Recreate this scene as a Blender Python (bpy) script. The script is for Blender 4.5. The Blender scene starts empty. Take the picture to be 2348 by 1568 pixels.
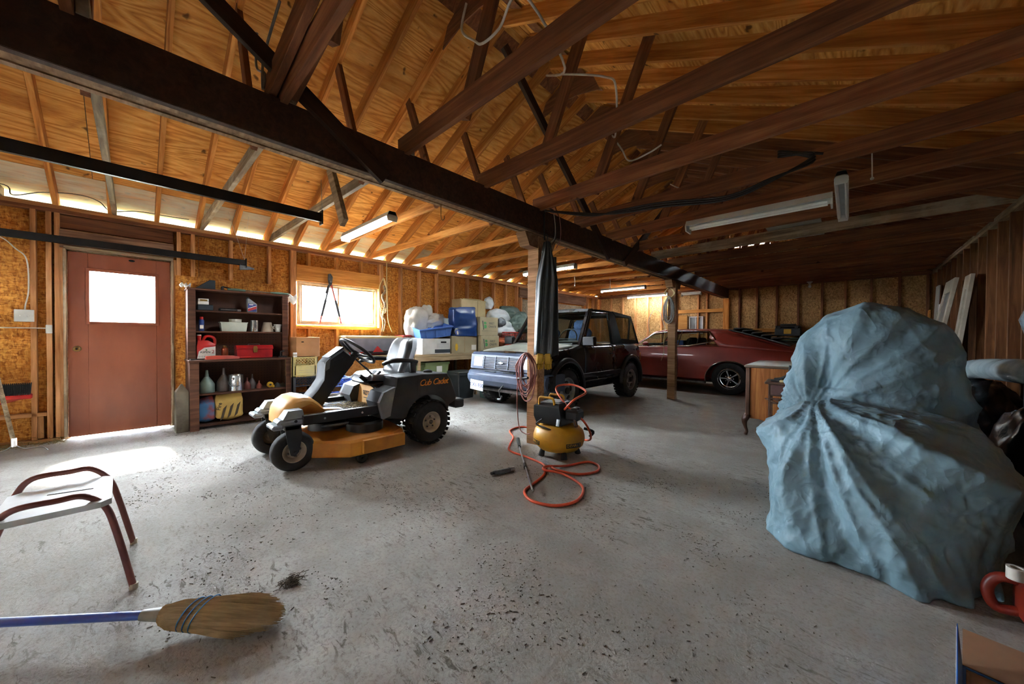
import bpy, bmesh, math, random
from mathutils import Vector, Matrix, Quaternion
random.seed(7)
sc = bpy.context.scene
COL = sc.collection
# ------------------------------------------------------------------ camera, light
cd = bpy.data.cameras.new('camera'); cam = bpy.data.objects.new('camera', cd); COL.objects.link(cam)
cd.sensor_width = 36.0; cd.lens = 820.26 / 2348 * 36.0; cd.clip_start = 0.02
def cam_pose():
    a, t, r = math.radians(43.288), math.radians(0.7224), math.radians(0.375)
    F = Vector((-math.sin(a) * math.cos(t), math.cos(a) * math.cos(t), -math.sin(t)))
    R = Vector((math.cos(a), math.sin(a), 0)); U = R.cross(F)
    R2 = R * math.cos(r) + U * math.sin(r); U2 = U * math.cos(r) - R * math.sin(r)
    M = Matrix((R2, U2, -F)).transposed().to_4x4(); M.translation = (0, 0, 1.1396)
    return M
cam.matrix_world = cam_pose(); sc.camera = cam
w = bpy.data.worlds.new('sky'); sc.world = w; w.use_nodes = True
bgn = w.node_tree.nodes['Background']; bgn.inputs[0].default_value = (0.80, 0.90, 1.0, 1); bgn.inputs[1].default_value = 22.0
def area(name, loc, size, d, power=0, portal=False, color=(1, 1, 1)):
    l = bpy.data.lights.new(name, 'AREA'); l.shape = 'RECTANGLE'; l.size, l.size_y = size; l.energy = power; l.color = color
    l.cycles.is_portal = portal
    o = bpy.data.objects.new(name, l); COL.objects.link(o); o.location = loc
    o.rotation_euler = Vector(d).to_track_quat('-Z', 'Z').to_euler(); return o
sl = bpy.data.lights.new('sun', 'SUN'); sl.energy = 24.0; sl.angle = math.radians(9); sl.color = (1.0, .95, .88)
sun = bpy.data.objects.new('sun', sl); COL.objects.link(sun); sun.rotation_euler = Vector((1.40, -.06, -1.57)).to_track_quat('-Z', 'Y').to_euler()
# daylight enters through the two glazed openings of the left wall, the window in the front door and under the eaves
area('window_daylight', (-6.30, 2.375, 1.66), (1.25, 0.68), (1, 0, 0), portal=True)
area('door_daylight', (-6.30, -0.05, 1.57), (0.56, 0.60), (1, 0, 0), portal=True)
sc.view_settings.view_transform = 'Standard'; sc.view_settings.look = 'None'
sc.view_settings.gamma = 1.0; sc.view_settings.use_curve_mapping = False
sc.view_settings.exposure = 3.55
cy = sc.cycles; cy.max_bounces = 6; cy.diffuse_bounces = 4; cy.glossy_bounces = 3; cy.transmission_bounces = 4; cy.transparent_max_bounces = 8; cy.caustics_reflective = cy.caustics_refractive = False; cy.use_adaptive_sampling = True; cy.adaptive_threshold = .17; cy.use_denoising = True; cy.filter_width = 1.15
# ------------------------------------------------------------------ mesh helpers
XL, XR, YB, YF = -6.14, 1.168, 10.72, -1.40
XC = (XL + XR) / 2
def rotm(rx=0, ry=0, rz=0):
    return Matrix.Rotation(rz, 4, 'Z') @ Matrix.Rotation(ry, 4, 'Y') @ Matrix.Rotation(rx, 4, 'X')
def D(a): return math.radians(a)
class MB:
    def __init__(s): s.v = []; s.f = []; s.m = []; s.k = 0; s.M = Matrix.Identity(4)
    def at(s, loc=(0, 0, 0), rot=(0, 0, 0)): s.M = Matrix.Translation(loc) @ rotm(*rot); return s
    def mat(s, k): s.k = k; return s
    def add(s, vs, fs):
        o = len(s.v); s.v += [tuple(s.M @ Vector(p)) for p in vs]
        s.f += [tuple(i + o for i in f) for f in fs]; s.m += [s.k] * len(fs); return s
    def box(s, x0, x1, y0, y1, z0, z1, r=0.0):
        if r <= 0:
            vs = [(x, y, z) for x in (x0, x1) for y in (y0, y1) for z in (z0, z1)]
            return s.add(vs, [(0, 1, 3, 2), (4, 6, 7, 5), (0, 4, 5, 1), (2, 3, 7, 6), (0, 2, 6, 4), (1, 5, 7, 3)])
        r = min(r, abs(x1 - x0) / 2.01, abs(y1 - y0) / 2.01, abs(z1 - z0) / 2.01)
        X, Y, Z = (x0, x1), (y0, y1), (z0, z1); vs = []; ix = {}
        for i in (0, 1):
            for j in (0, 1):
                for k in (0, 1):
                    sx, sy, sz = (1, -1)[i], (1, -1)[j], (1, -1)[k]
                    b = (X[i], Y[j], Z[k])
                    ix[i, j, k] = len(vs)
                    vs += [(b[0], b[1] + sy * r, b[2] + sz * r), (b[0] + sx * r, b[1], b[2] + sz * r), (b[0] + sx * r, b[1] + sy * r, b[2])]
        g = lambda i, j, k, a: ix[i, j, k] + a
        fs = []
        for i in (0, 1):
            q = [(i, 0, 0), (i, 1, 0), (i, 1, 1), (i, 0, 1)]; q = q[::-1] if i == 0 else q; fs.append(tuple(g(*c, 0) for c in q))
            q = [(0, i, 0), (0, i, 1), (1, i, 1), (1, i, 0)]; q = q[::-1] if i == 0 else q; fs.append(tuple(g(*c, 1) for c in q))
            q = [(0, 0, i), (1, 0, i), (1, 1, i), (0, 1, i)]; q = q[::-1] if i == 0 else q; fs.append(tuple(g(*c, 2) for c in q))
        for i in (0, 1):
            for j in (0, 1):
                fs.append((g(i, j, 0, 0), g(i, j, 1, 0), g(i, j, 1, 1), g(i, j, 0, 1)))
                fs.append((g(i, 0, j, 0), g(i, 1, j, 0), g(i, 1, j, 2), g(i, 0, j, 2)))
                fs.append((g(0, i, j, 1), g(1, i, j, 1), g(1, i, j, 2), g(0, i, j, 2)))
        for i in (0, 1):
            for j in (0, 1):
                for k in (0, 1): fs.append((g(i, j, k, 0), g(i, j, k, 1), g(i, j, k, 2)))
        return s.add(vs, fs)
    def loft(s, rings, closed=True, cap=(True, True), loop=False):
        n = len(rings[0]); vs = [p for r in rings for p in r]; fs = []
        R = len(rings)
        for i in range(R if loop else R - 1):
            for j in range(n if closed else n - 1):
                a, b = i * n + j, i * n + (j + 1) % n; c, d = ((i + 1) % R) * n + (j + 1) % n, ((i + 1) % R) * n + j
                fs.append((a, b, c, d))
        if not loop and closed:
            if cap[0]: fs.append(tuple(range(n - 1, -1, -1)))
            if cap[1]: fs.append(tuple((R - 1) * n + j for j in range(n)))
        return s.add(vs, fs)
    def tube(s, pts, r, n=8, loop=False, cap=True, flat=1.0):
        P = [Vector(p) for p in pts]; m = len(P); rings = []
        rr = r if isinstance(r, (list, tuple)) else [r] * m
        t0 = (P[1] - P[0]).normalized(); ref = Vector((0, 0, 1)) if abs(t0.z) < .9 else Vector((1, 0, 0))
        u = t0.cross(ref).normalized()
        for i in range(m):
            if loop: t = (P[(i + 1) % m] - P[i - 1])
            else: t = (P[min(i + 1, m - 1)] - P[max(i - 1, 0)])
            if t.length < 1e-9: t = t0
            t = t.normalized(); u = (u - t * u.dot(t))
            u = u.normalized() if u.length > 1e-6 else t.orthogonal().normalized()
            v = t.cross(u)
            rings.append([P[i] + (u * math.cos(a) + v * math.sin(a) * flat) * rr[i] for a in [2 * math.pi * j / n for j in range(n)]])
        return s.loft(rings, True, (cap, cap), loop)
    def lathe(s, prof, n=20, axis='z', c=(0, 0, 0), cap=True, sx=1.0, sy=1.0, a0=0, a1=2 * math.pi):
        rings = []
        full = abs(a1 - a0 - 2 * math.pi) < 1e-6
        for r, h in prof:
            ring = []
            for j in range(n):
                a = a0 + (a1 - a0) * j / (n if full else n - 1); x, y = r * math.cos(a) * sx, r * math.sin(a) * sy
                p = {'z': (x, y, h), 'x': (h, x, y), 'y': (y, h, x)}[axis]
                ring.append((p[0] + c[0], p[1] + c[1], p[2] + c[2]))
            rings.append(ring)
        return s.loft(rings, full, (cap, cap))
    def prism(s, out, axis, t0, t1):
        n = len(out)
        def P(q, t): return {'x': (t, q[0], q[1]), 'y': (q[0], t, q[1]), 'z': (q[0], q[1], t)}[axis]
        vs = [P(q, t0) for q in out] + [P(q, t1) for q in out]
        fs = [(i, (i + 1) % n, n + (i + 1) % n, n + i) for i in range(n)] + [tuple(range(n - 1, -1, -1)), tuple(range(n, 2 * n))]
        return s.add(vs, fs)
    def grid(s, fn, nu, nv, lu=False, lv=False):
        vs = [fn(i / (nu if lu else nu - 1), j / (nv if lv else nv - 1)) for i in range(nu) for j in range(nv)]
        fs = []
        for i in range(nu if lu else nu - 1):
            for j in range(nv if lv else nv - 1):
                a, b = i * nv + j, i * nv + (j + 1) % nv; c, d = ((i + 1) % nu) * nv + (j + 1) % nv, ((i + 1) % nu) * nv + j
                fs.append((a, b, c, d))
        return s.add(vs, fs)
    def sphere(s, c, r, n=14, m=9):
        rx, ry, rz = r if isinstance(r, (tuple, list)) else (r, r, r)
        return s.lathe([(math.sin(math.pi * max(.02, min(.98, i / (m - 1)))), -math.cos(math.pi * i / (m - 1)) * rz) for i in range(m)], n, 'z', c, sx=rx, sy=ry)
    def build(s, name, mat, parent=None, smooth=None, loc=None, rot=None, sub=0, bevel=0, solid=0, fix=True):
        me = bpy.data.meshes.new(name); me.from_pydata(s.v, [], s.f); me.update()
        if fix:
            bm = bmesh.new(); bm.from_mesh(me); bmesh.ops.recalc_face_normals(bm, faces=bm.faces); bm.to_mesh(me); bm.free()
        mats = mat if isinstance(mat, (list, tuple)) else [mat]
        for m in mats: me.materials.append(M_(m))
        if len(mats) > 1: me.polygons.foreach_set('material_index', s.m)
        return link(name, me, parent, smooth, loc, rot, sub, bevel, solid)
def link(name, me, parent=None, smooth=None, loc=None, rot=None, sub=0, bevel=0, solid=0):
    o = bpy.data.objects.new(name, me); COL.objects.link(o)
    if smooth is not None:
        me.polygons.foreach_set('use_smooth', [True] * len(me.polygons))
        if smooth < 179: me.set_sharp_from_angle(angle=math.radians(smooth))
        me.update()
    if solid: md = o.modifiers.new('thick', 'SOLIDIFY'); md.thickness = solid; md.offset = -1
    if bevel: md = o.modifiers.new('bevel', 'BEVEL'); md.width = bevel; md.segments = 2; md.limit_method = 'ANGLE'; md.angle_limit = math.radians(40)
    if sub: md = o.modifiers.new('sub', 'SUBSURF'); md.levels = md.render_levels = sub
    if parent: o.parent = parent
    if loc: o.location = loc
    if rot: o.rotation_euler = rot
    return o
def tag(o, label, cat, group=None):
    o['label'] = label; o['category'] = cat
    if group: o['group'] = group
    return o
def thing(name, label, cat, loc=(0, 0, 0), rz=0, group=None, rot=None):
    o = bpy.data.objects.new(name, None); COL.objects.link(o); o.location = loc; o.rotation_euler = rot or (0, 0, rz); o.empty_display_size = .1
    return tag(o, label, cat, group)
def struct(name):
    o = bpy.data.objects.new(name, None); COL.objects.link(o); o['kind'] = 'structure'; return o
BC = {}
def board(name, p0, p1, w, t, mat, parent, up=(0, 0, 1), ends=0):
    """timber of section t (thick) x w (along up) running from p0 to p1 along its centre line"""
    p0, p1, up = Vector(p0), Vector(p1), Vector(up); d = p1 - p0; L = d.length; x = d.normalized()
    y = up.cross(x).normalized(); z = x.cross(y)
    key = (round(L, 2), w, t, mat)
    if key not in BC:
        b = MB().box(0, L, -t / 2, t / 2, -w / 2, w / 2, .002); me = bpy.data.meshes.new(name); me.from_pydata(b.v, [], b.f); me.materials.append(M_(mat)); me.update(); BC[key] = me
    o = bpy.data.objects.new(name, BC[key]); COL.objects.link(o); o.parent = parent
    m = Matrix((x, y, z)).transposed().to_4x4(); m.translation = p0; o.matrix_world = m
    return o
def copy_tree(o, parent=None):
    c = o.copy(); COL.objects.link(c)
    if parent: c.parent = parent
    for ch in [q for q in bpy.data.objects if q.parent == o]: copy_tree(ch, c)
    return c
def curve_pts(ctrl, n=8, loop=False):
    """Catmull-Rom through control points"""
    P = [Vector(p) for p in ctrl]; out = []; m = len(P)
    for i in range(m if loop else m - 1):
        g = lambda k: P[k % m] if loop else P[max(0, min(m - 1, k))]
        a, b, c, d = g(i - 1), g(i), g(i + 1), g(i + 2)
        for k in range(n):
            t = k / n
            out.append(.5 * ((2 * b) + (c - a) * t + (2 * a - 5 * b + 4 * c - d) * t * t + (3 * b - a - 3 * c + d) * t ** 3))
    if not loop: out.append(P[-1])
    return out
def text(name, s, size, mat, parent, loc, rot, shear=0.0, ext=.0015, align='CENTER', offset=0.0, spacing=1.0):
    c = bpy.data.curves.new(name, 'FONT'); c.body = s; c.size = size; c.extrude = ext; c.align_x = align; c.align_y = 'CENTER'; c.shear = shear; c.offset = offset; c.space_character = spacing; c.resolution_u = 3
    o = bpy.data.objects.new(name + '_tmp', c); COL.objects.link(o)
    dg = bpy.context.evaluated_depsgraph_get(); me = bpy.data.meshes.new_from_object(o.evaluated_get(dg)); bpy.data.objects.remove(o)
    me.name = name; me.materials.clear(); me.materials.append(M_(mat))
    q = bpy.data.objects.new(name, me); COL.objects.link(q); q.parent = parent; q.location = loc; q.rotation_euler = rot; return q
# ------------------------------------------------------------------ materials
MATS = {}
def M_(m):
    return MATS[m] if isinstance(m, str) else m
def srgb(h):
    h = h.lstrip('#'); c = [int(h[i:i + 2], 16) / 255 for i in (0, 2, 4)]
    return tuple(x / 12.92 if x <= .04045 else ((x + .055) / 1.055) ** 2.4 for x in c) + (1,)
def newmat(name):
    m = bpy.data.materials.new(name); m.use_nodes = True; nt = m.node_tree; nt.nodes.clear()
    out = nt.nodes.new('ShaderNodeOutputMaterial'); b = nt.nodes.new('ShaderNodeBsdfPrincipled'); nt.links.new(b.outputs[0], out.inputs[0])
    MATS[name] = m; return m, nt, b
def N(nt, t, **k):
    n = nt.nodes.new('ShaderNode' + t)
    for a, v in k.items():
        if a.startswith('i_'): n.inputs[int(a[2:])].default_value = v
        else: setattr(n, a, v)
    return n
def coords(nt, scale=(1, 1, 1), rnd=True, kind='Object'):
    tc = N(nt, 'TexCoord'); mp = N(nt, 'Mapping'); mp.inputs['Scale'].default_value = scale
    if rnd:
        oi = N(nt, 'ObjectInfo'); mu = N(nt, 'VectorMath', operation='SCALE'); mu.inputs[0].default_value = (37, 53, 71)
        nt.links.new(oi.outputs['Random'], mu.inputs['Scale']); ad = N(nt, 'VectorMath', operation='ADD')
        nt.links.new(tc.outputs[kind], ad.inputs[0]); nt.links.new(mu.outputs[0], ad.inputs[1]); nt.links.new(ad.outputs[0], mp.inputs[0])
    else: nt.links.new(tc.outputs[kind], mp.inputs[0])
    return mp.outputs[0]
def ramp(nt, fac, stops):
    r = N(nt, 'ValToRGB'); e = r.color_ramp.elements
    while len(e) < len(stops): e.new(.5)
    for q, (p, c) in zip(e, stops): q.position = p; q.color = c if len(c) == 4 else tuple(c) + (1,)
    nt.links.new(fac, r.inputs[0]); return r.outputs[0]
def noise(nt, vec, scale, detail=4, rough=.55, dist=0):
    n = N(nt, 'TexNoise'); n.inputs['Scale'].default_value = scale; n.inputs['Detail'].default_value = detail; n.inputs['Roughness'].default_value = rough; n.inputs['Distortion'].default_value = dist
    nt.links.new(vec, n.inputs['Vector']); return n.outputs['Fac']
def mixc(nt, fac, a, b, mode='MIX'):
    n = N(nt, 'MixRGB', blend_type=mode)
    for i, v in ((0, fac), (1, a), (2, b)):
        if isinstance(v, (int, float)): n.inputs[i].default_value = v
        elif isinstance(v, tuple): n.inputs[i].default_value = v
        else: nt.links.new(v, n.inputs[i])
    return n.outputs[0]
def bump(nt, b, h, strength=.3, dist=.01):
    n = N(nt, 'Bump'); n.inputs['Strength'].default_value = strength; n.inputs['Distance'].default_value = dist
    nt.links.new(h, n.inputs['Height']); nt.links.new(n.outputs[0], b.inputs['Normal'])
def vary(nt, col, amount=.25):
    """brightness differs from piece to piece"""
    oi = N(nt, 'ObjectInfo'); mr = N(nt, 'MapRange'); mr.inputs[3].default_value = 1 - amount; mr.inputs[4].default_value = 1 + amount
    nt.links.new(oi.outputs['Random'], mr.inputs[0]); h = N(nt, 'HueSaturation'); nt.links.new(mr.outputs[0], h.inputs['Value']); nt.links.new(col, h.inputs['Color']); return h.outputs[0]
def pm(name, c1, c2=None, scale=6, rough=.6, metal=0, bmp=0, detail=4, spec=.5, coat=0, lo=.35, hi=.65, rough2=None, stretch=(1, 1, 1)):
    m, nt, b = newmat(name); c1 = srgb(c1); c2 = srgb(c2) if c2 else tuple(x * .8 for x in c1[:3]) + (1,)
    v = coords(nt, stretch); f = noise(nt, v, scale, detail); nt.links.new(ramp(nt, f, [(lo, c1), (hi, c2)]), b.inputs['Base Color'])
    b.inputs['Roughness'].default_value = rough; b.inputs['Metallic'].default_value = metal; b.inputs['Specular IOR Level'].default_value = spec; b.inputs['Coat Weight'].default_value = coat
    if rough2 is not None:
        r = ramp(nt, f, [(lo, (rough,) * 3), (hi, (rough2,) * 3)]); nt.links.new(r, b.inputs['Roughness'])
    if bmp: bump(nt, b, noise(nt, v, scale * 4, 6), bmp, .01)
    return m
def wood(name, light, mid, dark, knots=True, rough=.75, vr=.22, grain=1.0, stain=None, axis=0, ns=.85):
    m, nt, b = newmat(name); v = coords(nt); st = [9, 9, 9]; st[axis] = .55
    mp = N(nt, 'Mapping'); mp.inputs['Scale'].default_value = tuple(q * grain for q in st); nt.links.new(v, mp.inputs[0])
    f = noise(nt, mp.outputs[0], 3.2, 5, .6, .6)
    col = ramp(nt, f, [(.28, srgb(dark)), (.5, srgb(mid)), (.72, srgb(light))])
    bl = noise(nt, v, 1.4, 3); col = mixc(nt, ramp(nt, bl, [(.4, (0, 0, 0)), (.75, (.5, .5, .5))]), col, srgb(dark), 'MIX')
    if knots:
        vo = N(nt, 'TexVoronoi'); vo.inputs['Scale'].default_value = 2.6; nt.links.new(mixv(nt, v, .04), vo.inputs['Vector'])
        k = ramp(nt, vo.outputs['Distance'], [(.035, (1, 1, 1)), (.085, (0, 0, 0))]); col = mixc(nt, mulv(nt, k, .75), col, srgb('#2a1608'))
    if stain:
        sn = noise(nt, v, 2.2, 6, .7); col = mixc(nt, ramp(nt, sn, [(.5, (0, 0, 0)), (.68, (.8, .8, .8))]), col, srgb(stain))
    nt.links.new(vary(nt, col, vr), b.inputs['Base Color']); b.inputs['Roughness'].default_value = rough; b.inputs['Specular IOR Level'].default_value = .25
    bump(nt, b, f, .25, .004); return m
def mulv(nt, a, k):
    n = N(nt, 'MixRGB', blend_type='MULTIPLY'); n.inputs[0].default_value = 1; n.inputs[2].default_value = (k, k, k, 1); nt.links.new(a, n.inputs[1]); return n.outputs[0]
def mixv(nt, v, k):
    n = N(nt, 'TexNoise'); n.inputs['Scale'].default_value = 9; nt.links.new(v, n.inputs['Vector']); s = N(nt, 'VectorMath', operation='SCALE'); s.inputs['Scale'].default_value = k * 4
    nt.links.new(n.outputs['Color'], s.inputs[0]); a = N(nt, 'VectorMath', operation='ADD'); nt.links.new(v, a.inputs[0]); nt.links.new(s.outputs[0], a.inputs[1]); return a.outputs[0]
def plywood(name, light, mid, dark, pale=False, vr=.14):
    m, nt, b = newmat(name); v = coords(nt)
    mp = N(nt, 'Mapping'); mp.inputs['Scale'].default_value = (2.6, .42, 1); nt.links.new(v, mp.inputs[0])
    n1 = N(nt, 'TexNoise'); n1.inputs['Scale'].default_value = 1.1; n1.inputs['Detail'].default_value = 2; n1.inputs['Distortion'].default_value = .4; nt.links.new(mp.outputs[0], n1.inputs['Vector'])
    mu = N(nt, 'Math', operation='MULTIPLY'); mu.inputs[1].default_value = 16; nt.links.new(n1.outputs['Fac'], mu.inputs[0])
    fr = N(nt, 'Math', operation='PINGPONG'); fr.inputs[1].default_value = .5; nt.links.new(mu.outputs[0], fr.inputs[0])
    f2 = noise(nt, mp.outputs[0], 26, 4)
    col = ramp(nt, fr.outputs[0], [(0, srgb(dark)), (.22, srgb(mid)), (.5, srgb(light))])
    col = mixc(nt, .38, col, ramp(nt, f2, [(.3, srgb(dark)), (.7, srgb(light))]))
    bl = noise(nt, v, 1.3, 4); col = mixc(nt, ramp(nt, bl, [(.45, (0, 0, 0)), (.75, (.65, .65, .65))]), col, srgb(dark))
    vo = N(nt, 'TexVoronoi'); vo.inputs['Scale'].default_value = 5.0; nt.links.new(mixv(nt, v, .035), vo.inputs['Vector'])
    k = ramp(nt, vo.outputs['Distance'], [(.06, (1, 1, 1)), (.14, (0, 0, 0))]); col = mixc(nt, mulv(nt, k, .8), col, srgb('#2e1707'))
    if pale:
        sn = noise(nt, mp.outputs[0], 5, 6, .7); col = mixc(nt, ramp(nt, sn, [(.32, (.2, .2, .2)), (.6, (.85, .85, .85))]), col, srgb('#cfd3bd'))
    nt.links.new(vary(nt, col, vr), b.inputs['Base Color']); b.inputs['Roughness'].default_value = .8; b.inputs['Specular IOR Level'].default_value = .2
    bump(nt, b, f2, .15, .003); return m
def osb(name, light, mid, dark, vr=.12):
    m, nt, b = newmat(name); v = coords(nt); cols = []
    base = None
    for i, (sc_, st) in enumerate(((52, (1, 1.7, .5)), (60, (1, .45, 1.6)))):
        mp = N(nt, 'Mapping'); mp.inputs['Scale'].default_value = st; mp.inputs['Rotation'].default_value = (.5 + i, 0, 0); nt.links.new(mixv(nt, v, .01), mp.inputs[0])
        vo = N(nt, 'TexVoronoi'); vo.inputs['Scale'].default_value = sc_; nt.links.new(mp.outputs[0], vo.inputs['Vector'])
        bw = N(nt, 'RGBToBW'); nt.links.new(vo.outputs['Color'], bw.inputs[0])
        c = ramp(nt, bw.outputs[0], [(.2, srgb(dark)), (.5, srgb(mid)), (.8, srgb(light))]); base = c if base is None else mixc(nt, .5, base, c); h = bw.outputs[0]
    f = noise(nt, v, 1.7, 4); base = mixc(nt, ramp(nt, f, [(.42, (0, 0, 0)), (.8, (.6, .6, .6))]), base, srgb(dark))
    nt.links.new(vary(nt, base, vr), b.inputs['Base Color']); b.inputs['Roughness'].default_value = .8; b.inputs['Specular IOR Level'].default_value = .2; bump(nt, b, h, .2, .003); return m
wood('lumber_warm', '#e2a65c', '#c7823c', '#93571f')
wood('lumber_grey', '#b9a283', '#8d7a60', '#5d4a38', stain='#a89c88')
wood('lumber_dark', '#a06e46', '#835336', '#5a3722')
wood('lumber_wall', '#dfaa78', '#c58b58', '#925e34')
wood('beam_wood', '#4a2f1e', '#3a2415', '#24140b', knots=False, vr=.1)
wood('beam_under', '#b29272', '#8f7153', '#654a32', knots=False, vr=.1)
wood('post_wood', '#c69d78', '#a87f5b', '#7c593b')
wood('plank_right', '#7d5230', '#613b21', '#3d2412', axis=2)
wood('stud_right', '#8f6038', '#6f4527', '#482b16')
wood('header_wood', '#dba25c', '#c4863f', '#8d5826')
wood('header_weathered', '#a68468', '#84634c', '#553b2b')
plywood('sheathing', '#efb667', '#d99643', '#a76424')
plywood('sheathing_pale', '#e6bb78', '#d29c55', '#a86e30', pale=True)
osb('osb_wall', '#e2a452', '#c67e31', '#8b501c')
osb('osb_back', '#d2a870', '#b48a58', '#7c5a34')
pm('concrete_plain', '#b5b0a6', '#9c978d', 3, .85, bmp=.2)
pm('outside_ground', '#434739', '#383c30', 1, .9)
def concrete():
    m, nt, b = newmat('concrete_floor'); v = coords(nt, rnd=False)
    big = noise(nt, v, .55, 5, .6); mid = noise(nt, v, 3.5, 6, .65); fine = noise(nt, v, 60, 5, .7)
    col = ramp(nt, big, [(.3, srgb('#8f8b84')), (.5, srgb('#a09c96')), (.7, srgb('#b0aea9'))])
    col = mixc(nt, ramp(nt, mid, [(.42, (.35, .35, .35)), (.6, (0, 0, 0))]), col, srgb('#7b746a'))
    col = mixc(nt, ramp(nt, fine, [(.36, (.5, .5, .5)), (.5, (0, 0, 0))]), col, srgb('#736c62'))
    mp = N(nt, 'Mapping'); mp.inputs['Scale'].default_value = (1.6, 4.5, 1); mp.inputs['Rotation'].default_value = (0, 0, .9); nt.links.new(v, mp.inputs[0])
    sp = noise(nt, mp.outputs[0], 7, 8, .75, .8); patch = noise(nt, v, 1.1, 4, .6)
    k = ramp(nt, sp, [(.54, (0, 0, 0)), (.60, (1, 1, 1))]); k2 = ramp(nt, patch, [(.46, (0, 0, 0)), (.60, (1, 1, 1))])
    col = mixc(nt, mulv(nt, mixc(nt, 1.0, k, k2, 'MULTIPLY'), .75), col, srgb('#4d463a'))
    nt.links.new(col, b.inputs['Base Color']); b.inputs['Roughness'].default_value = .82; b.inputs['Specular IOR Level'].default_value = .2
    ad = N(nt, 'Math', operation='ADD'); nt.links.new(mid, ad.inputs[0]); nt.links.new(fine, ad.inputs[1]); bump(nt, b, ad.outputs[0], .7, .014)
concrete()
def flat(name, c, rough=.5, metal=0, spec=.5, coat=0, emit=0, alpha=1, trans=0):
    m, nt, b = newmat(name); b.inputs['Base Color'].default_value = srgb(c); b.inputs['Roughness'].default_value = rough; b.inputs['Metallic'].default_value = metal; b.inputs['Specular IOR Level'].default_value = spec; b.inputs['Coat Weight'].default_value = coat
    if emit: b.inputs['Emission Color'].default_value = srgb(c); b.inputs['Emission Strength'].default_value = emit
    b.inputs['Alpha'].default_value = alpha; b.inputs['Transmission Weight'].default_value = trans; return m
def glass(name, tint='#ffffff', refl=.12, rough=.02):
    m = bpy.data.materials.new(name); m.use_nodes = True; nt = m.node_tree; nt.nodes.clear(); MATS[name] = m
    o = N(nt, 'OutputMaterial'); mx = N(nt, 'MixShader'); t = N(nt, 'BsdfTransparent'); t.inputs[0].default_value = srgb(tint); g = N(nt, 'BsdfGlossy'); g.inputs['Roughness'].default_value = rough
    lw = N(nt, 'LayerWeight'); pw = N(nt, 'Math', operation='POWER'); pw.inputs[1].default_value = 5; nt.links.new(lw.outputs['Facing'], pw.inputs[0]); fr = N(nt, 'MapRange'); fr.inputs[3].default_value = .04; fr.inputs[4].default_value = .9; nt.links.new(pw.outputs[0], fr.inputs[0]); nt.links.new(fr.outputs[0], mx.inputs[0]); nt.links.new(t.outputs[0], mx.inputs[1]); nt.links.new(g.outputs[0], mx.inputs[2]); nt.links.new(mx.outputs[0], o.inputs[0])
glass('pane_glass'); glass('car_glass', '#cfd8d2'); glass('car_glass_dark', '#9aa39c')
# ------------------------------------------------------------------ the building
b = MB(); b.grid(lambda u, v: (XL - .1 + u * (XR - XL + .2), YF - .1 + v * (YB - YF + .2), 0), 2, 2)
fl = b.build('floor', 'concrete_floor', fix=False); fl['kind'] = 'structure'
b = MB().box(-40, XL - .25, -30, 40, -.12, -.06); b.box(XR + .25, 40, -30, 40, -.12, -.06); b.box(XL - .25, XR + .25, YB + .2, 40, -.12, -.06); b.box(XL - .25, XR + .25, -30, YF - .2, -.12, -.06)
gr = b.build('ground_outside', 'outside_ground'); gr['kind'] = 'structure'
PB, PT = 2.435, 2.512                                   # wall plate underside / top
SD, ST = .089, .038                                     # stud depth / thickness
def panels(parent, plane, fixed, cuts, zcuts, holes, mat, thick=.012, name='osb_panel'):
    """sheets on a wall plane; holes = list of (a0,a1,z0,z1) left open"""
    for i in range(len(cuts) - 1):
        for k in range(len(zcuts) - 1):
            cells = [(cuts[i], cuts[i + 1], zcuts[k], zcuts[k + 1])]
            for h in holes:
                nxt = []
                for (a0, a1, z0, z1) in cells:
                    if h[0] >= a1 or h[1] <= a0 or h[2] >= z1 or h[3] <= z0: nxt.append((a0, a1, z0, z1)); continue
                    A0, A1 = max(a0, h[0]), min(a1, h[1])
                    if a0 < A0: nxt.append((a0, A0, z0, z1))
                    if A1 < a1: nxt.append((A1, a1, z0, z1))
                    if z0 < h[2]: nxt.append((A0, A1, z0, h[2]))
                    if h[3] < z1: nxt.append((A0, A1, h[3], z1))
                cells = nxt
            for (a0, a1, z0, z1) in cells:
                g = .0015; m = MB()
                if plane == 'x': m.box(0, thick, -(a1 - a0) / 2 + g, (a1 - a0) / 2 - g, -(z1 - z0) / 2 + g, (z1 - z0) / 2 - g); c = (fixed, (a0 + a1) / 2, (z0 + z1) / 2)
                else: m.box(-(a1 - a0) / 2 + g, (a1 - a0) / 2 - g, 0, thick, -(z1 - z0) / 2 + g, (z1 - z0) / 2 - g); c = ((a0 + a1) / 2, fixed, (z0 + z1) / 2)
                m.build(name, mat, parent, loc=c)
# --- left wall
WL = struct('wall_left')
DY0, DY1, DZ = -.485, .335, 2.06                         # door opening
WY0, WY1, WZ0, WZ1 = 1.74, 3.005, 1.32, 1.985            # window opening
GY0, GY1, GZ = 6.9, 9.85, 2.14                           # large door further along
xs = XL - SD / 2
def lw_stud(y, z0=.04, z1=PB, mat='lumber_wall', t=ST): board('stud', (xs, y, z0), (xs, y, z1), SD, t, mat, WL, up=(1, 0, 0))
for k, (z0, z1) in enumerate(((PB, PB + .038), (PB + .039, PT))):
    board('top_plate', (xs, YF, (z0 + z1) / 2), (xs, 4.3, (z0 + z1) / 2), .038, SD, 'lumber_dark' if k == 0 else 'lumber_wall', WL)
    board('top_plate', (xs, 4.302, (z0 + z1) / 2), (xs, YB, (z0 + z1) / 2), .038, SD, 'lumber_wall', WL)
for y0, y1 in ((YF, DY0 - .05), (DY1 + .05, 4.3), (4.3, GY0)): board('bottom_plate', (xs, y0, .02), (xs, y1, .02), .038, SD, 'lumber_wall', WL)
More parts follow.
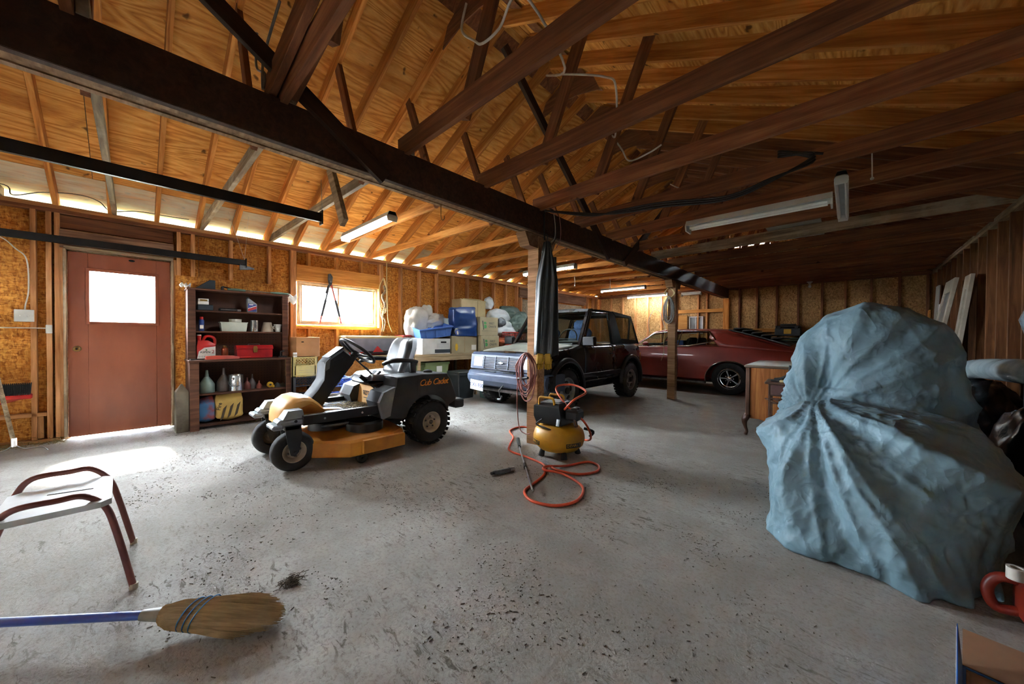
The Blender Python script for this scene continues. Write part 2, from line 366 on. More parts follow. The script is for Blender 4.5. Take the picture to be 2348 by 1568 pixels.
for y in (-1.1, -.70, -.60, -.545): lw_stud(y)
lw_stud(-.515, z1=DZ + .02); lw_stud(.365, z1=DZ + .02); lw_stud(.405)
for y in (.54, .93, 1.375, 1.66, 1.70): lw_stud(y)
lw_stud(3.06); lw_stud(3.10)
y = 3.48
while y < GY0: lw_stud(y); y += .405
for y in (GY0 - .02, GY1 + .03, GY1 + .25, GY1 + .6, 10.66): lw_stud(y)
# door head: weathered header board and a plain board above it
board('header', (xs + .03, -.53, 2.17), (xs + .03, .36, 2.17), .20, .03, 'header_weathered', WL); board('header', (xs - .02, -.53, 2.36), (xs - .02, .36, 2.36), .14, .03, 'lumber_dark', WL)
board('door_head_jamb', (xs + .02, -.50, DZ + .02), (xs + .02, .35, DZ + .02), .03, .12, 'lumber_grey', WL)
board('door_jamb', (xs + .02, -.495, .03), (xs + .02, -.495, DZ), .12, .02, 'lumber_grey', WL, up=(1, 0, 0)); board('door_jamb', (xs + .02, .345, .03), (xs + .02, .345, DZ), .12, .02, 'lumber_grey', WL, up=(1, 0, 0))
# window head, sill, cripples
board('header', (xs + .015, 1.72, 2.115), (xs + .015, 3.04, 2.115), .24, .06, 'header_wood', WL)
board('sill_board', (xs, 1.72, WZ0 - .045), (xs, 3.04, WZ0 - .045), .038, SD, 'header_wood', WL)
for y in (1.90, 2.32, 2.73): board('cripple_stud', (xs, y, 2.235), (xs, y, PB), SD, ST, 'header_wood', WL, up=(1, 0, 0))
for y in (1.90, 2.32, 2.73): board('cripple_stud', (xs, y, .04), (xs, y, WZ0 - .065), SD, ST, 'header_wood', WL, up=(1, 0, 0))
board('blocking', (xs, YF, .30), (xs, -.62, .30), .038, SD, 'lumber_wall', WL); board('blocking', (xs, -1.0, .05), (xs, -1.0, .28), SD, ST, 'lumber_wall', WL, up=(1, 0, 0)); board('blocking', (xs, -.66, .05), (xs, -.66, .28), SD, ST, 'lumber_wall', WL, up=(1, 0, 0))
panels(WL, 'x', XL - SD - .014, [YF - .1, -.60, .60, 1.67, 2.4, 3.48, 4.70, 5.92, GY0, 8.3, GY1, YB], [0, 2.44, PT + .02], [(DY0 - .02, DY1 + .02, 0, DZ + .02), (WY0, WY1, WZ0, WZ1), (GY0, GY1, 0, GZ)], 'osb_wall')
m = MB().box(0, .011, -.545, .545, -.82, .82); m.build('osb_panel', 'osb_wall', WL, loc=(XL + .001, .915, 1.07))
# large sliding door at the far end of the left wall
board('header', (XL - .02, GY0 - .1, 2.30), (XL - .02, GY1 + .12, 2.30), .26, .05, 'header_weathered', WL)
d2 = struct('door_2')
for k in range(5): MB().box(-.02, .02, GY0, GY1, 0, .42, .006).build('door_panel', 'lumber_grey', d2, loc=(XL - .10, 0, .01 + k * .424))
# --- entry door
d1 = struct('door_1'); dx = XL - .045
pm('door_brown', '#96553a', '#7d422b', 2.2, .42, bmp=.06, stretch=(1, 1, .4)); pm('brass_old', '#8d6b3c', '#5d4324', 12, .35, .9); flat('black_hole', '#050404', .9)
gy0, gy1, gz0, gz1 = -.335, .205, 1.275, 1.86
m = MB(); t = .022
m.box(-t, t, -.478, gy0, .02, 2.045, .003).box(-t, t, gy1, .328, .02, 2.045, .003).box(-t, t, gy0, gy1, .02, gz0, .003).box(-t, t, gy0, gy1, gz1, 2.045, .003); m.build('door_leaf', 'door_brown', d1, loc=(dx, 0, 0))
m = MB()
for q in ((gy0 - .02, gy0 + .012, gz0 - .02, gz1 + .02), (gy1 - .012, gy1 + .02, gz0 - .02, gz1 + .02)): m.box(t, t + .012, q[0], q[1], q[2], q[3], .003)
for q in ((gz0 - .02, gz0 + .012), (gz1 - .012, gz1 + .02)): m.box(t, t + .011, gy0, gy1, q[0], q[1], .003)
m.build('glazing_bead', 'door_brown', d1, loc=(dx, 0, 0)); MB().box(-.003, .003, gy0, gy1, gz0, gz1).build('pane', 'pane_glass', d1, loc=(dx, 0, 0))
k = MB().at((dx + t, -.415, .985), (0, D(90), 0)).lathe([(.03, 0), (.033, .004), (.02, .01), (.013, .018), (.013, .035), (.024, .042), (.03, .055), (.027, .068), (.012, .074), (.008, .07)], 18).build('door_knob', 'brass_old', d1, smooth=40)
MB().box(0, .01, -.004, .004, -.011, .011).build('keyhole', 'black_hole', d1, loc=(dx + t + .068, -.415, .985))
MB().at((dx + t + .001, .0, 2.01), (0, D(90), 0)).lathe([(.026, 0), (.026, .012), (.018, .016), (.008, .01)], 14, sx=.45).build('bolt_hole', 'black_hole', d1)
for a, c_, z0, z1 in ((-.52, -.468, 0, 2.09), (.318, .37, 0, 2.09), (-.52, .37, 2.03, 2.09)): MB().box(-.045, -.025, a, c_, z0, z1, .002).build('door_stop', 'lumber_grey', d1, loc=(dx, 0, 0))
# --- window
w1 = struct('window_1'); pm('window_frame', '#d9c3a0', '#b4966c', 7, .6, bmp=.1); m = MB(); x0, x1 = XL - .075, XL - .005
for q in ((WY0, WY0 + .035, WZ0, WZ1), (WY1 - .035, WY1, WZ0, WZ1)): m.box(x0, x1, *q, .004)
for q in ((WZ0, WZ0 + .03), (WZ1 - .03, WZ1)): m.box(x0, x1, WY0 + .034, WY1 - .034, *q, .004)
m.build('window_frame', 'window_frame', w1)
for i, (a, c, xx) in enumerate(((WY0 + .035, 2.36, XL - .035), (2.335, WY1 - .035, XL - .062))):
    m = MB(); z0, z1 = WZ0 + .03, WZ1 - .03
    m.box(xx - .011, xx + .011, a, a + .03, z0, z1, .002).box(xx - .011, xx + .011, c - .03, c, z0, z1, .002).box(xx - .011, xx + .011, a + .03, c - .03, z0, z0 + .03, .002).box(xx - .011, xx + .011, a + .03, c - .03, z1 - .03, z1, .002)
    s = m.build('sash', 'window_frame', w1); MB().box(xx - .002, xx + .002, a + .03, c - .03, z0 + .03, z1 - .03).build('pane', 'pane_glass', s)
# --- back wall with gable
WB = struct('wall_back'); ys = YB + SD / 2
xb = [-6.09, -5.68, -5.27, -4.86, -4.46, -4.05, -3.62, -3.05, -2.83, -2.07, -1.69, -1.29, -.88, -.46, -.07, .33, .74, 1.12]
SL = .45
def roof_z(x): return 2.51 + SL * (min(x - XL, XR - x))   # underside of the rafters
for x in xb:
    z1 = 2.30 if x < -2.4 and x > -6 else PB
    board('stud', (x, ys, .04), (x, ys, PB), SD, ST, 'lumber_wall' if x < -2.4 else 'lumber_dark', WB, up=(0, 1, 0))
for x in xb: board('gable_stud', (x, ys, PT), (x, ys, roof_z(x) + .05), SD, ST, 'lumber_dark', WB, up=(0, 1, 0))
for k, z in enumerate((PB + .019, PB + .058)): board('top_plate', (XL, ys, z), (XR, ys, z), .038, SD, 'lumber_dark', WB)
board('bottom_plate', (XL, ys, .02), (XR, ys, .02), .038, SD, 'lumber_dark', WB)
board('corner_post', (-2.36, ys - .02, 0), (-2.36, ys - .02, 2.2), .13, .13, 'lumber_warm', WB, up=(0, 1, 0))
board('rail', (-2.30, YB - .02, 1.36), (XR, YB - .02, 1.36), .09, .04, 'header_wood', WB); board('rail', (-3.55, YB - .02, 1.90), (-2.43, YB - .02, 1.90), .09, .04, 'header_wood', WB)
VX0, VX1, VZ0, VZ1 = -2.32, -1.45, 3.52, 3.75
panels(WB, 'y', YB + SD + .002, [XL - .1, -5.27, -4.05, -2.83, -1.69, -.46, .74, XR + .1], [0, 2.44], [(-3.28, -2.92, 1.28, 1.76)], 'osb_back')
# gable sheets follow the roof
gx = [XL - .1, -5.27, -4.05, -2.83, VX0, VX1, -.46, .74, XR + .1]
for i in range(len(gx) - 1):
    a, c = gx[i] + .001, gx[i + 1] - .001
    def poly(z0, top): 
        pts = [(a, z0), (c, z0), (c, top(c))]
        if a < XC < c: pts.append((XC, top(XC)))
        return pts + [(a, top(a))]
    top = lambda x: max(2.45, roof_z(max(XL, min(XR, x))) + .14)
    if i == 4:
        MB().prism([(a, 2.44), (c, 2.44), (c, VZ0), (a, VZ0)], 'y', YB + SD + .002, YB + SD + .014).build('osb_panel', 'osb_back', WB)
        MB().prism(poly(VZ1, top), 'y', YB + SD + .002, YB + SD + .014).build('osb_panel', 'osb_back', WB)
    else: MB().prism(poly(2.44, top), 'y', YB + SD + .002, YB + SD + .014).build('osb_panel', 'osb_back', WB)
for k in range(5): MB().at(((VX0 + VX1) / 2, YB + SD + .03, VZ0 + .02 + k * .047), (D(26), 0, 0)).box(-.43, .43, -.030, .030, -.004, .004).build('vent_slat', 'lumber_dark', WB)
# small window in the back wall
w2 = struct('window_2'); m = MB(); wx0, wx1, wz0, wz1 = -3.28, -2.92, 1.28, 1.76; pm('white_vinyl', '#d8d8d6', '#c2c0ba', 5, .5)
for q in ((wx0, wx0 + .03, wz0, wz1), (wx1 - .03, wx1, wz0, wz1), (wx0 + .03, wx1 - .03, wz1 - .03, wz1), (wx0 + .03, wx1 - .03, wz0, wz0 + .03), ((wx0 + wx1) / 2 - .012, (wx0 + wx1) / 2 + .012, wz0, wz1)): m.box(q[0], q[1], YB + .01, YB + .09, q[2], q[3], .003)
m.build('window_frame', 'white_vinyl', w2); pm('dusty_glass', '#8a8f94', '#6d6a62', 3, .25)
for a, c in ((wx0 + .03, (wx0 + wx1) / 2 - .012), ((wx0 + wx1) / 2 + .012, wx1 - .03)): MB().box(a, c, YB + .045, YB + .05, wz0 + .03, wz1 - .03).build('pane', 'dusty_glass', w2)
MB().box(-.12, .12, 0, .012, -.20, .20).build('plywood_patch', 'header_wood', WB, loc=(-3.44, YB - .014, 1.60))
# --- right wall
WR = struct('wall_right'); xr = XR + SD / 2
for z in (PB + .019, PB + .058): board('top_plate', (xr, YF, z), (xr, YB, z), .038, SD, 'lumber_grey', WR)
board('bottom_plate', (xr, YF, .02), (xr, YB, .02), .038, SD, 'lumber_dark', WR)
y = -1.2
while y < YB: board('stud', (xr, y, .04), (xr, y, PB), SD, ST, 'stud_right', WR, up=(1, 0, 0)); y += .405
y = YF
while y < YB:
    wd = .139; m = MB().box(0, .018, .002, wd - .004, 0, PT + .06, .003); m.build('plank', 'plank_right', WR, loc=(XR + SD + .001 + random.uniform(0, .004), y, 0)); y += wd
# --- front wall, behind the camera, with two overhead doors
WF = struct('wall_front')
for (a, c, z0, z1) in ((XL - .1, -5.93, 0, 2.6), (-3.33, -1.8, 0, 2.6), (.75, XR + .1, 0, 2.6), (-5.93, -3.33, 2.12, 2.6), (-1.8, .75, 2.12, 2.6)): MB().box(a, c, YF - .03, YF, z0, z1).build('osb_panel', 'osb_wall', WF)
MB().prism([(XL - .1, 2.6), (XR + .1, 2.6), (XC, 4.32)], 'y', YF - .03, YF).build('gable_panel', 'osb_wall', WF)
pm('door_white', '#c9c6bf', '#b5b1a8', 2, .6)
for n, (a, c) in enumerate(((-5.93, -3.33), (-1.8, .75))):
    dd = struct('door_%d' % (3 + n))
    for k in range(4):
        z0 = .02 + k * .525
        if False:
            if k == 3: MB().box(a, c, YF - .06, YF - .03, 1.74, z0 + .52, .005).build('door_panel', 'door_white', dd)
            else:
                MB().box(a, c, YF - .06, YF - .03, z0, 1.36, .005).build('door_panel', 'door_white', dd)
                for j in range(4): MB().box(a + .02 + j * .64, a + .06 + j * .64, YF - .06, YF - .03, 1.36, 1.74, .005).build('door_stile', 'door_white', dd)
                MB().box(c - .06, c - .02, YF - .06, YF - .03, 1.36, 1.74, .005).build('door_stile', 'door_white', dd); MB().box(a, c, YF - .048, YF - .042, 1.36, 1.74).build('pane', 'pane_glass', dd)
        else: MB().box(a, c, YF - .06, YF - .03, z0, z0 + .52, .005).build('door_panel', 'door_white', dd)
# --- roof: rafters, ties, webs, gussets, sheathing
CE = struct('ceiling'); RH = .14
T0, TS = .586, .76
rows = [(XL - .45, 2.51 - SL * .45), ]
n = 0
for k in range(-5, 27):
    yy = T0 + .38 * k; yy += random.uniform(-.012, .012)
    if yy > YB - .03 or yy < YF + .03: continue
    mt = 'lumber_warm'
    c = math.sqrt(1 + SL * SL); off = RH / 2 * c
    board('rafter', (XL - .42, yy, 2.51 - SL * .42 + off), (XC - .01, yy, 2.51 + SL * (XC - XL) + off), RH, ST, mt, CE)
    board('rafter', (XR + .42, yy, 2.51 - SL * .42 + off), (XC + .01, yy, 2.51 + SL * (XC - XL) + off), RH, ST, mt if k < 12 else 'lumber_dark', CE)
for k in range(-2, 14):
    yt = T0 + TS * k
    if yt > YB - .1: break
    yc = yt + .04; rm = random.uniform
    board('tie', (XL - .05, yc, 2.56 + rm(-.01, .01)), (-2.30, yc, 2.50 + rm(-.01, .01)), .089, ST, 'lumber_grey' if k < 2 else 'lumber_warm', CE)
    # the right-hand ties dip onto the beam
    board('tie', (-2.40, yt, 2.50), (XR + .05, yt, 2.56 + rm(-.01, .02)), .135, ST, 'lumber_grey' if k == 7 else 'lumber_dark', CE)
    board('web', (-1.72, yt + .04, 2.46), (-1.18, yt + .04, 3.70), .089, ST, 'lumber_dark', CE, up=(1, 0, 0))
    board('web', (-3.02, yt + .005, 2.46), (-3.58, yt + .005, 3.74), .089, ST, 'lumber_dark', CE, up=(1, 0, 0))
    z = roof_z(XC)
    MB().prism([(XC - .34, z - .34 * SL + .10), (XC - .42, z - .42 * SL - .04), (XC - .12, z - .16), (XC + .12, z - .16), (XC + .42, z - .42 * SL - .04), (XC + .34, z - .34 * SL + .10), (XC, z + .12)], 'y', yt - .033, yt - .021).build('gusset', 'lumber_dark', CE)
for xx in (XL - .46, XR + .46): board('fascia', (xx, YF - .1, 2.36), (xx, YB + .15, 2.36), .19, .02, 'lumber_grey', CE)
for (y0, z0, y1, z1) in ((-.62, 3.35, 1.17, 2.20), (2.30, 3.75, 4.26, 2.19), (6.55, 3.60, 4.68, 2.17)):
    board('brace', (-2.285, y0, z0), (-2.285, y1, z1), .089, ST, 'beam_wood', CE)
sh = 2.51 + RH * math.sqrt(1 + SL * SL)                 # sheathing plane height over the left wall face
Ls = math.hypot(XC - XL + .45, SL * (XC - XL + .45)); ang = math.atan(SL)
for side in (0, 1):
    s = 0; r = 0
    while s < Ls - .01:
        wdt = min(.80 if r == 0 else 1.215, Ls - s); y = YF - .1 - (1.22 if r % 2 else 0)
        while y < YB + .15:
            y1 = min(y + 2.438, YB + .15)
            yy0 = max(y, YF - .1)
            if y1 - yy0 > .05:
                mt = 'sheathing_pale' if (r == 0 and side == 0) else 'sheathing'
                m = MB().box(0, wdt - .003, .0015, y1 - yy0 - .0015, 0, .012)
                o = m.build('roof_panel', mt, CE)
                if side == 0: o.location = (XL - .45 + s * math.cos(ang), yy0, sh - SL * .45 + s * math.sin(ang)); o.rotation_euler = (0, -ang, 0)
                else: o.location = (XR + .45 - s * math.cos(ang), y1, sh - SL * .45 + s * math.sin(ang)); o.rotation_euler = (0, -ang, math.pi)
            y += 2.44
        s += wdt; r += 1
MB().prism([(XC - .25, 2.51 + SL * 3.4 + .13), (XC, 2.51 + SL * 3.654 + .20), (XC + .25, 2.51 + SL * 3.4 + .13), (XC, 2.51 + SL * 3.654 + .172)], 'y', YF - .12, YB + .17).build('ridge_cap', 'lumber_dark', CE)
# --- beam and posts
bm_ = thing('support_beam', 'dark laminated timber beam running the length of the roof over the posts', 'beam', (-2.39, 0, 2.213))
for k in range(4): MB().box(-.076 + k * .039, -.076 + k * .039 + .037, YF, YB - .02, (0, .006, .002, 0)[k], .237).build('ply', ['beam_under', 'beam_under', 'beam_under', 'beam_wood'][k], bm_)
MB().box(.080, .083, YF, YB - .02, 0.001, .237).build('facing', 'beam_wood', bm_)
p1 = thing('support_post', 'square timber post carrying coiled pink cord and a dark jacket', 'post', (-2.47, 3.0, 0), D(6))
MB().box(-.068, .068, -.068, .068, 0, 2.213, .004).build('shaft', 'post_wood', p1); MB().prism([(-.30, .13), (.30, .13), (.22, 0), (-.22, 0)], 'x', -.06, .06).build('cap_block', 'post_wood', p1, loc=(0, 0, 2.083))
p2 = thing('support_post', 'square timber post standing in front of the red car', 'post', (-2.43, 7.0, 0), D(3))
MB().box(-.068, .068, -.068, .068, 0, 2.213, .004).build('shaft', 'post_wood', p2); MB().prism([(-.30, .13), (.30, .13), (.22, 0), (-.22, 0)], 'x', -.06, .06).build('cap_block', 'post_wood', p2, loc=(0, 0, 2.083))
# ------------------------------------------------------------------ shared materials for the things
pm('charcoal_plastic', '#34373a', '#26282b', 5, .62, bmp=.05, spec=.35); pm('black_plastic', '#17181a', '#0e0f10', 8, .42); pm('black_rubber', '#1d1d1e', '#101011', 20, .8, bmp=.2); pm('dusty_rubber', '#3a3a3a', '#1c1c1d', 6, .85, bmp=.2)
pm('grey_plastic', '#7f858b', '#646a70', 6, .5); pm('mower_yellow', '#d08b2c', '#a8661a', 4, .5, bmp=.08); pm('mower_pale', '#dca75a', '#c48a3c', 3, .55); pm('rim_beige', '#b9ae9a', '#9a8f7c', 9, .5); pm('vinyl_black', '#23262a', '#17191c', 5, .33, spec=.6)
pm('steel', '#b9bcbf', '#8d9093', 12, .28, .95); pm('steel_dull', '#7b7d7e', '#56585a', 14, .5, .8); pm('chrome', '#e0e2e4', '#c9ccd0', 5, .12, 1.0); flat('orange_print', '#e08a28', .5); pm('dead_grass', '#9a8654', '#5f4d2c', 30, .9)
def wheel(name, parent, c, r, w, rim_r, tire='black_rubber', rim='rim_beige', tread=0, side=1, dish=.03, bolts=5, prof=None):
    """tyre with its rim as sub-part; axle along x, side = +1 when the outer face looks to +x"""
    cx, cy, cz = c; h = w / 2; e = min(.3 * h, .035)
    p = [(rim_r, -h * .80), (rim_r + .01, -h * .92), (r * .80, -h), (r - e * .9, -h * .93), (r - e * .25, -h * .72), (r, -h * .4), (r, h * .4), (r - e * .25, h * .72), (r - e * .9, h * .93), (r * .80, h), (rim_r + .01, h * .92), (rim_r, h * .80)]
    m = MB().lathe(p, 40, 'x', c, cap=False); m.loft([[(cx + s, cy + rim_r * math.cos(a), cz + rim_r * math.sin(a)) for a in [2 * math.pi * j / 40 for j in range(40)]] for s in (-h * .8, h * .8)], cap=(False, False))
    if tread:
        for i in range(tread):
            for k in (-1, 0, 1):
                a = 2 * math.pi * (i + (.5 if k == 0 else 0)) / tread
                m.at((cx, cy + (r + .002) * math.cos(a), cz + (r + .002) * math.sin(a)), (a, 0, 0)); wd = w * .28
                m.box(k * w * .32 - wd / 2, k * w * .32 + wd / 2, -.006, .007, -math.pi * r / tread * .62, math.pi * r / tread * .62)
        m.at()
    o = m.build(name, tire, parent, smooth=35)
    s = side; m = MB()
    pr = [(rim_r + .012, s * h * .86), (rim_r, s * h * .9), (rim_r - .012, s * h * .8), (rim_r - .03, s * (h * .8 - dish)), (rim_r * .45, s * (h * .8 - dish)), (rim_r * .36, s * (h * .8 - dish * .4)), (rim_r * .12, s * (h * .8 - dish * .35)), (.004, s * (h * .8 - dish * .35))]
    m.lathe(prof or pr, 32, 'x', c, cap=False); m.build('rim', rim, o, smooth=35)
    for i in range(bolts):
        a = 2 * math.pi * i / bolts + .3; MB().lathe([(.009, s * (h * .8 - dish)), (.009, s * (h * .8 - dish + .012)), (.004, s * (h * .8 - dish + .016))], 7, 'x', (cx, cy + rim_r * .55 * math.cos(a), cz + rim_r * .55 * math.sin(a))).build('lug_nut', 'steel_dull', o)
    b = MB(); b.lathe([(rim_r * .2, s * (h * .8 - dish * .35)), (rim_r * .2, s * (h * .8)), (rim_r * .1, s * (h * .8 + .012))], 14, 'x', c); b.build('hub', 'steel_dull', o, smooth=35)
    return o
# ------------------------------------------------------------------ riding mower (front looks to -y)
MW = thing('riding_mower', 'black and yellow riding mower with steering wheel parked before the shelf', 'lawn mower', (-3.75, 1.5, 0))
for s in (1, -1):
    wheel('rear_wheel', MW, (s * .44, .68, .235), .228, .21, .105, 'black_rubber', 'rim_beige', 26, s, .03)
    wheel('front_wheel', MW, (s * .325, -.57, .168), .165, .125, .085, 'dusty_rubber', 'rim_beige', 0, s, .02, 4)
    m = MB().prism([(-.075, .40), (.045, .40), (.055, .30), (.03, .17), (0, .135), (-.03, .15), (-.055, .26)], 'x', s * .325 + .072, s * .325 + .082); m.prism([(-.075, .40), (.045, .40), (.055, .30), (.03, .17), (0, .135), (-.03, .15), (-.055, .26)], 'x', s * .325 - .082, s * .325 - .072)
    m.box(s * .325 - .082, s * .325 + .082, -.075, .045, .355, .40, .008); m.at((s * .325, 0, .168), (0, D(90), 0)).lathe([(.012, -.1), (.012, .1)], 10)
    m.build('caster_fork', 'charcoal_plastic', MW, loc=(0, -.575, 0))
    m = MB(); m.box(s * .325 - .085, s * .325 + .085, -.70, -.50, .385, .45, .02); m.loft([[(s * .325 + x, y, z) for x, y in ((-.075, -.66), (.075, -.66), (.075, -.50), (-.075, -.50))] for z, in ((.45,),)] + [[(s * .325 + x * .8, y * 1.0 - .0, .515) for x, y in ((-.07, -.62), (.07, -.62), (.07, -.51), (-.07, -.51))]])
    m.box(s * .325 - .10, s * .325 + .10, -.74, -.66, .375, .415, .012); m.build('caster_cap', 'grey_plastic', MW, smooth=25)
    MB().at((s * .325 + .087 * s, -.57, .43), (0, D(90), 0)).lathe([(.012, -.004), (.012, .004)], 10).build('bolt', 'black_plastic', MW)
    # frame rail
    MB().box(s * .40 - .025, s * .40 + .025, -.52, .16, .385, .47, .006).build('frame_rail', 'black_plastic', MW)
    for yy in (-.35, -.02): MB().at((s * .427, yy, .425), (0, D(90), 0)).lathe([(.009, 0), (.009, s * .006)], 10).build('bolt', 'steel', MW)
# rear fenders with the wheel arch cut out
def fender(s):
    arch = [(.68 + .285 * math.cos(a), .235 + .285 * math.sin(a)) for a in [math.radians(q) for q in range(20, 166, 9)]]
    out = [(.16, .34), (.12, .50), (.165, .595), (.29, .64), (.30, .735), (.60, .75), (.93, .735), (.985, .66), (1.06, .47), (1.05, .42), (.96, .38)] + arch + [(.38, .30)]
    x0, x1 = s * .20, s * .475
    m = MB(); n = len(out); cen = (.6, .55)
    rings = []
    for x, k in ((x0, 1), (s * .44, 1), (s * .465, .985), (x1, .955)): rings.append([(x, cen[0] + (q[0] - cen[0]) * k, cen[1] + (q[1] - cen[1]) * k) for q in out])
    m.loft(rings); o = m.build('rear_fender', 'charcoal_plastic', MW, smooth=32)
    MB().box(s * .474, s * .478, .555, .575, .52, .70).build('fender_seam', 'black_plastic', o)
    MB().prism([(.16, .34), (.12, .50), (.165, .595), (.29, .64), (.26, .50), (.235, .36)], 'x', s * .44, s * .485).build('front_corner', 'grey_plastic', o)
    return o
fn = fender(1); fender(-1)
text('brand_lettering', 'Cub Cadet', .092, 'orange_print', fn, (.4765, .745, .652), (D(90), 0, D(90)), .35, .001, offset=.001, spacing=.9)
MB().box(-.20, .20, .62, 1.02, .40, .69, .03).build('rear_cowl', 'charcoal_plastic', MW); MB().box(-.50, .50, 1.02, 1.15, .33, .43, .015).build('rear_bumper', 'charcoal_plastic', MW)
m = MB()
for k in range(5): m.box(-.18 + k * .075, -.14 + k * .075, .60, .98, .69, .715, .006)
m.tube([(-.1, .70, .715), (0, .76, .745), (.12, .72, .73), (.16, .62, .715)], .012, 8); m.build('engine_shroud', 'black_plastic', MW); MB().lathe([(.05, .71), (.055, .73), (.05, .76), (.03, .77)], 16, c=(.30, .78, 0)).build('fuel_cap', 'black_plastic', MW, smooth=40)
# seat box with the model lettering
sb = MB().prism([(.20, .40), (.23, .62), (.62, .62), (.62, .40)], 'x', -.195, .195).build('seat_box', 'mower_pale', MW)
text('model_lettering', 'RZT SX', .075, 'charcoal_plastic', sb, (.05, .212, .535), (D(98), 0, 0), .15, .001)
MB().box(-.05, .15, .2055, .207, .484, .490).build('model_underline', 'charcoal_plastic', sb)
MB().box(-.15, .15, .26, .56, .625, .655, .008).tube([(-.16, .3, .64), (.16, .3, .64)], .012, 8).build('seat_slide', 'steel_dull', MW)
# seat
def seat_c(u, v):
    x = (u - .5) * .50; y = .13 + v * .46; e = min(1, min(u, 1 - u) * 7) * min(1, min(v, 1 - v) * 7); side = abs(u - .5) * 2
    return (x * (1 - .04 * (1 - e)), y, .665 + .075 * math.sqrt(max(0, e)) + .028 * side ** 2 - .012 * math.sin(v * math.pi) + (.02 if v < .15 else 0) * e)
m = MB().grid(seat_c, 22, 20); m.box(-.235, .235, .15, .58, .645, .672, .012); m.build('seat_cushion', 'vinyl_black', MW, smooth=60)
def seat_b(u, v):
    x = (u - .5) * (.46 - .10 * max(0, v - .72) / .28); e = min(1, min(u, 1 - u) * 8) * min(1, min(v, 1 - v) * 8)
    return (x, .545 + v * .15 - .06 * math.sqrt(max(0, e)) + .03 * (1 - abs(u - .5) * 2) ** .7 - .03, .70 + v * .43)
m = MB().grid(seat_b, 20, 20); m.grid(lambda u, v: (seat_b(u, v)[0] * .99, .575 + v * .15, .70 + v * .43), 8, 8); m.build('seat_back', 'vinyl_black', MW, smooth=60)
for s in (1, -1):
    m = MB().tube(curve_pts([(s * .275, .66, .865), (s * .275, .52, .885), (s * .275, .36, .885), (s * .275, .26, .855)], 5), [.022 + .012 * math.sin(math.pi * i / 15) for i in range(16)], 10, flat=.75); m.build('armrest', 'vinyl_black', MW, smooth=60)
    MB().box(s * .255, s * .295, .57, .64, .66, .88, .008).build('armrest_bracket', 'black_plastic', MW)
# steering tower leaning back, wheel, column
m = MB(); prof = [(-.46, .47), (-.30, .66), (-.245, .75), (-.235, .89), (-.185, .945), (-.07, 1.025), (.0, .97), (.03, .90), (-.05, .80), (-.16, .66), (-.30, .45)]
m.loft([[(x, q[0] * 1, q[1] - (.03 if abs(x) > .08 else 0)) for q in prof] for x in (-.115, -.075, .075, .115)]); tw = m.build('steering_tower', 'charcoal_plastic', MW, smooth=30)
MB().prism([(-.245, .80), (-.235, .89), (-.19, .94), (-.20, .83)], 'x', .112, .119).build('side_trim', 'grey_plastic', tw); MB().prism([(-.17, .80), (-.16, .90), (-.07, .93), (-.10, .82)], 'x', .10, .117).build('side_pocket', 'black_plastic', tw)
MB().prism([(-.20, .935), (-.06, 1.035), (-.05, 1.02), (-.19, .92)], 'x', -.09, .09).build('dash_visor', 'black_plastic', tw)
sw = MB(); cw = Vector((0, .12, .985)); nrm = Vector((0, .63, .78)).normalized(); u1 = Vector((1, 0, 0)); u2 = nrm.cross(u1)
sw.tube([cw + (u1 * math.cos(a) + u2 * math.sin(a)) * .195 for a in [2 * math.pi * i / 36 for i in range(36)]], .016, 10, loop=True)
for a in (.5, math.pi - .5, -math.pi / 2): sw.tube([cw - nrm * .03, cw - nrm * .02 + (u1 * math.cos(a) + u2 * math.sin(a)) * .1, cw + (u1 * math.cos(a) + u2 * math.sin(a)) * .195], [.03, .022, .014], 8, flat=.6)
sw.tube([cw - nrm * .015, cw - nrm * .06], [.045, .04], 14); sw.build('steering_wheel', 'black_plastic', MW, smooth=45); MB().tube([cw - nrm * .05, cw - nrm * .26], [.034, .045], 14).build('steering_column', 'black_plastic', MW, smooth=40)
for x in (.05, .12): MB().at((x, .26, .735), (D(-50), 0, D(8))).box(-.035, .035, -.012, .012, -.06, .06, .01).build('control_pad', 'black_plastic', MW)
MB().tube([(.05, .27, .70), (.0, .22, .80), (-.05, .12, .90), (.12, .27, .70)], .008, 7).build('control_cable', 'black_plastic', MW, smooth=60)
m = MB().tube([(.17, .30, .55), (.17, .12, .70)], .014, 8); m.build('deck_lift_lever', 'steel_dull', MW); MB().tube([(.17, .15, .675), (.17, .07, .745)], [.022, .02], 10).build('lever_grip', 'black_plastic', MW, smooth=60)
MB().tube(curve_pts([(.20, .22, .44), (.21, .20, .58), (.20, .26, .64), (.14, .30, .64)], 5), .011, 8).build('grab_rail', 'steel_dull', MW, smooth=60)
# nose, floor pan, deck
m = MB(); m.loft([[(x_, y_, z_) for x_, z_ in ((-w_, .36), (-w_, zt - .035), (-w_ + .025, zt - .008), (-w_ * .5, zt), (w_ * .5, zt), (w_ - .025, zt - .008), (w_, zt - .035), (w_, .36))] for y_, w_, zt in ((-.635, .16, .45), (-.62, .19, .50), (-.58, .215, .555), (-.52, .23, .59), (-.45, .235, .60), (-.38, .23, .58), (-.32, .215, .53), (-.27, .20, .47))]); m.build('nose_cowl', 'mower_pale', MW, smooth=40)
MB().prism([(-.29, .47), (-.40, .53), (-.50, .50), (-.50, .45), (-.12, .45)], 'x', .155, .235).build('nose_side', 'mower_yellow', MW); MB().prism([(-.29, .47), (-.40, .53), (-.50, .50), (-.50, .45), (-.12, .45)], 'x', -.235, -.155).build('nose_side', 'mower_yellow', MW)
pm('pan_black', '#26282a', '#191a1c', 9, .9); MB().box(-.375, .375, -.30, .22, .405, .425, .004).build('floor_pan', 'pan_black', MW)
